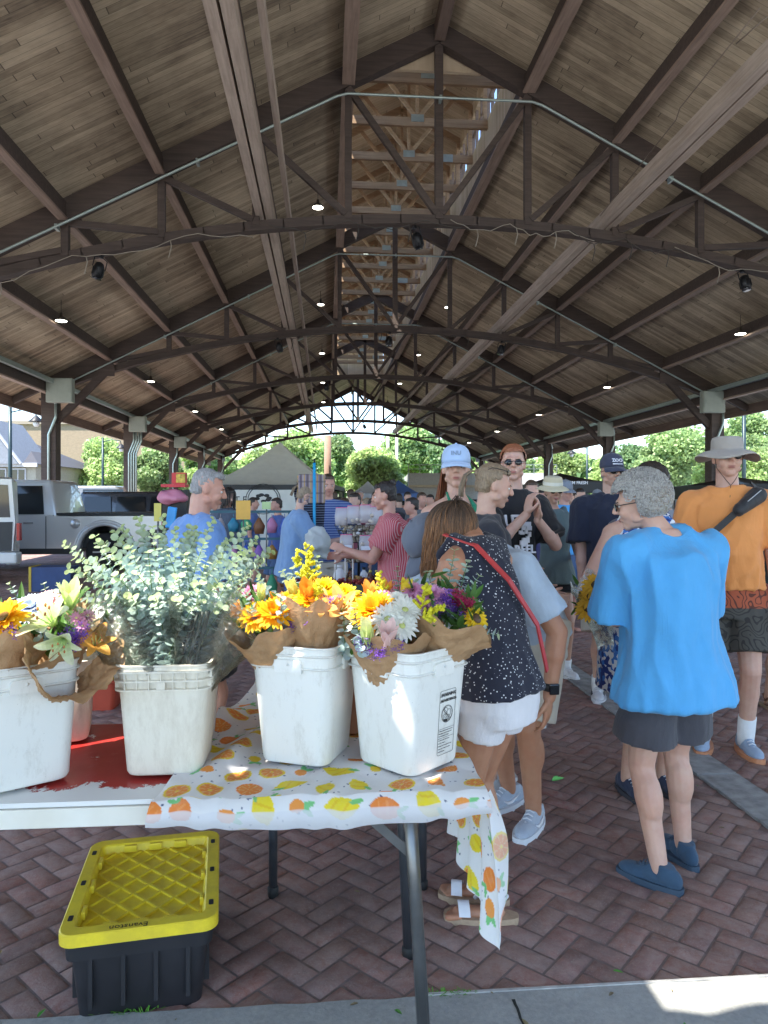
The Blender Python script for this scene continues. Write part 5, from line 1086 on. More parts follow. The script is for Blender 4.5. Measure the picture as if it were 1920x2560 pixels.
def bucket(x,y,rz,label,hb=.1,ht=.118,h=.33,m=None,ribs=False,warn=False,z=TZ+.008):
    m=m or M_BKT; t=thing('bucket',label,'bucket',(x,y,z),R(rz),'square plastic flower buckets'); b=MB(); q=lambda zz: hb+(ht-hb)*zz/h
    L=[(hb-.012,0),(hb-.004,.004),(hb,.012),(q(h*.7),h*.7)]
    if not ribs:
        for zz in(h*.82,h*.925): L+=[(q(zz),zz-.004),(q(zz)+.0065,zz-.001),(q(zz)+.008,zz+.001),(q(zz)+.0065,zz+.003),(q(zz)+.0005,zz+.004)]
    else:
        for k,zz in enumerate((h*.78,h*.86,h*.94)): L+=[(q(zz)+.001*k,zz-.004),(q(zz)+.01,zz-.002),(q(zz)+.01,zz+.002),(q(zz)+.001*k,zz+.004)]
    L+=[(q(h)+.001,h-.006),(q(h)+.004,h-.004),(q(h)+.004,h),(q(h)-.002,h),(q(h)-.005,h-.003),(q(h*.6)-.005,h*.6)]
    rsq(b,L)
    if ribs:
        for a in(0,90,180,270):
            M=Matrix.Rotation(R(a),4,'Z')
            for i in range(-3,4):
                for zz in(h*.82,h*.90): b.box((i*.031,-q(zz)-.002,zz),(.0022,.012,h*.075),M=M)
            b.box((0,-q(h*.82)-.0065,h*.82),(.022,.006,h*.06),M=M)
    b.build('bucket_body',m,t,autos=35)
    if not ribs:
        for a in(0,90,180,270):
            M=Matrix.Rotation(R(a),4,'Z'); b=MB(); zz=h*.82; w_=.04; pts=[]
            prof=[(-w_,zz-.01)]+[(-w_+.012*(1-math.cos(PI/2*i/4)) ,zz+.012+.012*math.sin(PI/2*i/4)) for i in range(5)]+[(w_-.012*(1-math.cos(PI/2*i/4)),zz+.012+.012*math.sin(PI/2*i/4)) for i in range(4,-1,-1)]+[(w_,zz-.012)]
            T=M@Matrix.Translation((0,-q(zz)-.001,0))@Matrix.Rotation(R(90),4,'X'); b.extrude([(px_,pz) for px_,pz in prof],.0085,T); 
            b.lathe([(.004,0),(.004,.001)],M=T@Matrix.Translation((0,zz+.012,.0086)),seg=10); b.build('handle_pad',m,t)
    else:
        b=MB()
        for a in ():
            M=Matrix.Rotation(R(a),4,'Z')
            for i in range(-3,4):
                for zz in(h*.82,h*.90): b.box((i*.031,-q(zz)-.004,zz),(.0022,.011,h*.075),M=M)
            b.box((0,-q(h*.82)-.0095,h*.82),(.022,.004,h*.06),M=M)
    if warn:
        ink=mat('black label ink',(.02,.02,.02),.6); tl=math.atan((ht-hb)/h); yb=-(hb+.0012)
        def T(u,zz): return Matrix.Translation((u,yb-(ht-hb)*zz/h,zz))@Matrix.Rotation(R(90)+tl,4,'X')
        M0_=T(.03,.125); b=MB(); W2,H2,r=.034,.088,.006
        pts=[(x_,y_) for x_,y_ in rrect(W2,H2,r)]; pts.append(pts[0]); b.tube([M0_@Vector((px_,py_,0)) for px_,py_ in pts],.00055,4); 
        for yy_ in(-.017,-.042): b.tube([M0_@Vector((-W2,yy_,0)),M0_@Vector((W2,yy_,0))],.0004,4)
        for k in(0,1):
            c0=(-.027,.076-.0155*k); b.tube([M0_@Vector((c0[0]+dx_,c0[1]+dy_,0)) for dx_,dy_ in((-.0045,-.004),(.0045,-.004),(0,.0042),(-.0045,-.004))],.0005,4); b.tube([M0_@Vector((c0[0],c0[1]+.001,0)),M0_@Vector((c0[0],c0[1]-.002,0))],.0005,4)
        cc_=(0,.022); 
        for rr in(.0235,.0215): b.tube([M0_@Vector((cc_[0]+rr*math.cos(a),cc_[1]+rr*math.sin(a),0)) for a in [2*PI*i/24 for i in range(25)]],.0005,4)
        for dl in(-.0012,.0012): b.tube([M0_@Vector((cc_[0]-.0155+dl,cc_[1]+.0155+dl,0)),M0_@Vector((cc_[0]+.0155+dl,cc_[1]-.0155+dl,0))],.0005,4)
        # bucket and leaning child
        for pl in (((-.016,-.004),(-.013,-.02),(.002,-.022),(.004,-.007)),((-.018,-.003),(-.008,.002),(.004,-.004)),((-.006,.0),(-.010,-.008),(-.004,-.012),(0,-.006),(-.002,.002),(.004,.012),(.013,.011),(.016,.004),(.014,-.004),(.009,-.006),(.008,-.018),(.014,-.019)),((-.004,.003),(-.011,.006),(-.014,.013),(-.008,.019),(-.001,.016),(.002,.011))):
            b.tube([M0_@Vector((cc_[0]+a,cc_[1]+c,0)) for a,c in pl],.0006,4)
        b.extrude([(-.012,-.019),(.001,-.021),(.002,-.014),(-.012,-.013)],.0004,M0_@Matrix.Translation((cc_[0],cc_[1],0)))
        text_mb('WARNING',.0125,M0_@Matrix.Translation((.004,.0755,0)),b,ext=.0002,bold=.0004); text_mb('ADVERTENCIA',.0098,M0_@Matrix.Translation((.0055,.06,0)),b,ext=.0002,bold=.0004)
        for i,tx in enumerate(('Children can fall into bucket and drown.','Keep children away from bucket with','even a small amount of liquid.')): text_mb(tx,.0036,M0_@Matrix.Translation((-.031,-.0225-.0068*i,0)),b,ext=.0001,align='LEFT',bold=.0001)
        for i,tx in enumerate(('Los ninos pueden caerse dentro','del cubo y ahogarse.','Mantenga a los ninos alejados del cubo,','aunque solo contenga una pequena','cantidad de liquido.')): text_mb(tx,.0036,M0_@Matrix.Translation((-.031,-.0475-.0078*i,0)),b,ext=.0001,align='LEFT',bold=.0001)
        b.build('warning_label',ink,t)
    return t
bucket(-.82,1.985,33,'white bucket at left edge holding the lily bouquet',hb=.112,ht=.13,h=.315)
bucket(-.84,2.32,14,'dirty cream bucket standing behind the leftmost white bucket',hb=.1,ht=.112,h=.3,m=M_BKC)
bucket(-.43,2.045,0,'cream stack of nested ribbed buckets holding the eucalyptus',hb=.1,ht=.121,h=.3,m=M_BKC,ribs=True)
bucket(-.45,2.31,6,'white bucket mostly hidden behind the ribbed eucalyptus buckets',hb=.1,ht=.115,h=.33)
bucket(-.055,2.075,-22,'white bucket on citrus cloth without a warning label',hb=.1,ht=.125,h=.33,z=TZ+.014)
bucket(.228,1.998,42,'white bucket with a black warning label on its side',hb=.103,ht=.127,h=.33,warn=True,z=TZ+.014)
b=MB(); b.box((.12,2.34,TZ+.12),(.2,.2,.21),R(8)); b.build('carton',mat('brown carton',(.28,.12,.06),.85),None); bpy.data.objects['carton']; tag(bpy.data.objects['carton'],'brown cardboard carton between the two white buckets on the cloth','carton')
# ------------------------------------------------------------------ yellow lidded tote under the table
M_YEL=NT('yellow lid plastic'); o_=M_YEL.obj(); M_YEL.set(Base_Color=M_YEL.mix(M_YEL.ramp(M_YEL.noise(o_,9,7,.7),[(.4,.5),(.62,0.)]),(.86,.66,.03),(.55,.4,.04)),Roughness=.42); M_YEL.bump(M_YEL.noise(o_,70,3),.15,.003); M_YEL=M_YEL.m
M_TUB=mat('black tub plastic',(.018,.017,.02),.5,var=.3,scale=5)
tt=thing('storage_tote','black storage tote with yellow diamond ribbed lid marked Evanston','storage tote',(-.575,2.40,0),R(8))
HX,HY,ZL=.222,.292,.275
b=MB(); vs=[];fs=[]; lv=[(.17,.245,0),(.172,.247,.004),(.192,.262,.19),(.204,.274,.19),(.208,.277,.25)]
for hx,hy,z in lv: vs+=[(x,y,z) for x,y in rrect(hx,hy,.03)]
m_=28
for i in range(4):
    for j in range(m_): j2=(j+1)%m_; fs.append((i*m_+j,i*m_+j2,(i+1)*m_+j2,(i+1)*m_+j))
fs.append(tuple(range(m_-1,-1,-1))); b.add(vs,fs)
for i in(-3,-1,1,3): b.box((i*.045,-.262,.12),(.012,.018,.15)); b.box((i*.045,.262,.12),(.012,.018,.15))
for i in(-2,0,2): b.box((.185,i*.1,.12),(.018,.012,.15)); b.box((-.185,i*.1,.12),(.018,.012,.15))
b.build('tub',M_TUB,tt,autos=35)
b=MB(); vs=[];fs=[]; lv=[(HX,HY,ZL-.035),(HX,HY,ZL-.004),(HX-.004,HY-.004,ZL),(HX-.038,HY-.04,ZL),(HX-.043,HY-.045,ZL-.004),(HX-.05,HY-.05,ZL-.03),(HX-.051,HY-.051,ZL-.03)]
rr_=[.045,.045,.042,.02,.018,.015,.015]
for (hx,hy,z),r_ in zip(lv,rr_): vs+=[(x,y,z) for x,y in rrect(hx,hy,r_)]
for i in range(len(lv)-1):
    for j in range(m_): j2=(j+1)%m_; fs.append((i*m_+j,i*m_+j2,(i+1)*m_+j2,(i+1)*m_+j))
fs.append(tuple((len(lv)-1)*m_+j for j in range(m_))); b.add(vs,fs)
# diamond ribs
ix,iy=HX-.052,HY-.052; zr=ZL-.028
for s_ in(-1,1):
    k=-6
    while k<7:
        c=k*.098; pts=[]
        for x in(-ix,ix):
            y=c+s_*x*1.15; pts.append((x,y))
        (x0,y0),(x1,y1)=pts
        def clip(x0,y0,x1,y1):
            out=[]
            for t_ in [i/40 for i in range(41)]:
                x=x0+(x1-x0)*t_; y=y0+(y1-y0)*t_
                if abs(y)<=iy: out.append((x,y))
            return out
        cp=clip(x0,y0,x1,y1)
        if len(cp)>1: b.beam((*cp[0],zr),(*cp[-1],zr+.0005*s_),.009,.009)
        k+=1
# tabs along the inner rim
for s_ in(-1,1):
    for yy_ in(-.15,0,.15): b.box((s_*(ix+.001),yy_,ZL-.014),(.012,.045 if s_<0 else .03,.024),bev=.002)
    for xx_ in(-.085,0,.085): b.box((xx_,s_*(iy+.0),ZL-.014),(.042,.012,.022),bev=.002)
lid=b.build('lid',M_YEL,tt,autos=30)
for xx_,yy_ in ((-.2,-.2),(-.2,0),(-.2,.2),(.2,-.2),(.2,0),(.2,.2)):
    b=MB(); b.extrude(rrect(.007,.014,.004,3),.0012,Matrix.Translation((xx_,yy_,ZL))); b.build('lock_slot',M_RUB,lid)
text_mb('Evanston',.03,Matrix.Translation((-.03,-.274,ZL+.0004))@Matrix.Rotation(R(180),4,'Z'),ext=.0003).build('lettering',mat('black marker',(.04,.03,.01),.7),lid)
# ================================================================== plants and flowers
M_EUC=leafmat('eucalyptus leaf',(.6,.73,.71),.08,.35); M_STEM=leafmat('green stem',(.12,.2,.06),.2,.1); M_LEAF=leafmat('flower leaf',(.07,.17,.04),.3,.3)
M_PET=leafmat('flower petal',(.95,.95,.95),.03,.4,rough=.6); M_CTR=leafmat('flower centre',(1,1,1),.2,.05)
n=NT('kraft paper'); o_=n.obj(); n.set(Base_Color=n.ramp(n.noise(o_,30,6,.7),[(.3,(.4,.235,.115)),(.7,(.52,.33,.18))]),Roughness=.75); n.bump(n.ma('ADD',n.noise(o_,26,5,.6),n.ma('MULTIPLY',n.noise(o_,300,2),.1)),.6,.012)
tr=n.n.new('ShaderNodeBsdfTranslucent'); tr.inputs[0].default_value=(.5,.27,.1,1); mx=n.n.new('ShaderNodeMixShader'); mx.inputs[0].default_value=.15; n.l.new(n.b.outputs[0],mx.inputs[1]); n.l.new(tr.outputs[0],mx.inputs[2]); n.l.new(mx.outputs[0],n.n['Material Output'].inputs[0]); M_KRAFT=n.m
n=NT('clear cellophane'); o_=n.obj(); tp=n.n.new('ShaderNodeBsdfTransparent'); gl_=n.n.new('ShaderNodeBsdfGlossy'); gl_.inputs['Roughness'].default_value=.12; gl_.inputs[0].default_value=(.9,.92,.88,1)
bp=n.n.new('ShaderNodeBump'); bp.inputs['Strength'].default_value=1.; bp.inputs['Distance'].default_value=.02; n.l.new(n.noise(o_,24,5,.7,.5),bp.inputs['Height']); n.l.new(bp.outputs[0],gl_.inputs['Normal'])
tp.inputs[0].default_value=(.93,.94,.9,1); mx=n.n.new('ShaderNodeMixShader'); fz=n.n.new('ShaderNodeFresnel'); fz.inputs[0].default_value=1.75; n.l.new(bp.outputs[0],fz.inputs[1]); n.l.new(fz.outputs[0],mx.inputs[0]); n.l.new(tp.outputs[0],mx.inputs[1]); n.l.new(gl_.outputs[0],mx.inputs[2]); n.l.new(mx.outputs[0],n.n['Material Output'].inputs[0]); M_CELLO=n.m
FR=random.Random(11)
def disc_leaf(b,p,d,nrm,L,W,col,cup=.15,pt=0.):
    d=Vector(d).normalized(); nrm=Vector(nrm); nrm=(nrm-d*nrm.dot(d)).normalized(); x=d.cross(nrm); N_=8; vs=[Vector(p)]
    c=Vector(p)+d*L*.5
    for k in range(N_):
        a=2*PI*k/N_; r=1+pt*max(0,math.cos(a))**3; vs.append(c+d*(L*.5*math.cos(a)*r)+x*(W*.5*math.sin(a))+nrm*(cup*W*(abs(math.sin(a))**2+.3*math.cos(a)**2)))
    vs.append(c); fs=[]
    for k in range(N_): fs.append((N_+1,1+k,1+(k+1)%N_))
    b.add(vs[:],fs,col)
def euc(pts,leaf=.024,parent=None,step=.014,tip=.22,name='sprig'):
    """one eucalyptus sprig along pts"""
    b=MB(); P_=[Vector(p) for p in pts]; Q=[]; 
    for i in range(len(P_)-1):
        nn=max(2,int((P_[i+1]-P_[i]).length/step))
        for k in range(nn): Q.append(P_[i].lerp(P_[i+1],k/nn))
    Q.append(P_[-1]); n_=len(Q); b.m=1; b.col=(.9,.9,.7); b.tube(Q,[.0022*(1-.6*i/n_) for i in range(n_)],5,cap=False); b.m=0
    ang=FR.uniform(0,6)
    for i in range(2,n_):
        t=(Q[i]-Q[i-1]).normalized(); ang+=PI/2+FR.uniform(-.25,.25); fr=i/n_; u=frame(Q[i-1],Q[i])[0]; v=t.cross(u)
        if fr<.12: continue
        sz=leaf*(1.1-.62*fr**2)*FR.uniform(.8,1.15)
        for s in(1,-1):
            o=(u*math.cos(ang)+v*math.sin(ang))*s; d=(o+t*FR.uniform(-.1,.6)).normalized(); nr=(t-o*.3+Vector((FR.uniform(-.3,.3),)*3)).normalized()
            y=max(0,(fr-(1-tip))/tip); g=FR.uniform(.8,1.15); c=(min(1,g*(.92+.9*y*.75)),min(1,g*(1.+.35*y)),g*(1.-.5*y)*.98)
            c=tuple(min(1.,k_*.82) for k_ in c)
            disc_leaf(b,Q[i],d,nr,sz,sz*.95,c)
    b.smooth=False
    return b.build(name,[M_EUC,M_STEM],parent,world=True,smooth=False)
def petal(b,p,d,up,L,W,col,curl=.3,cup=.2,tipw=.2,seg=5,col2=None):
    d=Vector(d).normalized(); up=Vector(up); up=(up-d*up.dot(d)).normalized(); x=d.cross(up); vs=[];fs=[]
    for i in range(seg+1):
        t=i/seg; w=W*.5*(math.sin(PI*min(1,(.12+.88*t)*.92))**.8)*(1 if t<.99 else tipw+.3) ; w=max(w,W*.06); a=curl*t*t; q=p+d*(L*(t-.25*abs(curl)*t**3))-up*(curl*L*t*t*.6)
        for s in(-1,0,1): vs.append(q+x*(w*s)+up*(cup*w*abs(s)))
    for i in range(seg):
        for s in(0,1): o=i*3+s; fs.append((o,o+1,o+4,o+3)); 
    for i,f in enumerate(fs):
        t=(i//2)/seg; c=col if col2 is None else tuple(a*(1-t)+c_*t for a,c_ in zip(col2,col)); g=FR.uniform(.9,1.05); b.add([vs[j] for j in f],[(0,1,2,3)],tuple(min(1,k*g) for k in c))
def axes(nrm):
    nrm=Vector(nrm).normalized(); u=nrm.cross(Vector((.3,.2,1)) if abs(nrm.z)<.9 else Vector((1,0,0))).normalized(); return nrm,u,nrm.cross(u)
def daisy(p,nrm,r,col,ctr,rows=3,npet=20,parent=None,name='daisy',open_=.35,pw=.3,cr=.2,col2=None):
    b=MB(); b.smooth=True; nrm,u,v=axes(nrm); p=Vector(p)
    for j in range(rows):
        for k in range(npet):
            a=2*PI*(k+.5*j)/npet+FR.uniform(-.08,.08); o=u*math.cos(a)+v*math.sin(a); el=open_*(j/(max(1,rows-1)))*1.6+FR.uniform(-.08,.12)
            d=(o*math.cos(el)+nrm*math.sin(el)); petal(b,p+o*r*.1,d,nrm,r*(1-.16*j)*FR.uniform(.9,1.05),r*pw,col,curl=.25-.2*j/rows,cup=.25,col2=col2)
    b.m=1; b.col=ctr; M=frame(p,p+nrm); X,Yv,Z_,_=M; Mt=Matrix(((X.x,Yv.x,Z_.x,0),(X.y,Yv.y,Z_.y,0),(X.z,Yv.z,Z_.z,0),(0,0,0,1)))
    b.ell(p+nrm*r*.05,(r*cr,r*cr,r*cr*.5),Mt,10,6)
    return b.build(name,[M_PET,M_CTR],parent,world=True)
def lily(p,nrm,r,col,parent=None,name='lily',openn=.5,curl=.55,col2=(.6,.75,.25),w=.36):
    b=MB(); b.smooth=True; nrm,u,v=axes(nrm); p=Vector(p); a0=FR.uniform(0,6)
    for k in range(6):
        a=a0+2*PI*k/6; o=u*math.cos(a)+v*math.sin(a); d=o*openn+nrm*(1-openn*.6); petal(b,p,d,nrm*.4+(-o)*.9 if openn<.35 else nrm,r*(1 if k%2 else .92),r*w*(1.15 if k%2 else .85),col,curl=curl*(1 if openn>.3 else .25),cup=.22,seg=8,col2=col2)
    if openn>.3:
        for k in range(6):
            a=a0+.5+2*PI*k/6; o=u*math.cos(a)+v*math.sin(a); q=p+nrm*r*.55+o*r*.2; b.m=1; b.col=(.55,.75,.3); b.tube([p,q],r*.012,4); b.col=(.45,.16,.04); b.ell(q,(r*.03,r*.03,r*.05))
    return b.build(name,[M_PET,M_CTR],parent,world=True)
def cluster(p,r,col,nn=60,s=.006,parent=None,name='statice',stem=True,elong=(1,1,1.)):
    b=MB(); p=Vector(p)
    for _ in range(nn):
        q=p+Vector((FR.gauss(0,.45)*r*elong[0],FR.gauss(0,.45)*r*elong[1],FR.gauss(0,.45)*r*elong[2])); g=FR.uniform(.6,1.2); n3=Vector((FR.uniform(-1,1),FR.uniform(-1,0),FR.uniform(0,1.4))).normalized(); _,u,v=axes(n3)
        for k in range(4):
            a=2*PI*k/4+g; o=u*math.cos(a)+v*math.sin(a); b.add([q,q+(o+n3*.4)*s+u*s*.35,q+(o+n3*.5)*s*1.3,q+(o+n3*.4)*s-u*s*.35],[(0,1,2,3)],tuple(min(1,c*g) for c in col))
    return b.build(name,M_PET,parent,world=True,smooth=False)
def goldenrod(p,L,d,parent,name='goldenrod',col=(.85,.8,.05)):
    b=MB(); d=Vector(d).normalized(); _,u,v=axes(d); p=Vector(p)
    for _ in range(16):
        t=FR.uniform(0,1); a=FR.uniform(0,6.28); o=(u*math.cos(a)+v*math.sin(a)); q0=p+d*L*t; l=L*.38*(1-t*.75); 
        for k in range(9):
            q=q0+(o+d*.7)*l*k/9+Vector((0,0,-1))*l*.1*(k/9)**2; g=FR.uniform(.7,1.15); r=.0042*FR.uniform(.8,1.4)
            b.add([q+Vector((r,0,0)),q+Vector((0,r,0)),q-Vector((r,0,0)),q-Vector((0,r,0)),q+Vector((0,0,r*1.3)),q-Vector((0,0,r))],[(0,1,4),(1,2,4),(2,3,4),(3,0,4),(1,0,5),(2,1,5),(3,2,5),(0,3,5)],tuple(c*g for c in col))
    return b.build(name,M_PET,parent,world=True,smooth=False)
def paper(base,tipc,r0,r1,a0,a1,parent,name='paper_wrap',m=None,ruf=.2,seed=0,rows=26,seg=54,lean=0.,front_drop=0.,facing=None):
    """sheet rolled round the stems: from base ring (radius r0) to an open ruffled rim (radius r1); a0..a1 the arc it spans (deg, 270 = towards the camera)"""
    base=Vector(base); tipc=Vector(tipc); ax=(tipc-base); L=ax.length; z=ax.normalized(); x=Vector((1,0,0)); x=(x-z*x.dot(z)).normalized(); y=z.cross(x); vs=[];fs=[]; sd=seed*7.3
    for i in range(rows+1):
        t=i/rows
        for k in range(seg+1):
            a=R(a0+(a1-a0)*k/seg); rr=r0+(r1-r0)*t**1.25
            nz=noise.noise(Vector((math.cos(a)*2.2+sd,math.sin(a)*2.2,t*2.)))*ruf*t+noise.noise(Vector((math.cos(a)*6+sd,math.sin(a)*6,t*5)))*ruf*.35
            c1=1-2*abs(noise.noise(Vector((math.cos(a)*5+sd,math.sin(a)*5+3,t*6)))); c2=1-2*abs(noise.noise(Vector((math.cos(a)*11+sd,math.sin(a)*11,t*13+5))))
            rr*=1+nz; rr+=(.007*c1+.0035*c2)*(1-.55*t)
            h=L*t*(1+.16*t*noise.noise(Vector((math.cos(a)*1.7+sd+9,math.sin(a)*1.7,0)))*2); 
            dr=front_drop*max(0,-math.sin(a))*t*t
            vs.append(base+z*h+x*(rr*math.cos(a))+y*(rr*math.sin(a))-Vector((0,0,dr)))
    for i in range(rows):
        for k in range(seg): o=i*(seg+1)+k; fs.append((o,o+1,o+seg+2,o+seg+1))
    b=MB(); b.smooth=True; b.add(vs,fs); o=b.build(name,m or M_KRAFT,parent,world=True,smooth=True); return o
def stems(b0,pts,parent):
    b=MB(); b.col=(.9,1,.8)
    for p in pts: b.tube([Vector(b0)+Vector((FR.uniform(-.02,.02),FR.uniform(-.02,.02),0)),Vector(b0).lerp(Vector(p),.6)+Vector((0,0,.02)),p],.0025,5,cap=False)
    return b.build('stem',M_STEM,parent,world=True)
def foliage(c,r,nn,parent,L=.06,W=.018,name='foliage'):
    b=MB(); c=Vector(c)
    for _ in range(nn):
        q=c+Vector((FR.gauss(0,.4),FR.gauss(0,.4),FR.gauss(0,.3)))*r; d=Vector((FR.uniform(-1,1),FR.uniform(-1,1),FR.uniform(.1,1.3))); g=FR.uniform(.6,1.5); disc_leaf(b,q,d,Vector((FR.uniform(-1,1),-.6,1)),L*FR.uniform(.6,1.2),W,(g*.8,g*.8,g*.5),cup=.2,pt=.6)
    return b.build(name,M_LEAF,parent,world=True,smooth=False)
CN=Vector((-.05,-.75,.65))      # most heads look up and towards the buyers
def up(dx=0,dy=0,dz=0): return (CN+Vector((dx,dy,dz))).normalized()
WHITE=(.92,.92,.86); YEL=(.95,.72,.02); ORA=(.95,.36,.02); GOLD=(.97,.55,.01); LIME=(.86,.88,.45); PINK=(.85,.4,.62); PURP=(.25,.1,.55); CRIM=(.5,.02,.08); LPINK=(.9,.6,.6)
# ---- eucalyptus in the ribbed buckets
eb=thing('eucalyptus_bunch','large bunch of silver green eucalyptus in clear wraps','eucalyptus',(-.43,2.045,TZ+.03))
tips=[(247,1150,2.15),(262,1140,2.2),(300,1120,2.25),(330,1140,2.1),(352,1118,2.2),(378,1145,2.15),(402,1160,2.3),(428,1150,2.2),(460,1122,2.2),(440,1175,2.0),(500,1160,2.2),(535,1135,2.25),(520,1190,2.1),(552,1165,2.2),(570,1215,2.1),(585,1190,2.25),(225,1175,2.1),(205,1160,2.0),(140,1175,2.0),(165,1205,1.95),(150,1230,2.05),(185,1240,1.9),(130,1265,2.),(205,1215,2.05),(240,1200,1.95),(280,1185,1.95),(320,1195,1.9),(360,1190,1.95),(400,1200,1.95),(445,1215,1.9),(480,1205,2.0),(505,1240,1.95),(540,1245,2.0),(560,1270,1.95),(170,1275,1.92),(210,1265,1.9),(250,1245,1.9),(295,1240,1.87),(340,1245,1.86),(385,1245,1.86),(430,1260,1.88),(470,1260,1.9),(515,1285,1.92),(190,1300,1.9),(235,1290,1.88),(285,1290,1.86),(335,1290,1.85),(385,1295,1.85),(435,1300,1.86),(480,1310,1.9),(350,1160,2.3),(310,1150,2.35),(415,1140,2.35),(270,1175,2.3),(480,1180,2.3),(230,1230,2.15),(540,1200,2.3)]
bc=Vector((-.43,2.05,TZ+.27)); SPR=[]
for i,(x,y,d) in enumerate(tips):
    tp_=D(x,y,d+.06); b0=bc+Vector((FR.uniform(-.07,.07),FR.uniform(-.06,.06),0)); m1_=b0.lerp(tp_,.45)+Vector((0,0,.035)); m2_=b0.lerp(tp_,.75)+Vector(((tp_.x-b0.x)*.02,0,.03))
    euc([b0-Vector((0,0,.1)),b0,m1_,m2_,tp_],leaf=FR.uniform(.028,.04),parent=eb,step=.0155)
# ---- cellophane sleeves round the eucalyptus, lower half
for i,(bx,by,tx,ty,td,r1) in enumerate(((-.49,2.0,215,1300,1.86,.09),(-.44,1.98,310,1300,1.84,.1),(-.37,1.99,450,1310,1.86,.1),(-.36,2.03,540,1320,1.95,.08))):
    paper((bx,by,TZ+.22),D(tx,ty,td+.08),.035,r1,0,360,eb,name='clear_wrap',m=M_CELLO,seed=i+3,ruf=.25,rows=16,seg=36)
b=MB()
for i in range(9):
    a=bc+Vector((.03*math.cos(i)+.03,.04*math.sin(i)-.03,-.04)); b.tube([a,a.lerp(D(420+6*i,1280,1.95),.8)],.0045,5)
b.build('stem',mat('dark stems',(.03,.04,.035),.7),eb,world=True)
# ---- generic bouquet
def bouquet(label,loc,kind='flower bouquet'):
    return thing('bouquet',label,kind,loc,0,'bouquets wrapped in brown paper')
# B1: lilies and white mum at the left
q=bouquet('bouquet with white mum and pale green lilies in crumpled paper at left',(-.8,1.985,TZ+.05))
paper(D(90,1500,1.95),D(95,1340,1.93),.06,.15,95,445,q,seed=1,ruf=.16,front_drop=.05); paper(D(120,1480,1.9),D(160,1400,1.83),.05,.12,170,400,q,seed=2,ruf=.2,front_drop=.03)
daisy(D(68,1312,1.92),up(.0,.1,.3),.056,(.72,.8,.95),(.6,.7,.8),5,26,q,'white_mum',.75,.24,.12); lily(D(118,1352,1.84),up(-.4,0,.3),.105,(.9,.93,.62),q); lily(D(150,1318,1.86),up(.3,.1,.8),.09,(.88,.93,.5),q,openn=.3,curl=.1); lily(D(140,1376,1.82),up(.0,-.2,-1.2),.08,(.9,.95,.75),q,curl=.5)
for x,y in((165,1335),(178,1352),(190,1330)): daisy(D(x,y,1.86),up(.2),.02,PINK,(.8,.7,.3),2,10,q,'small_bloom')
for x,y in((150,1372),(163,1380),(175,1368),(158,1392)): cluster(D(x,y,1.83),.022,PURP,40,.006,q)
lily(D(205,1395,1.88),up(.4),.07,(.9,.4,.06),q,curl=.6,col2=(.9,.5,.1)); daisy(D(100,1300,2.0),up(),.04,LPINK,(.8,.8,.4),3,18,q); foliage(D(120,1380,1.95),.12,70,q)
for pts in (((90,1400,2.),(60,1330,2.),(20,1262,1.98)),((110,1390,2.),(110,1320,2.03),(95,1262,2.03)),((110,1390,2.),(130,1320,2.03),(128,1268,2.03)),((80,1400,1.9),(95,1380,1.86),(85,1345,1.85))): euc([D(*p) for p in pts],.026,q)
q=bouquet('bouquet with orange yellow sunflower cut off by left picture edge',(-.98,1.9,TZ+.05))
paper(D(0,1500,1.85),D(0,1370,1.85),.06,.11,0,360,q,seed=4,ruf=.3); daisy(D(10,1335,1.8),up(-.2,0,.2),.06,GOLD,(.2,.1,.02),3,24,q,'sunflower',.4,.26,.3); cluster(D(22,1362,1.78),.02,PURP,30,.006,q); foliage(D(0,1370,1.88),.08,50,q)
# B3
q=bouquet('bouquet with orange sunflowers and lime blooms in the unlabelled bucket',(-.13,2.05,TZ+.05))
paper(D(600,1450,2.05),D(572,1348,2.0),.045,.105,130,410,q,seed=5,ruf=.12)
daisy(D(553,1330,1.97),up(-.3,0,.3),.055,GOLD,(.3,.14,.02),3,26,q,'sunflower',.55,.26,.28); daisy(D(592,1327,1.95),up(.1,0,.5),.055,(.97,.5,.01),(.3,.14,.02),3,26,q,'sunflower',.8,.26,.28); daisy(D(527,1322,2.02),up(-.5,0,.2),.05,(.95,.42,.02),(.4,.2,.02),2,20,q,'sunflower',.5); lily(D(603,1325,2.0),up(.2,.2,.8),.07,ORA,q,openn=.35,curl=.3,col2=(.95,.5,.05))
daisy(D(625,1300,2.05),up(),.04,YEL,(.8,.7,.1),4,22,q,'yellow_mum',.8); daisy(D(545,1283,2.05),up(-.2,0,.3),.035,PINK,(.7,.3,.4),3,18,q,'pink_mum',.6); cluster(D(533,1290,2.03),.018,CRIM,40,.006,q,'crimson_bloom'); lily(D(565,1300,2.),up(.1,0,.8),.06,(.85,.85,.4),q,openn=.2,curl=.0)
for x,y in((560,1350),(630,1352),(655,1345),(600,1358)): cluster(D(x,y,1.96),.02,PURP,35,.0055,q)
goldenrod(D(610,1345,1.98),.07,(.2,-.4,1),q,col=(.5,.7,.05)); foliage(D(585,1350,2.02),.09,70,q,.05)
for pts in (((590,1420,2.05),(575,1340,1.97),(520,1270,2.0)),((590,1420,2.05),(610,1330,1.93),(605,1290,1.9)),((600,1420,2.1),(590,1300,2.1),(560,1250,2.15)),((590,1400,2.05),(640,1300,2.1),(632,1230,2.12)),((600,1400,2.1),(545,1300,2.1),(515,1235,2.12))): euc([D(*p) for p in pts],.03,q)
q=bouquet('bouquet of orange lilies and yellow mums in a tall brown paper cone',(-.02,2.1,TZ+.05))
paper(D(680,1470,2.06),D(676,1292,2.02),.05,.1,150,390,q,seed=6,ruf=.13); paper(D(720,1450,2.1),D(745,1318,2.08),.045,.095,190,400,q,seed=7,ruf=.16)
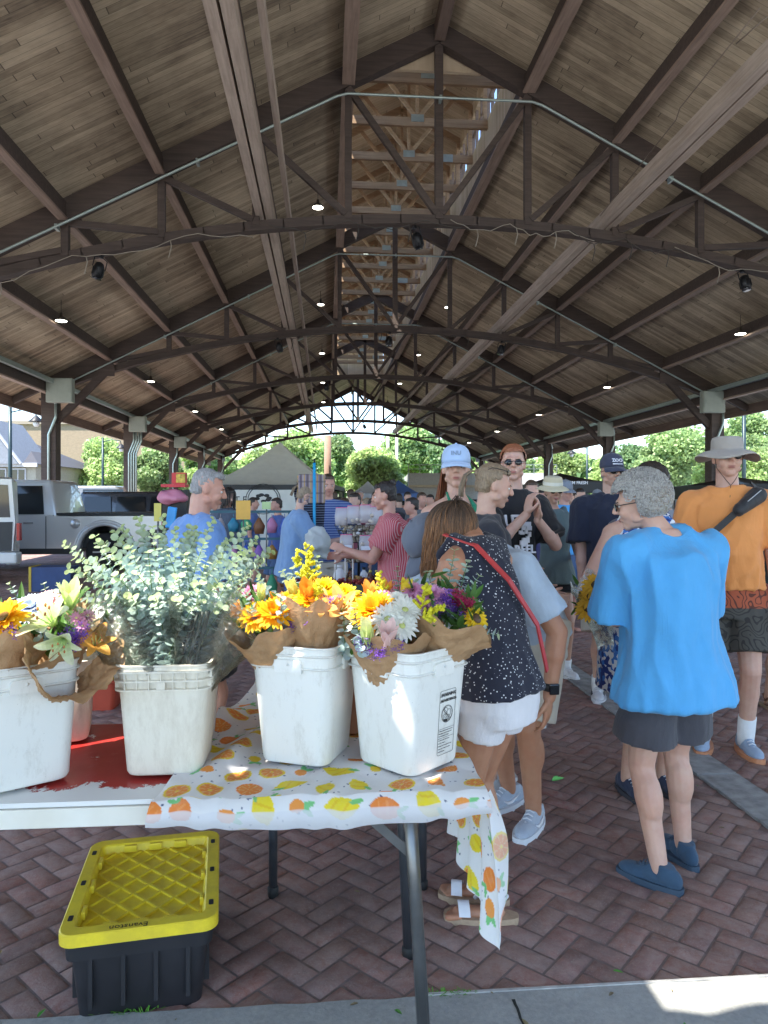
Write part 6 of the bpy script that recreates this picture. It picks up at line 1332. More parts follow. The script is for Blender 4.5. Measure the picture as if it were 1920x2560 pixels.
lily(D(668,1312,2.0),up(-.1,-.1,.9),.095,(.95,.42,.03),q,openn=.22,curl=-.1,col2=(.95,.55,.08)); lily(D(648,1300,2.05),up(-.6,.1,.8),.08,(.92,.82,.25),q,openn=.2,curl=-.1); lily(D(690,1300,2.1),up(.1,.2,1),.085,ORA,q,openn=.4,curl=.3,col2=(.95,.5,.05))
for x,y,d,r,c in((700,1275,2.05,.05,YEL),(745,1287,2.08,.048,YEL),(720,1300,2.0,.05,(.96,.7,.02)),(672,1298,1.98,.055,GOLD),(650,1305,2.0,.045,GOLD),(760,1300,2.1,.04,YEL)): daisy(D(x,y,d),up(FR.uniform(-.3,.3),0,.4),r,c,(.8,.6,.02),4,24,q,'yellow_mum',.8,.24,.15)
lily(D(733,1322,1.98),up(.4,-.2,.3),.085,(.93,.45,.12),q,openn=.5,col2=(.95,.6,.2)); lily(D(700,1320,1.97),up(-.2,-.3,.4),.07,(.93,.45,.12),q,openn=.45,col2=(.95,.6,.2))
for x,y in((705,1330),(675,1325),(655,1330)): lily(D(x,y+6,1.97),up(0,0,1),.045,(.72,.78,.3),q,openn=.1,curl=-.1)
cluster(D(712,1302,1.96),.018,PURP,40,.006,q); goldenrod(D(668,1265,2.12),.12,(-.1,.0,1),q); goldenrod(D(640,1225,2.15),.05,(.1,0,1),q); goldenrod(D(652,1245,2.12),.09,(.4,0,1),q); goldenrod(D(680,1310,1.98),.07,(.2,-.5,1),q); foliage(D(700,1320,2.08),.09,60,q,.05)
for pts in (((690,1400,2.1),(690,1290,2.15),(686,1205,2.18)),((690,1400,2.1),(660,1290,2.15),(640,1215,2.18)),((690,1400,2.1),(650,1300,2.1),(610,1235,2.14)),((740,1420,2.0),(745,1390,1.95),(742,1325,1.94)),((740,1420,2.0),(775,1390,1.93),(760,1345,1.92))): euc([D(*p) for p in pts],.027,q)
# B4
q=bouquet('bouquet of white daisies and an orange bloom in the warning label bucket',(.2,1.97,TZ+.05))
paper(D(850,1480,1.98),D(838,1362,1.95),.055,.118,140,400,q,seed=8,ruf=.13,front_drop=.0)
daisy(D(808,1318,1.93),up(-.2,0,.3),.07,GOLD,(.9,.5,.02),4,26,q,'orange_gerbera',.7,.22,.1); daisy(D(838,1338,1.88),up(0,0,.1),.05,WHITE,(.5,.55,.2),2,20,q,'white_daisy',.25,.26,.2); daisy(D(875,1318,1.9),up(.2,0,.4),.048,WHITE,(.55,.6,.2),2,20,q,'white_daisy',.3,.26,.2); daisy(D(868,1352,1.87),up(.3,-.1,.0),.046,WHITE,(.55,.6,.2),2,18,q,'white_daisy',.25,.26,.2); daisy(D(858,1300,1.95),up(0,.1,.5),.04,WHITE,(.6,.65,.3),3,18,q,'white_daisy',.6); daisy(D(848,1372,1.88),up(.1,0,-.3),.04,WHITE,(.6,.65,.3),2,16,q,'white_daisy',.4); daisy(D(828,1300,1.97),up(),.04,PINK,(.8,.3,.4),3,20,q,'pink_mum',.6)
lily(D(796,1395,1.85),up(-.2,0,1.4),.085,(.93,.9,.5),q,openn=.16,curl=-.1); lily(D(835,1402,1.85),up(.1,0,.9),.085,(.9,.62,.6),q,openn=.3,curl=.1,col2=(.95,.75,.7)); lily(D(800,1302,2.05),up(-.1,.1,1.4),.07,(.95,.4,.06),q,openn=.3,curl=.1,col2=(.95,.55,.1)); lily(D(828,1300,2.07),up(.3,.1,1.4),.072,(.95,.42,.06),q,openn=.3,curl=.1,col2=(.95,.55,.1))
for x,y in((785,1385),(795,1400),(820,1412),(860,1395)): cluster(D(x,y,1.85),.02,PURP,40,.0055,q)
goldenrod(D(905,1325,1.88),.08,(.3,-.2,1),q); goldenrod(D(915,1335,1.86),.06,(.7,-.2,.4),q); goldenrod(D(830,1290,2.0),.07,(-.2,0,1),q); foliage(D(840,1380,1.95),.09,90,q,.05)
for pts in (((800,1420,1.9),(775,1370,1.86),(765,1315,1.86)),((800,1420,1.9),(782,1395,1.84),(785,1350,1.84)),((850,1400,2.05),(862,1290,2.1),(858,1225,2.12))): euc([D(*p) for p in pts],.026,q)
q=bouquet('bouquet with pink mums and a small sunflower leaning right by the polka dot top',(.28,2.03,TZ+.05))
paper(D(915,1450,2.03),D(965,1330,2.02),.05,.14,160,390,q,seed=9,ruf=.13,front_drop=.01); 
for x,y,r in((905,1288,.04),(928,1285,.046),(950,1292,.042),(890,1275,.035),(915,1302,.035)): daisy(D(x,y,2.0),up(FR.uniform(-.3,.3),0,.5),r,(.85,.45,.68),(.7,.3,.5),4,22,q,'pink_mum',.7,.24,.12)
lily(D(876,1302,2.02),up(.1,.1,1.3),.075,(.95,.76,.05),q,openn=.22,curl=-.1,col2=(.9,.8,.1)); daisy(D(1028,1337,1.98),up(.6,0,-.1),.042,(.97,.68,.02),(.1,.05,.02),2,22,q,'sunflower',.2,.26,.4)
for x,y in((995,1298),(1008,1306),(985,1292)): cluster(D(x,y,1.98),.02,(.5,.03,.12),60,.007,q,'crimson_bloom')
for x,y in((935,1312),(955,1305),(970,1300),(980,1318),(1000,1325),(965,1290),(948,1318)): cluster(D(x,y,1.98),.02,PURP,40,.006,q)
foliage(D(960,1320,2.05),.12,110,q,.05); foliage(D(1005,1325,2.0),.05,40,q,.04)
for pts in (((950,1360,2.1),(965,1280,2.1),(982,1190,2.1)),((950,1360,2.1),(935,1280,2.12),(925,1235,2.15)),((950,1360,2.1),(1000,1290,2.05),(1035,1245,2.05)),((960,1360,2.1),(990,1290,2.1),(1010,1215,2.1)),((980,1350,2.0),(1040,1365,1.97),(1073,1372,1.96)),((950,1360,2.1),(905,1290,2.12),(895,1260,2.15))): euc([D(*p) for p in pts],.03,q)
# sunflowers held by the woman in the patterned dress
q=thing('flower_bunch','bunch of sunflowers in clear wrap held by the patterned dress woman','flower bouquet',D(1290,1320,3.3))
for x,y in((1280,1290),(1290,1265),(1273,1315)): daisy(D(x,y,3.25),up(-.4,0,.1),.07,(.9,.55,.05),(.06,.04,.02),2,20,q,'sunflower',.2,.26,.4)
foliage(D(1285,1310,3.3),.12,60,q,.06); paper(D(1310,1400,3.35),D(1278,1265,3.3),.03,.09,0,360,q,name='clear_wrap',m=M_CELLO,seed=13,rows=12,seg=24)
# ================================================================== market things behind
def cyl_between(b,p,q,r): b.tube([p,q],r,8)
# ---- unseen awnings added to shade the near pavement and shape sunlight on the flowers
M_AWN=cloth('white awning cloth',(.7,.7,.68),.04)
def unseen_awning(label,x0,x1,y0,y1,z,posts,notch=None):
    t=thing('unseen_awning',label,'unseen_awning',((x0+x1)/2,(y0+y1)/2,0)); b=MB(); 
    n_=120; top=[]; 
    vs=[];fs=[]
    for i in range(n_+1):
        x=x0+(x1-x0)*i/n_; e=.0
        if notch: e=notch(x)
        for (y,zz) in((y0,z),(y1+e,z)): vs.append((x,y,zz))
        for (y,zz) in((y0,z+.02),(y1+e,z+.02)): vs.append((x,y,zz))
    for i in range(n_):
        o=i*4; fs+=[(o,o+4,o+5,o+1),(o+2,o+3,o+7,o+6),(o+1,o+5,o+7,o+3),(o,o+2,o+6,o+4)]
    b.add(vs,fs); b.build('canopy',M_AWN,t,world=True)
    for (px_,py_) in posts: b=MB(); b.tube([(px_,py_,0),(px_,py_,z)],.025,8); b.build('post',M_LEG,t,world=True)
    b=MB(); 
    for y in(y0+.03,y1-.05): b.beam((x0,y,z-.02),(x1,y,z-.02),.03,.03)
    b.build('rail',M_LEG,t,world=True)
unseen_awning('white cloth awning added behind left, notched to let sun streaks reach the flowers',-4.2,-.47,-3,1.2,3.2,((-4.2,-3),(-4.2,.9),(-.6,-3)),notch=lambda x:-.24*math.exp(-((x+.83)/.035)**2)-.1*math.exp(-((x+1.8)/.3)**2)-.16*math.exp(-((x+1.35)/.03)**2)+.02*math.sin(x*31))  # added out of view; edge notches pass sun streaks onto buckets and cloth
unseen_awning('white cloth awning added at right to keep sun off the floor beside the tables',-.74,4.2,1.0,2.32,3.24,((4.2,1.0),(4.2,2.3)))  # added out of view to block sun right of the tables
unseen_awning('white scalloped awning added over the right side to bound the sun patch on the pavement',-.475,4.2,-3,.86,3.2,((4.2,-3),(4.2,.8)),notch=lambda x:.035*abs(math.sin(x*9.)))  # added out of view; its scallops trim the sunlit strip of pavement
# ---- hanging striped display on a blue pole
def dd_(x,y,d): return D(x,y,d)
d=6.9; t=thing('display_stand','blue pole with a plaid padded vest and navy pinstripe apron hanging on it','display stand',tuple(GD(678,1420)))
t.location=(D(678,1080,d).x,D(678,1080,d).y,0)
n=NT('plaid cloth'); o_=n.obj(); s_=n.sep(o_); fx=n.ma('FRACT',n.ma('MULTIPLY',s_[0],16.)); fz=n.ma('FRACT',n.ma('MULTIPLY',s_[2],9.)); c=n.ramp(fx,[(0,(.16,.11,.12)),(.22,(.35,.28,.27)),(.5,(.5,.3,.08)),(.62,(.3,.24,.25)),(.85,(.12,.1,.13))],'CONSTANT'); c=n.mix(n.ramp(fz,[(.12,.5),(.16,0.)],'CONSTANT'),c,(.08,.07,.08)); n.set(Base_Color=c,Roughness=.9); M_PLAID=n.m
b=MB(); c0=D(673,1056,d); 
for k in range(6):
    z=c0.z+.115-.046*k; cap(b,(c0.x-.11,c0.y,z),(c0.x+.11,c0.y,z),.027,.027)
    b.box((c0.x,c0.y,z),(.24,.05,.04))
me=remesh(b,.008,1); me.transform(wm(t).inverted()); link('padded_vest',me,M_PLAID,t)
n=NT('navy pinstripe'); zz=n.sep(n.obj())[2]; n.set(Base_Color=n.ramp(n.ma('FRACT',n.ma('MULTIPLY',zz,42.)),[(0,(.012,.014,.03)),(.82,(.22,.24,.3))],'CONSTANT'),Roughness=.9); M_PIN=n.m
b=MB(); loft(b,[(D(672,1175,d+.03),Vector((.13,0,0)),Vector((0,.05,0))),(D(672,1110,d+.03),Vector((.125,0,0)),Vector((0,.06,0))),(D(668,1060,d+.06),Vector((.15,0,0)),Vector((0,.05,0))),(D(668,1035,d+.06),Vector((.1,0,0)),Vector((0,.04,0)))]); me=remesh(b,.012,1,folds(.008,(20,20,3))); me.transform(wm(t).inverted()); link('apron',me,M_PIN,t)
b=MB(); pt=D(679,1000,d-.09); b.tube([(pt.x,pt.y,0.02),(pt.x,pt.y,pt.z)],.014,10); b.build('pole',mat('bright blue pole',(.02,.33,.6),.4),t,world=True)
b=MB(); b.tube([(pt.x,pt.y,pt.z),(pt.x,pt.y,pt.z+.04)],.008,6); b.lathe([(.17,0),(.17,.015),(.02,.03)],c=(pt.x,pt.y,0),seg=16); b.build('pole_base',M_DARK,t,world=True)
# ---- produce stall with tiered wire baskets
pc=D(775,1200,6.3); t=thing('produce_table','stall table heaped with yellow and red fruit beside the tiered baskets','table',(pc.x,pc.y,0))
b=MB(); b.box((0,0,.72),(1.25,.7,.05)); b.box((0,-.33,.58),(1.25,.03,.28)); b.build('tabletop',cloth('teal table cloth',(.05,.16,.22)),t)
for sx in(-.55,.55):
    for sy in(-.3,.3): b=MB(); b.tube([(sx,sy,0),(sx,sy,.7)],.018,8); b.build('leg',M_LEG,t)
fr_=random.Random(9)
def heap(name,label,cx,cy,w_,h_,cols,group):
    tr=thing('fruit_tray',label,'fruit tray',(pc.x+cx,pc.y+cy,.745),0,group); b=MB(); b.box((0,0,.015),(w_,h_,.02)); 
    for s in(-1,1): b.box((s*w_/2,0,.03),(.01,h_,.05)); b.box((0,s*h_/2,.03),(w_,.01,.05))
    b.build('tray',mat('dark green tray',(.05,.1,.08),.6),tr); b=MB()
    for _ in range(120): r=fr_.uniform(.016,.022); c=fr_.choice(cols); b.col=c; b.ell((fr_.uniform(-w_/2+.02,w_/2-.02),fr_.uniform(-h_/2+.02,h_/2-.02),.04+fr_.random()*.04),(r,r,r),None,8,6)
    b.build(name,leafmat('fruit skin',(1,1,1),.1,.05,rough=.35),tr); tr.children[-1]['kind']='stuff'
heap('plums','long tray of dark red plums at the front of the produce table',0,-.22,1.15,.26,[(.25,.02,.03),(.16,.02,.04),(.35,.05,.04)],'fruit trays on the produce table')
heap('apricots','tray of golden apricots behind the red plums',.12,.02,.9,.2,[(.6,.3,.06),(.65,.38,.12),(.5,.25,.1)],'fruit trays on the produce table')
def basket(cx,d,ytop,wpx,hpx,label,bag):
    t=thing('wire_basket',label,'basket',tuple(D(cx,ytop+hpx,d))); R_=wpx/1555*d/2; H_=hpx/1555*d; b=MB(); c=(0,0,0)
    for f in(0,.33,.66,1.): rr=R_*(.45+.55*f**.6); b.tube([(rr*math.cos(a),rr*.7*math.sin(a),H_*f) for a in [2*PI*i/24 for i in range(25)]],.0035,5)
    for i in range(18): a=2*PI*i/18; b.tube([(R_*(.45+.55*f**.6)*math.cos(a),R_*.7*(.45+.55*f**.6)*math.sin(a),H_*f) for f in(0,.2,.5,1.)],.0025,4)
    b.build('wire_frame',M_DARK,t); b=MB(); r2=random.Random(3)
    for _ in range(110):
        a=r2.uniform(0,6.28); q=r2.random()**.5; f=r2.random(); rr=R_*(.42+.5*f**.6)*q; r=.02; g=r2.uniform(.7,1.1); b.col=(.62*g,.55*g,.45*g) if not bag or r2.random()<.7 else (.75,.72,.72); b.ell((rr*math.cos(a),rr*.7*math.sin(a),H_*(.05+.95*f)),(r,r,r*.85),None,7,5)
    o=b.build('garlic',leafmat('garlic skin',(1,1,1),.15,.1),t); o['kind']='stuff'
    return t,R_,H_
t,R_,H_=basket(773,6.35,1133,100,38,'upper wire basket of bagged garlic on the tiered stand',1)
t2,_,_=basket(772,6.35,1188,92,26,'lower wire basket of garlic bags with white price cards',1)
M_BAGP=NT('zip bag plastic'); M_BAGP.set(Base_Color=(.75,.72,.74),Roughness=.2,Alpha=.5); M_BAGP=M_BAGP.m
for i,(x,y) in enumerate(((738,1122),(763,1118),(790,1116),(812,1120),(748,1180),(790,1182))):
    tb=thing('garlic_bag',['leftmost garlic bag in the upper wire basket','second garlic bag from left in the upper wire basket','third garlic bag in the upper basket','garlic bag at right of the upper basket','left garlic bag in the lower basket','right garlic bag in the lower basket'][i],'bag',tuple(D(x,y+8,6.2)),0,'clear garlic bags in the wire baskets')
    b=MB(); r2=random.Random(i)
    for _ in range(14): g=r2.uniform(.8,1.1); b.col=(.68*g,.6*g,.5*g); b.ell((r2.uniform(-.04,.04),r2.uniform(-.03,.03),r2.uniform(-.01,.07)),(.02,.02,.018),None,7,5)
    b.build('garlic_bulbs',MATS['garlic skin'],tb); b=MB(); loft(b,[((0,0,-.02),(.055,0,0),(0,.04,0)),((0,0,.06),(.06,0,0),(0,.04,0)),((0,0,.13),(.05,0,0),(0,.006,0))],12); b.build('plastic_bag',M_BAGP,tb,smooth=True); b=MB(); b.box((0,0,.13),(.1,.006,.012)); b.build('zip_strip',mat('pink zip strip',(.6,.12,.25),.5),tb)
    if i>3: b=MB(); b.box((0,-.06,.02),(.09,.003,.05)); b.build('price_card',mat('white card',(.7,.74,.8),.7),tb)
ps=D(775,1150,6.4); t=thing('basket_stand','black metal stand carrying the two wire baskets','stand',(ps.x,ps.y,.745)); b=MB(); b.tube([(0,0,0),(0,0,D(775,1140,6.4).z-.745)],.012,8); b.lathe([(.12,0),(.12,.01),(.02,.02)],seg=14); b.build('pole',M_DARK,t)
def bottle(x,y,d,h,r,body,capc,label,nm='bottle'):
    p=D(x,y,d); t=thing(nm,label,'bottle',(p.x,p.y,.745),0,'bottles on the produce stall'); b=MB(); b.lathe([(r*.9,0),(r,.01),(r,h*.6),(r*.8,h*.72),(r*.4,h*.82),(r*.4,h*.9)],seg=14); b.build('bottle_body',body,t); b=MB(); b.lathe([(r*.46,h*.88),(r*.46,h),(r*.3,h*1.01)],seg=12); b.build('cap',capc,t)
M_JUG=mat('white jug plastic',(.7,.7,.72),.35); M_AMB=mat('amber honey',(.12,.035,.01),.1); M_YC=mat('yellow cap',(.7,.6,.15),.5)
bottle(734,1210,6.25,.19,.055,M_JUG,M_JUG,'round white jug at left end of the stall'); bottle(757,1212,6.3,.16,.035,M_AMB,M_DARK,'dark bottle just right of the white jug')
for i,x in enumerate((800,813,826)): bottle(x,1210,6.2,.15,.028,M_AMB,M_YC,['left one of three honey bottles with yellow caps','middle one of three honey bottles with yellow caps','right one of three honey bottles with yellow caps'][i])
bottle(786,1210,6.35,.16,.035,M_JUG,M_DARK,'white bottle beside the honey bottles')
for i,x in enumerate((724,746,762)): p=D(x,1220,6.1); b=MB(); b.tube([(p.x,p.y,.745),(p.x,p.y,D(x,1185+8*i,6.1).z)],.006,6); tag(b.build('sign_stick',mat('white stick',(.7,.68,.65),.6)),['left thin white stick on the stall front','middle thin white stick on the stall front','right thin stick on the stall front'][i],'stick','sticks at the stall front')
# white bag in the vendor's hands, blue bag by the grey cap
def sack(cx,cy,d,w_,h_,m,label,nm='plastic_bag',seed=1,tilt=0):
    p=D(cx,cy,d); b=MB(); W2=w_/1555*d/2; H2=h_/1555*d/2; loft(b,[(p-Vector((0,0,H2)),Vector((W2*.8,0,0)),Vector((0,.05,0))),(p-Vector((0,0,H2*.3)),Vector((W2,0,0)),Vector((0,.09,0))),(p+Vector((0,0,H2*.4)),Vector((W2*.85,0,0)),Vector((0,.07,0))),(p+Vector((0,0,H2)),Vector((W2*.4,0,0)),Vector((0,.03,0)))])
    me=remesh(b,.01,2,folds(.022,(9,9,9),seed)); o=link(nm,me,m,None); tag(o,label,'plastic bag'); 
    return o
M_WBAG=leafmat('white thin plastic',(.72,.74,.72),.05,.4,rough=.35); M_BBAG=leafmat('blue thin plastic',(.3,.5,.75),.1,.45,rough=.35); M_PBAG=leafmat('pink thin plastic',(.75,.3,.4),.1,.35,rough=.35)
sack(685,1172,6.65,58,66,M_WBAG,'crumpled white plastic bag held open by the vendor'); sack(918,1215,3.5,52,105,M_BBAG,'thin blue plastic bag hanging in front of the grey cap man',seed=4); sack(372,1073,4.9,60,26,M_PBAG,'pink plastic bag under the red snack box',seed=2)
p=D(378,1051,4.9); t=thing('snack_box','red and yellow snack box on a red tray above the pink bag','box',tuple(p)); b=MB(); b.box((0,0,.005),(.16,.13,.02)); b.build('tray',mat('red plastic',(.5,.02,.03),.45),t); b=MB(); b.box((.03,0,.055),(.09,.07,.075)); b.build('carton',mat('red carton',(.55,.03,.03),.5),t); b=MB(); b.box((.045,-.037,.055),(.06,.004,.06)); b.box((.045,0,.094),(.06,.06,.004)); b.build('carton_print',mat('yellow carton print',(.5,.35,.05),.6,var=.5,scale=60),t); p2=p.copy()
t=thing('vendor_shelf','dark shelf rack carrying the red snack box and jars left of the blue tee man','shelf',(p.x-.1,p.y+.05,0)); b=MB()
for z in(.5,.95,1.28): b.box((.1,0,z),(.3,.3,.03))
for sx in(-.04,.24):
    for sy in(-.16,.16): b.beam((sx,sy,0),(sx,sy,1.3),.03,.03)
b.box((.1,0,1.44),(.16,.14,.26)); b.build('shelf_frame',M_DARK,t)
rj=random.Random(12); jc=[((.4,.08,.02),'orange jar'),((.03,.12,.3),'blue jar'),((.3,.2,.05),'amber jar'),((.12,.03,.04),'dark red jar'),((.1,.2,.12),'green jar')]
for i in range(3):
    x=.02+.08*i; c,nm=jc[i%5]; z=.965; tj=thing('jar',f"{nm} {['at left end','in the middle','at right end'][i]} of the dark rack under the snack box",'jar',(p.x-.1+x,p.y-.05,z),0,'jars on the dark rack'); b=MB(); b.lathe([(.035,0),(.038,.01),(.038,.1),(.03,.12)],seg=12); b.build('jar_body',mat(nm,c,.15),tj); b=MB(); b.lathe([(.034,.12),(.034,.14)],seg=12); b.build('lid',mat('jar lid',(.4,.38,.35),.4,.5),tj)
def sign(x0,y0,x1,y1,d,m,label,txt=None):
    a=D(x0,y0,d); c=D(x1,y1,d); t=thing('sign_card',label,'sign',((a.x+c.x)/2,(a.y+c.y)/2,c.z)); b=MB(); b.box((0,0,(a.z-c.z)/2),((c-a).length*.6 if False else abs(c.x-a.x),.006,a.z-c.z)); b.build('card',m,t); b=MB(); b.tube([(0,.01,-.5),(0,.01,.02)],.006,6); b.build('stick',M_LEG,t); return t
sign(510,1081,541,1122,6.,mat('amber sign card',(.75,.42,.08),.6),'plain amber sign card standing left of the vendor'); sign(333,1087,348,1126,4.6,mat('yellow sign card',(.6,.52,.12),.7),'small yellow sign card above the eucalyptus at left'); sign(566,1084,585,1100,6.3,mat('lime sign card',(.5,.65,.3),.6),'small lime green sign left of the vendor')
p=D(370,1118,4.7); b=MB(); b.box((0,0,0),(.06,.02,.14),M=Matrix.Translation(p)@Matrix.Rotation(R(8),4,'Y'),bev=.008); tag(b.build('packet',mat('bright blue packet',(.02,.3,.7),.35)),'bright blue packet hanging beside the small yellow sign','packet')
# craft rack with hanging goods
p=D(520,1150,7.4); t=thing('craft_rack','dark rack hung with small colourful craft bundles left of the vendor','rack',(p.x,p.y,0)); b=MB(); 
for x in(-.5,0,.5): b.beam((x,0,0),(x,0,1.38),.03,.03)
for z in(1.38,1.1,.8): b.beam((-.52,0,z),(.52,0,z),.025,.025)
b.build('rack_frame',mat('teal painted wood',(.03,.1,.13),.6),t)
hc=[(.25,.12,.4),(.03,.2,.3),(.5,.2,.35),(.4,.2,.05),(.05,.3,.15),(.03,.08,.4),(.35,.3,.3),(.2,.08,.03)]
for i in range(24):
    x=-.46+.13*(i%8); z=(1.36,1.08,.78)[i//8]; c=hc[(i*3+i//8)%8]; th_=thing('craft_bundle',f"{['purple','teal','pink','amber','green','blue','grey','brown'][(i*3+i//8)%8]} craft bundle, {['first','second','third','fourth','fifth','sixth','seventh','last'][i%8]} from left in the {['top','middle','bottom'][i//8]} row of the rack",'craft bundle',(p.x+x,p.y-.03,z),0,'craft bundles on the rack')
    b=MB(); L=rj.uniform(.17,.27); b.tube([(0,0,0),(0,0,-.04)],.003,4); loft(b,[((0,0,-L),(.045,0,0),(0,.035,0)),((0,0,-L*.6),(.06,0,0),(0,.045,0)),((0,0,-.04),(.012,0,0),(0,.012,0))],10); b.build('pouch',leafmat(f'craft {c}',c,.3,.1),th_,smooth=True); b=MB(); b.lathe([(.014,-.05),(.014,-.04)],seg=8); b.build('tie',M_LEG,th_)
# small basket and yellow wrapped flowers on the brick
p=GD(222,1528); t=thing('basket','orange red perforated basket on the bricks behind the left buckets','basket',(p.x,p.y,0)); b=MB(); rsq(b,[(.1,0),(.12,.2),(.14,.21),(.14,.225),(.128,.225),(.11,.03)]); b.build('basket_body',mat('orange red plastic',(.42,.06,.03),.5),t,autos=35); b=MB()
for i in range(6):
    for j in range(4): b.lathe([(.006,0),(.006,.002)],M=Matrix.Translation((-.075+.03*i,-.103-.004*j*1.2,.04+.038*j))@Matrix.Rotation(R(90),4,'X'),seg=6)
b.build('hole_row',M_RUB,t)
tb=thing('flower_bunch','yellow wrapped flower bunch standing in the orange red basket','flower bouquet',(p.x+.03,p.y,.05)); paper((p.x+.03,p.y,.08),(p.x+.06,p.y-.03,.42),.04,.11,0,360,tb,seed=21,m=leafmat('yellow wrap',(.7,.62,.04),.15,.4)); 
for k in range(5): daisy(Vector((p.x+.03+.05*math.cos(k*1.3),p.y+.05*math.sin(k*1.3),.42)),(0,-.3,1),.04,YEL,(.6,.4,.02),3,18,tb,'yellow_mum',.7)
p=GD(120,1275); t=thing('crate','low blue crate with yellow end panel near the pickup truck','crate',(p.x,p.y,0)); b=MB(); b.box((0,0,.2),(.62,.4,.4)); b.build('crate_body',mat('navy crate',(.02,.05,.16),.5),t); b=MB(); b.box((-.33,0,.2),(.04,.42,.42)); b.build('end_panel',mat('yellow panel',(.6,.4,.03),.5),t)
# ================================================================== tents
def canopy(label,x0,x1,ytop,yeave,d,m,depth=3.,val=.25,wall=None,group=None):
    a=D(x0,yeave,d); c=D(x1,yeave,d); t=thing('canopy_tent',label,'tent',((a.x+c.x)/2,(a.y+c.y)/2+depth/2,0),-YAW,group); W=(c-a).length/2; ze=a.z; zt=D(0,ytop,d+depth/2).z; b=MB(); b.smooth=True
    N_=12
    for k in range(4):
        M=Matrix.Rotation(k*PI/2,4,'Z'); hx,hy=(W,depth/2) if k%2==0 else (depth/2,W); g=[]
        for i in range(N_+1):
            u=i/N_
            for j in range(N_+1):
                v=j/N_*2-1; hh=ze+(zt-ze)*(u**1.35); sag=.06*(1-v*v)*(1-u)*0; g.append(M@Vector((hx*v*(1-u),-hy*(1-u),hh-.05*math.sin(u*PI)*(1-v*v))))
        b.add(g,[(i*(N_+1)+j,i*(N_+1)+j+1,(i+1)*(N_+1)+j+1,(i+1)*(N_+1)+j) for i in range(N_) for j in range(N_)])
    b.build('canopy_top',m,t,smooth=True)
    b=MB(); b.box((0,-depth/2,ze-val/2),(2*W,.015,val)); b.box((0,depth/2,ze-val/2),(2*W,.015,val)); b.box((-W,0,ze-val/2),(.015,depth,val)); b.box((W,0,ze-val/2),(.015,depth,val)); b.build('valance',wall or m,t)
    for sx in(-1,1):
        for sy in(-1,1): b=MB(); b.tube([(sx*(W-.03),sy*(depth/2-.03),0),(sx*(W-.03),sy*(depth/2-.03),ze)],.025,6); b.build('tent_leg',M_LEG,t)
    return t,W,ze
M_BEIGE=leafmat('beige tent fabric',(.84,.81,.7),.05,.3); M_TWALL=leafmat('pale tent wall',(.85,.85,.82),.04,.3)
t,W,ze=canopy('large beige peaked canopy tent with printed grey side wall',448,738,955,1047,15.5,M_BEIGE,depth=4.,val=.1,wall=M_DARK)
b=MB(); b.box((0,-2.02,(ze-.1)/2+.0),(2*W,.012,ze-.12)); b.build('side_wall',M_TWALL,t)
lt=mat('black label ink',(.02,.02,.02),.6)
b=text_mb('T E',.2,Matrix.Translation((-.56,-2.035,D(0,1080,15.5).z))@Matrix.Rotation(R(90),4,'X'),ext=.003,align='CENTER'); b.build('lettering',lt,t)
b=MB(); M_=Matrix.Translation((-.08+.0,-2.035,D(0,1078,15.5).z))@Matrix.Rotation(R(90),4,'X'); 
for rr in(.32,.28): b.tube([M_@Vector((rr*1.15*math.cos(a),rr*math.sin(a),0)) for a in [2*PI*i/32 for i in range(33)]],.008,5)
for k in range(7): a=k*2.4; b.ell(M_@Vector((.13*math.cos(a),.07*math.sin(a)+.02,0)),(.06,.005,.035))
b.build('emblem',lt,t)
canopy('small white peaked tent in the far middle',762,838,1039,1066,27,leafmat('white tent fabric',(.8,.82,.85),.03,.3),group='small far tents'); canopy('small blue and white peaked tent right of the white one',822,918,1037,1066,25,leafmat('blue tent fabric',(.1,.2,.5),.05,.2),group='small far tents')
canopy('black canopy tent with white lettering behind the straw hat',1205,1330,1022,1040,13,M_DARK,val=.2)
p=D(1245,1043,12.97); text_mb('FARM FRESH',.075,face_cam_M(p,-FWD),ext=.004,bold=.002).build('tent_lettering',mat('white print',(.75,.75,.78),.6),[o for o in bpy.data.objects if o.get('label','').startswith('black canopy')][0],world=True)
canopy('dark low canopy at the right behind the sun hat man',1600,1760,1030,1045,14,M_DARK,val=.3)
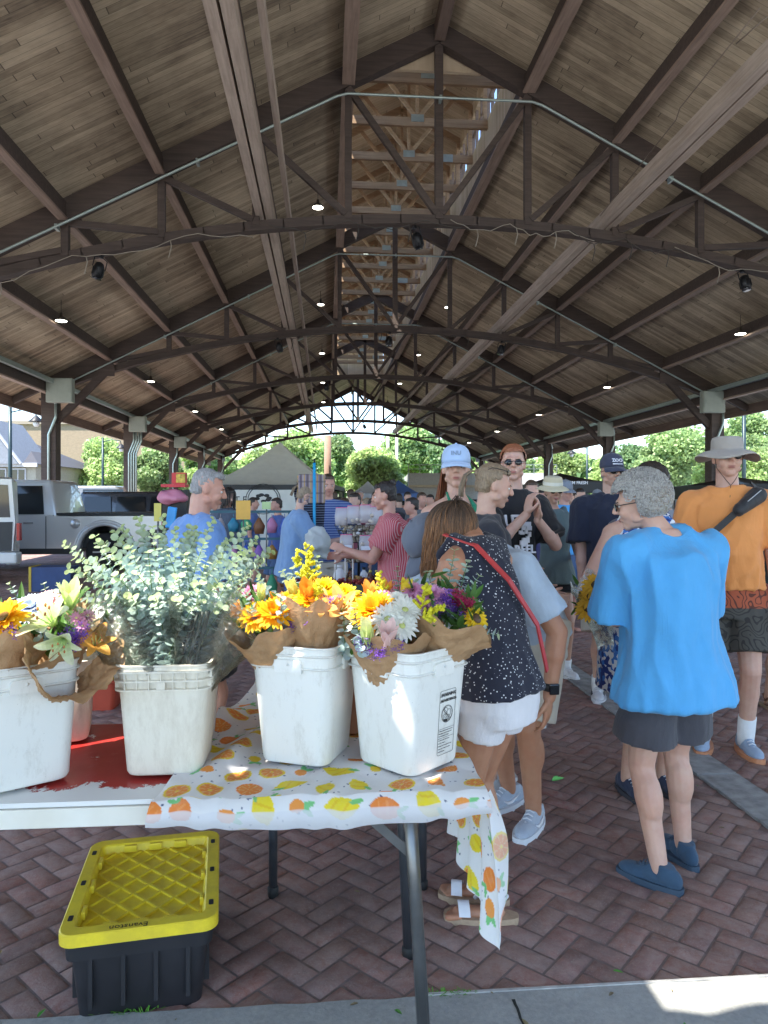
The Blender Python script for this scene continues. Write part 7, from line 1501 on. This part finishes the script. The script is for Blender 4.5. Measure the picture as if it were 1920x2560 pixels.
# ================================================================== vehicles (x forward, y left, z up)
M_SIL=NT('silver car paint'); M_SIL.set(Base_Color=(.62,.62,.62),Metallic=.3,Roughness=.32,Coat_Weight=.6); M_SIL=M_SIL.m
M_WHP=mat('white car paint',(.6,.61,.6),.3,coat=.6,var=.03); M_BKP=mat('dark car paint',(.025,.028,.035),.25,coat=.7); M_CGL=mat('dark car glass',(.015,.018,.02),.05,var=.02); M_TYR=mat('tyre rubber',(.02,.02,.02),.85); M_RIM=mat('alloy rim',(.45,.46,.48),.3,.8); M_TRIM=mat('black car trim',(.03,.03,.03),.6); M_RLT=mat('red tail lamp',(.4,.02,.02),.2); M_CHR=mat('chrome',(.7,.7,.7),.12,.95)
def wheel(t,x,y,r=.4,w_=.26):
    wt_=bpy.data.objects.new('wheel',None); COL.objects.link(wt_); wt_.parent=t; wt_.location=(x,y,r); M=Matrix.Rotation(R(90),4,'X')
    b=MB(); b.lathe([(r*.6,-w_/2),(r*.9,-w_/2),(r,-w_*.35),(r,w_*.35),(r*.9,w_/2),(r*.6,w_/2)],M=M,seg=28); b.build('tyre',M_TYR,wt_)
    b=MB(); b.lathe([(r*.62,-w_*.42),(r*.6,-w_*.3),(r*.12,-w_*.34),(r*.12,w_*.34),(r*.6,w_*.3),(r*.62,w_*.42)],M=M,seg=28)
    for k in range(6): a=k*PI/3; 
    for s in(-1,1):
        for k in range(6): a=k*PI/3; b.beam((0,s*w_*.4,0),(r*.6*math.cos(a),s*w_*.4,r*.6*math.sin(a)),.03,.07,up=(0,1,0))
    b.build('rim',M_RIM,wt_)
def arc(cx,r,z0=.42,n_=12,up=True):
    return [(cx+r*math.cos(a),z0+r*math.sin(a)) for a in [PI*i/n_ for i in range(n_+1)]]
def body_ex(b,poly,w_,inset=0.):
    M=Matrix(((1,0,0,0),(0,0,-1,w_/2),(0,1,0,0),(0,0,0,1))); b.extrude(poly,w_,M)
def side_shape(b,lower,upper,w_):    # lower outline and roof outline tapered inwards
    n_=len(upper); vs=[]; 
def greenhouse(t,base,top,z0,z1,w0,w1,m,name='cab'):
    b=MB(); bx0,bx1=base; tx0,tx1=top; vs=[(bx0,-w0,z0),(bx1,-w0,z0),(bx1,w0,z0),(bx0,w0,z0),(tx0,-w1,z1),(tx1,-w1,z1),(tx1,w1,z1),(tx0,w1,z1)]
    bm=bmesh.new(); V_=[bm.verts.new(v) for v in vs]; 
    for f in((3,2,1,0),(4,5,6,7),(0,1,5,4),(1,2,6,5),(2,3,7,6),(3,0,4,7)): bm.faces.new([V_[i] for i in f])
    bmesh.ops.bevel(bm,geom=[e for e in bm.edges if all(v.co.z>z0+.1 or True for v in e.verts)],offset=.09,segments=3,profile=.6,affect='EDGES'); b.bm(bm); return b.build(name,m,t,smooth=True)
def truck():
    p=P(295,1416,16.2); t=thing('pickup_truck','silver crew cab pickup truck parked inside the left aisle','pickup truck',(p.x,p.y,0),R(180))
    # origin at rear wheel
    poly=[(-1.2,.5),(-.62,.5)]+[(x,z) for x,z in reversed(arc(0,.52,.45))][0:0]
    lo=[(-1.25,.55),(-1.25,1.16),(1.05,1.16),(1.05,1.18),(4.,1.18),(4.85,1.05),(4.95,.9),(4.95,.5)]
    lo+= list(arc(3.7,.5,.45)) ; lo+=[(3.15,.38),(.55,.38)]; lo+=list(arc(0,.52,.45)); lo+=[(-.6,.5)]
    b=MB(); body_ex(b,lo,1.96); b.build('body',M_SIL,t,autos=30)
    for s in(-1,1):
        for cx in(0,3.7):
            b=MB(); A=arc(cx,.545,.45,18); b.tube([(x,s*.985,z) for x,z in A],.05,8); b.tube([(x,s*.98,z) for x,z in arc(cx,.60,.45,18)],.035,8); b.build('wheel_arch',M_SIL,t)
    cab=greenhouse(t,(.95,3.75),(1.15,2.85),1.1,1.93,.95,.8,M_SIL)
    for s in(-1,1):
        for (x0,x1,xt0,xt1) in((1.25,2.15,1.32,2.12),(2.25,3.35,2.22,2.8)):
            b=MB(); y0,y1=.945,.845; o=.02
            pts=[(x0,1.2),(x1,1.2),(xt1,1.8),(xt0,1.8)]; vs=[]
            for off in(0,.02): vs+=[(x,s*((y0 if z<1.5 else y1)+off-.0),z) for x,z in pts]
            b.add(vs,[(0,1,2,3),(7,6,5,4),(0,4,5,1),(1,5,6,2),(2,6,7,3),(3,7,4,0)]); b.build('window',M_CGL,t)
        for x in(1.2,2.2):
            b=MB(); b.box((x,s*.985,.82),(.012,.008,.68)); b.build('door_seam',M_TRIM,t)
        for x in(1.55,2.6): b=MB(); b.box((x,s*1.0,1.02),(.2,.03,.035),bev=.01); b.build('door_handle',M_CHR,t)
        b=MB(); b.box((1.9,s*.97,.42),(2.4,.06,.12)); b.build('side_step',M_TRIM,t); b=MB(); b.box((-1.22,s*.93,.98),(.08,.14,.34)); b.build('tail_light',M_RLT,t)
        b=MB(); b.lathe([(.1,0),(.1,.006)],M=Matrix.Translation((.6,s*.982,1.0))@Matrix.Rotation(R(-90*s),4,'X'),seg=18); b.build('fuel_cap',M_SIL,t)
    b=MB(); b.box((-.1,0,1.2),(2.2,1.9,.05)); b.build('bed_cover',M_TRIM,t)
    for x in(0,3.7):
        for s in(-.86,.86): wheel(t,x,s,.4)
    b=MB(); b.box((-1.3,0,.6),(.14,1.8,.2)); b.build('bumper',M_CHR,t)
    b=MB(); b.box((1.8,0,.62),(4.6,1.6,.3)); b.build('chassis',M_TRIM,t)
truck()
def suv(label,px,d,rz,m,L=4.7,H_=1.75,W_=1.9):
    p=P(px,1400,d); t=thing('parked_suv',label,'suv',(p.x,p.y,0),R(rz)); lo=[(-L/2,.4),(-L/2-.02,.9),(-L/2+.05,1.05),(L/2-1.,1.08),(L/2-.1,.9),(L/2,.7),(L/2,.35)]+list(arc(L/2-.9,.42,.36))+[(L/2-1.5,.3),(-L/2+1.5,.3)]+list(arc(-L/2+.9,.42,.36))
    b=MB(); body_ex(b,lo,W_); b.build('body',m,t,autos=30); greenhouse(t,(-L/2+.02,L/2-1.),(-L/2+.25,L/2-1.9),.98,H_,W_/2-.05,W_/2-.2,m,'roof')
    for s in(-1,1):
        for (x0,x1) in((-L/2+.35,-L/2+1.2),(-L/2+1.3,-L/2+2.2),(-L/2+2.3,L/2-1.5)):
            b=MB(); vs=[]
            for off in(.0,.02): vs+=[(x,s*((W_/2-.065 if z<1.3 else W_/2-.155)+off),z) for x,z in((x0,1.12),(x1,1.12),(x1-.05,H_-.15),(x0+.05,H_-.15))]
            b.add(vs,[(0,1,2,3),(7,6,5,4),(0,4,5,1),(1,5,6,2),(2,6,7,3),(3,7,4,0)]); b.build('window',M_CGL,t)
        b=MB(); b.box((L/2-.05,s*.7,.75),(.1,.35,.14)); b.build('headlight',mat('headlamp glass',(.6,.62,.65),.1),t)
    for x in(-L/2+.9,L/2-.9):
        for s in(-W_/2+.1,W_/2-.1): wheel(t,x,s,.36,.22)
suv('dark SUV parked behind the silver pickup truck',400,22,-4,M_BKP); suv('white SUV partly visible behind the orange tee man',1760,21,183,M_WHP,H_=1.85); suv('grey SUV parked beyond the dark one at left',250,31,0,mat('grey car paint',(.15,.16,.17),.3,coat=.5),L=5.6,H_=2.1); suv('dark SUV parked beyond the small blue tent',1010,46,5,M_BKP); suv('silver SUV parked at the far right beyond the columns',1480,40,185,M_SIL)
# white van with raised rear door at left edge
p=P(-12,1450,13.4); t=thing('van','white van at left edge with its dark trimmed rear door open','van',(p.x,p.y,0),R(0))
b=MB(); body_ex(b,[(-4.2,.45),(-4.3,1.),(-3.7,1.2),(-3.,1.85),(-.1,1.95),(0,1.85),(.05,.5)]+list(arc(-.9,.42,.4))+[(-1.5,.4),(-2.6,.4)]+list(arc(-3.3,.42,.4)),1.9); b.build('body',M_WHP,t,autos=30)
for x in(-.9,-3.3):
    for s in(-.85,.85): wheel(t,x,s,.37,.22)
for (x0,x1) in((-1.3,-.25),(-2.4,-1.45)): b=MB(); b.box(((x0+x1)/2,-.955,1.48),(x1-x0,.02,.5)); b.build('window',M_CGL,t)
# the open door panel, a hinged part seen nearly edge on
DR=Matrix.Translation((.12,-.95,0)); b=MB(); b.extrude([(0,.62),(.62,.62),(.66,1.1),(.6,1.86),(.12,1.88),(0,1.82)],.07,DR@Matrix.Rotation(R(90),4,'X')); dr=b.build('rear_door',M_WHP,t,autos=30)
b=MB(); b.extrude([(.04,1.2),(.58,1.2),(.54,1.76),(.12,1.78),(.05,1.74)],.004,DR@Matrix.Translation((0,-.0712,0))@Matrix.Rotation(R(90),4,'X')); b.build('window',M_CGL,dr)
b=MB(); b.extrude([(.0,.62),(.6,.62),(.62,1.12),(.02,1.12)],.012,DR@Matrix.Translation((0,-.0712,0))@Matrix.Rotation(R(90),4,'X')); b.build('door_trim',M_TRIM,dr); b=MB(); b.box((.55,-.95,.5),(.55,.25,.2),bev=.04); b.build('bumper',M_WHP,t); b=MB(); b.box((.84,-1.0,.95),(.05,.1,.3)); b.build('tail_light',M_RLT,t)
b=MB(); pp=P(32,1372,13.1); loft(b,[(pp-Vector((0,0,.28)),(.12,0,0),(0,.05,0)),(pp-Vector((0,0,.1)),(.13,0,0),(0,.06,0)),(pp+Vector((0,0,.16)),(.05,0,0),(0,.03,0)),(pp+Vector((0,0,.24)),(.02,0,0),(0,.01,0))]); tag(link('carrier_bag',remesh(b,.012,1,folds(.01)),M_WBAG,None),'white carrier bag hanging on the open van door','plastic bag')
# ================================================================== far buildings, poles, trees
def bld(name,label,x0,x1,ytop,d,depth,m,cat='building'):
    a=D(x0,ytop,d); c=D(x1,ytop,d); t=thing(name,label,cat,((a.x+c.x)/2,(a.y+c.y)/2+depth/2,0),-YAW); W=(c-a).length; b=MB(); b.box((0,0,a.z/2),(W,depth,a.z)); b.build('wall',m,t); return t,W,a.z
n=NT('tan brick wall'); o_=n.obj(); s_=n.sep(o_); bk=n.n.new('ShaderNodeTexBrick'); n.put(bk,'Vector',n.comb(s_[0],s_[2],0.)); bk.inputs['Scale'].default_value=3.; bk.inputs['Color1'].default_value=(.27,.2,.13,1); bk.inputs['Color2'].default_value=(.22,.165,.105,1); bk.inputs['Mortar'].default_value=(.23,.19,.15,1); n.set(Base_Color=bk.outputs[0],Roughness=.9); M_TAN=n.m
t,W,Hh=bld('warehouse','big plain tan brick building at the far left',-260,430,911,74,20,M_TAN); b=MB(); b.box((0,-10.05,Hh-.1),(W+.2,.4,.35)); b.build('parapet',mat('tan coping',(.24,.2,.15),.8),t)
t,W,Hh=bld('house','grey gabled shop house with white trim at left edge',-170,91,1003,46,10,mat('cream siding',(.3,.28,.22),.8)); gz=D(0,905,46).z; M_GR=mat('grey shingle roof',(.055,.055,.065),.9)
b=MB(); b.add([(-W/2-.3,-5.3,Hh),(W/2+.3,-5.3,Hh),(W/2+.3,5.3,Hh),(-W/2-.3,5.3,Hh),(W/2-3.2,0,gz-.9),(-W/2+2,0,gz-.9)],[(0,1,4,5),(1,2,4),(2,3,5,4),(3,0,5),(3,2,1,0)]); rf=b.build('roof',M_GR,t)
gx=D(20,1000,46).x-t.location.x+.0; b=MB(); gx=W/2-2.6; 
b.add([(gx-2.4,-5.6,Hh+.0),(gx+1.9,-5.6,Hh),(gx-.25,-5.6,gz),(gx-2.4,-1,Hh),(gx+1.9,-1,Hh),(gx-.25,-1,gz)],[(0,1,2),(5,4,3),(0,2,5,3),(1,4,5,2),(0,3,4,1)]); b.build('gable',mat('grey gable siding',(.17,.185,.21),.8),t)
b=MB(); M_WT=mat('white trim paint',(.4,.4,.41),.5)
for a_,c_ in(((gx-2.5,Hh),(gx-.25,gz+.1)),((gx+2.,Hh),(gx-.25,gz+.1))): b.beam((a_[0],-5.68,a_[1]),(c_[0],-5.68,c_[1]),.12,.2,up=(0,1,0))
b.box((0,-5.3,Hh-.05),(W+.5,.15,.25)); b.build('trim',M_WT,t); b=MB(); b.box((gx-.5,-5.66,Hh+.95),(1.,.06,.8)); b.build('shop_sign',mat('pale yellow sign',(.55,.52,.25),.7),t)
for i in range(7): b=MB(); x=W/2-1.1-1.25*i; b.box((x,-5.04,Hh-.75),(1.,.08,1.)); w_=b.build('window',M_WT,t); b=MB(); b.box((x-.23,-5.09,Hh-.75),(.38,.02,.8)); b.box((x+.23,-5.09,Hh-.75),(.38,.02,.8)); b.build('pane',M_CGL,w_)
t,W,Hh=bld('flat_building','long low white flat roofed building right of centre',895,1215,1022,60,12,mat('white render',(.4,.4,.39),.8)); b=MB(); 
for i in range(14): x=-W/2+W*i/13; b.beam((x,-6,Hh),(x,-6,Hh+.7),.05,.05)
b.beam((-W/2,-6,Hh+.7),(W/2,-6,Hh+.7),.05,.05); b.beam((-W/2,-6,Hh+.35),(W/2,-6,Hh+.35),.04,.04); b.build('roof_rail',M_LEG,t); b=MB(); b.box((0,-6.3,Hh-1.1),(W,.7,.2)); b.build('ledge',mat('tan ledge',(.45,.38,.28),.8),t)
for i in range(8): b=MB(); b.box((-W/2+.9+W/8*i,-6.03,.95),(W/8*.7,.05,1.2)); b.build('window',M_CGL,t)
def pole(name,label,x,ytop,d,r,m,group=None,lampside=0,cat='pole'):
    a=D(x,ytop,d); t=thing(name,label,cat,(a.x,a.y,0),0,group); b=MB(); b.tube([(0,0,0),(0,0,a.z)],[r,r*.8],10); b.build('post',m,t)
    if lampside:
        s=lampside; z=a.z-.25; b=MB(); b.tube([(0,0,z),(s*.5,0,z+.12),(s*1.0,0,z+.05),(s*1.05,0,z-.15)],.03,6); b.build('lamp_arm',m,t); b=MB(); b.lathe([(.05,-.12),(.08,-.15),(.3,-.36),(.31,-.38)],c=(s*1.05,0,z),seg=14); b.build('lamp_shade',M_DARK,t); b=MB(); b.lathe([(.12,-.36),(.13,-.5),(.08,-.58)],c=(s*1.05,0,z),seg=12); b.build('lamp_glass',mat('frosted globe',(.6,.6,.58),.3),t)
M_LP=mat('dark green lamp post',(.02,.04,.045),.4,.3)
pole('street_lamp','dark street lamp at far left in front of the grey gable',22,878,30,.09,M_LP,'dark street lamps',1,'street lamp'); pole('street_lamp','dark street lamp before the light green tree left of centre',222,945,42,.08,M_LP,'dark street lamps',1,'street lamp'); pole('street_lamp','dark street lamp beside the sun hat at right',1607,868,30,.09,M_LP,'dark street lamps',-1,'street lamp'); pole('street_lamp','distant dark street lamp between the right columns',1268,960,48,.08,M_LP,'dark street lamps',-1,'street lamp')
M_UP=mat('brown utility pole',(.28,.18,.13),.9); M_UPP=mat('pale utility pole',(.5,.46,.4),.9)
pole('utility_pole','thick brown utility pole left of the centre trees',708,941,62,.36,M_UP,'utility poles'); pole('utility_pole','left one of two slim pale utility poles',838,905,80,.2,M_UPP,'utility poles'); pole('utility_pole','right one of two slim pale utility poles',857,905,80,.2,M_UPP,'utility poles'); pole('utility_pole','slim pale utility pole left of the beige tent peak',612,925,78,.2,M_UPP,'utility poles')
M_BARK=mat('tree bark',(.1,.075,.055),.95,bump=.6,bscale=20)
def tree(label,x,ytop,ybot,wpx,d,col,dens=1.,seed=0,low=.12):
    a=D(x,ytop,d); W=wpx/1555*d/2; H_=a.z; t=thing('tree',label,'tree',(a.x,a.y+W*.5,0),0,'trees beyond the market hall'); rg=np.random.default_rng(seed+5); r2=random.Random(seed)
    b=MB(); b.tube([(0,0,0),(.1,0,H_*.25),(0,.1,H_*.5),(0,0,H_*.75)],[W*.07+.08,W*.055+.06,.09,.04],8); lobes=[]
    for k in range(11):
        th=r2.uniform(0,6.28); rr=W*r2.uniform(.25,.72); z=H_*r2.uniform(low+.22,.86); q=Vector((rr*math.cos(th)*(1.2-.5*z/H_),rr*math.sin(th)*.8,z)); b.tube([(0,0,H_*r2.uniform(.2,.5)),q*.5+Vector((0,0,H_*.25)),q],[.09,.06,.02],5); lobes.append((q,W*r2.uniform(.3,.48)))
    lobes.append((Vector((0,0,H_*.88)),W*.4)); b.build('trunk',M_BARK,t)
    n_=int(15000*dens); V_=np.zeros((n_,4,3)); C_=np.ones((n_,3)); ls=(.055*math.sqrt(W*2)*d/45*.8+.07)*.5
    li=rg.integers(0,len(lobes),n_); cen=np.array([list(l[0]) for l in lobes])[li]; rad=np.array([l[1] for l in lobes])[li]
    dv=rg.normal(size=(n_,3)); dv/=np.linalg.norm(dv,axis=1)[:,None]; rr=rad*(.35+.75*rg.random(n_)**.6); p_=cen+dv*rr[:,None]*np.array([1.15,1.,.8]); p_[:,2]=np.clip(p_[:,2],H_*low,None)
    n1=rg.normal(size=(n_,3)); n1[:,2]+=.5; n1/=np.linalg.norm(n1,axis=1)[:,None]; u=np.cross(n1,rg.normal(size=(n_,3))); u/=np.linalg.norm(u,axis=1)[:,None]; v=np.cross(n1,u); s=ls*(.5+rg.random(n_))
    for k,(i,j) in enumerate(((-1,-.4),(.3,-1),(1,.4),(-.3,1))): V_[:,k]=p_+u*(s*i)[:,None]+v*(s*j)[:,None]
    g=(.65+.7*rg.random(n_))*(.75+.5*np.array([r2.random() for _ in lobes])[li]); b=MB(); b.v=[tuple(x) for x in V_.reshape(-1,3).tolist()]; b.f=[(4*i,4*i+1,4*i+2,4*i+3) for i in range(n_)]; b.c=[(min(1.,q*.75),)*3 for q in g.tolist()]; b.mi=[0]*n_; b.sm=[False]*n_
    b.build('crown',col,t,smooth=False)
L1=leafmat('light green foliage',(.58,.74,.3),.15,.5); L2=leafmat('mid green foliage',(.42,.58,.24),.2,.45); L3=leafmat('deep green foliage',(.27,.42,.18),.2,.4); L4=leafmat('yellow green foliage',(.4,.5,.07),.15,.45)
TR=[('pale green tree before the tan building between the left columns',205,945,1040,150,52,L1,1.2),('mid green tree between the second and third left columns',330,955,1040,120,56,L2,1.),('pale green tree right of the third left column',405,965,1040,90,60,L1,.8),('mid green tree left of the thick brown pole',640,925,1060,150,78,L1,1.1),('pale green tree behind the beige tent slope',560,965,1060,120,70,L1,.8),('tall dark green tree right of the thick brown pole',735,935,1060,120,84,L2,1.),
('round pale green tree in front of the white building',815,975,1070,190,62,L1,1.5),('tall dark tree behind the two pale poles',900,918,1060,190,95,L2,1.2),('dark tree top behind the pale blue cap',990,940,1060,150,90,L3,1.),('mid green tree left of the red haired man',1060,985,1050,120,70,L1,.8),('small tree behind the red haired man',1150,990,1050,110,72,L2,.8),('pale green tree between the two right hand columns',1225,972,1050,130,60,L1,1.),('dark bushy tree right of the second right column',1370,962,1050,150,66,L3,1.),('broad mid green tree left of the first right column',1470,915,1040,210,52,L2,1.6),('small yellow green bush low beside the sun hat',1425,1003,1045,60,44,L4,.5),('pale tree behind the sun hat',1560,960,1045,130,56,L1,1.),('tall tree at right edge behind the street lamp',1640,878,1040,170,54,L2,1.3),('pale low tree at right edge',1640,965,1045,130,46,L1,.8),('mid green tree in the gap left of the first right column',1330,985,1045,120,58,L1,.8),
('dark tree at far left beyond the column',110,985,1040,90,66,L3,.7),('pale green tree far behind the left columns',470,975,1050,90,80,L2,.7)]
for i,a in enumerate(TR): tree(*a,seed=i)
b=MB(); tl=leafmat('distant treeline foliage',(.09,.17,.05),.3,.3); rg=random.Random(77)
for i in range(9000):
    x=rg.uniform(-90,110); y=rg.uniform(112,124); hh=7+2.5*noise.noise(Vector((x*.08,0,0)))+1.4*noise.noise(Vector((x*.3,5,0))); z=rg.uniform(0,hh); s=rg.uniform(.35,.8); nx=rg.uniform(-1,1); g=rg.uniform(.5,1.); b.add([(x-s,y,z-s*.5),(x+s*.4,y+nx,z-s),(x+s,y,z+s*.5),(x-s*.4,y-nx,z+s)],[(0,1,2,3)],(g,)*3)
tag(b.build('treeline',tl),'distant band of trees along the horizon','treeline',kind='stuff')
# lawns and kerb outside the hall
n=NT('lawn'); n.set(Base_Color=n.ramp(n.noise(n.obj(),3,6,.7),[(.3,(.1,.17,.04)),(.7,(.2,.3,.07))]),Roughness=.95); M_LAWN=n.m
plane_obj('lawn',-120,140,66,300,.02,M_LAWN)
plane_obj('path',15.5,19,-20,62,.005,M_CONC)

# fallen leaves and bits on the paving
b=MB(); rg=random.Random(31)
for i in range(90):
    x=rg.uniform(-1.2,2.6); y=rg.uniform(2.2,5.5) if i%3 else rg.uniform(1.9,2.14); b.col=rg.choice(((.1,.3,.05),(.3,.22,.08),(.2,.15,.08),(.25,.2,.1))); s=rg.uniform(.004,.013); a=rg.uniform(0,6)
    disc_leaf(b,(x,y,.017),(math.cos(a),math.sin(a),.1),(0,0,1),s*2,s,b.col,.3,.6)
tag(b.build('fallen_leaves',leafmat('litter leaf',(1,1,1),.1,.1)),'tiny fallen leaves and bits scattered on the paving',kind='stuff')
p_=GD(1192,1692); b=MB(); disc_leaf(b,p_+Vector((0,0,.012)),(1,.2,.1),(0,-.3,1),.06,.03,(.25,.75,.2),.3,.5); disc_leaf(b,p_+Vector((.01,0,.014)),(.6,.7,.1),(0,-.3,1),.045,.025,(.25,.75,.2),.3,.5); tag(b.build('green_leaf',MATS['litter leaf']),'bright green leaf dropped on the brick floor right of the grey sneaker','leaf')

b=MB(); 
for cx in(-.62,-.55,.35,.4,1.55,1.6):
    for k in range(26): a=rg.uniform(0,6.28); b.col=(.12,.26+.1*rg.random(),.04); disc_leaf(b,(cx+rg.gauss(0,.03),YC+rg.gauss(0,.006),.012),(math.cos(a),math.sin(a),.5),(0,0,1),rg.uniform(.008,.02),.004,b.col,.2,.5)
tag(b.build('weeds',MATS['litter leaf']),'small weeds growing in the joint beside the brick floor',kind='stuff')
b=MB(); x=.555; y=YC-.04; vs=[];k=0
while y>1.7: vs+= [(x-.003-.003*rg.random(),y,.0145),(x+.003+.003*rg.random(),y,.0145)]; x+=rg.uniform(-.004,.009); y-=.02; k+=1
b.add(vs,[(2*i,2*i+2,2*i+3,2*i+1) for i in range(k-1)]); tag(b.build('pavement_crack',mat('crack dirt',(.025,.025,.02),.95)),kind='structure')
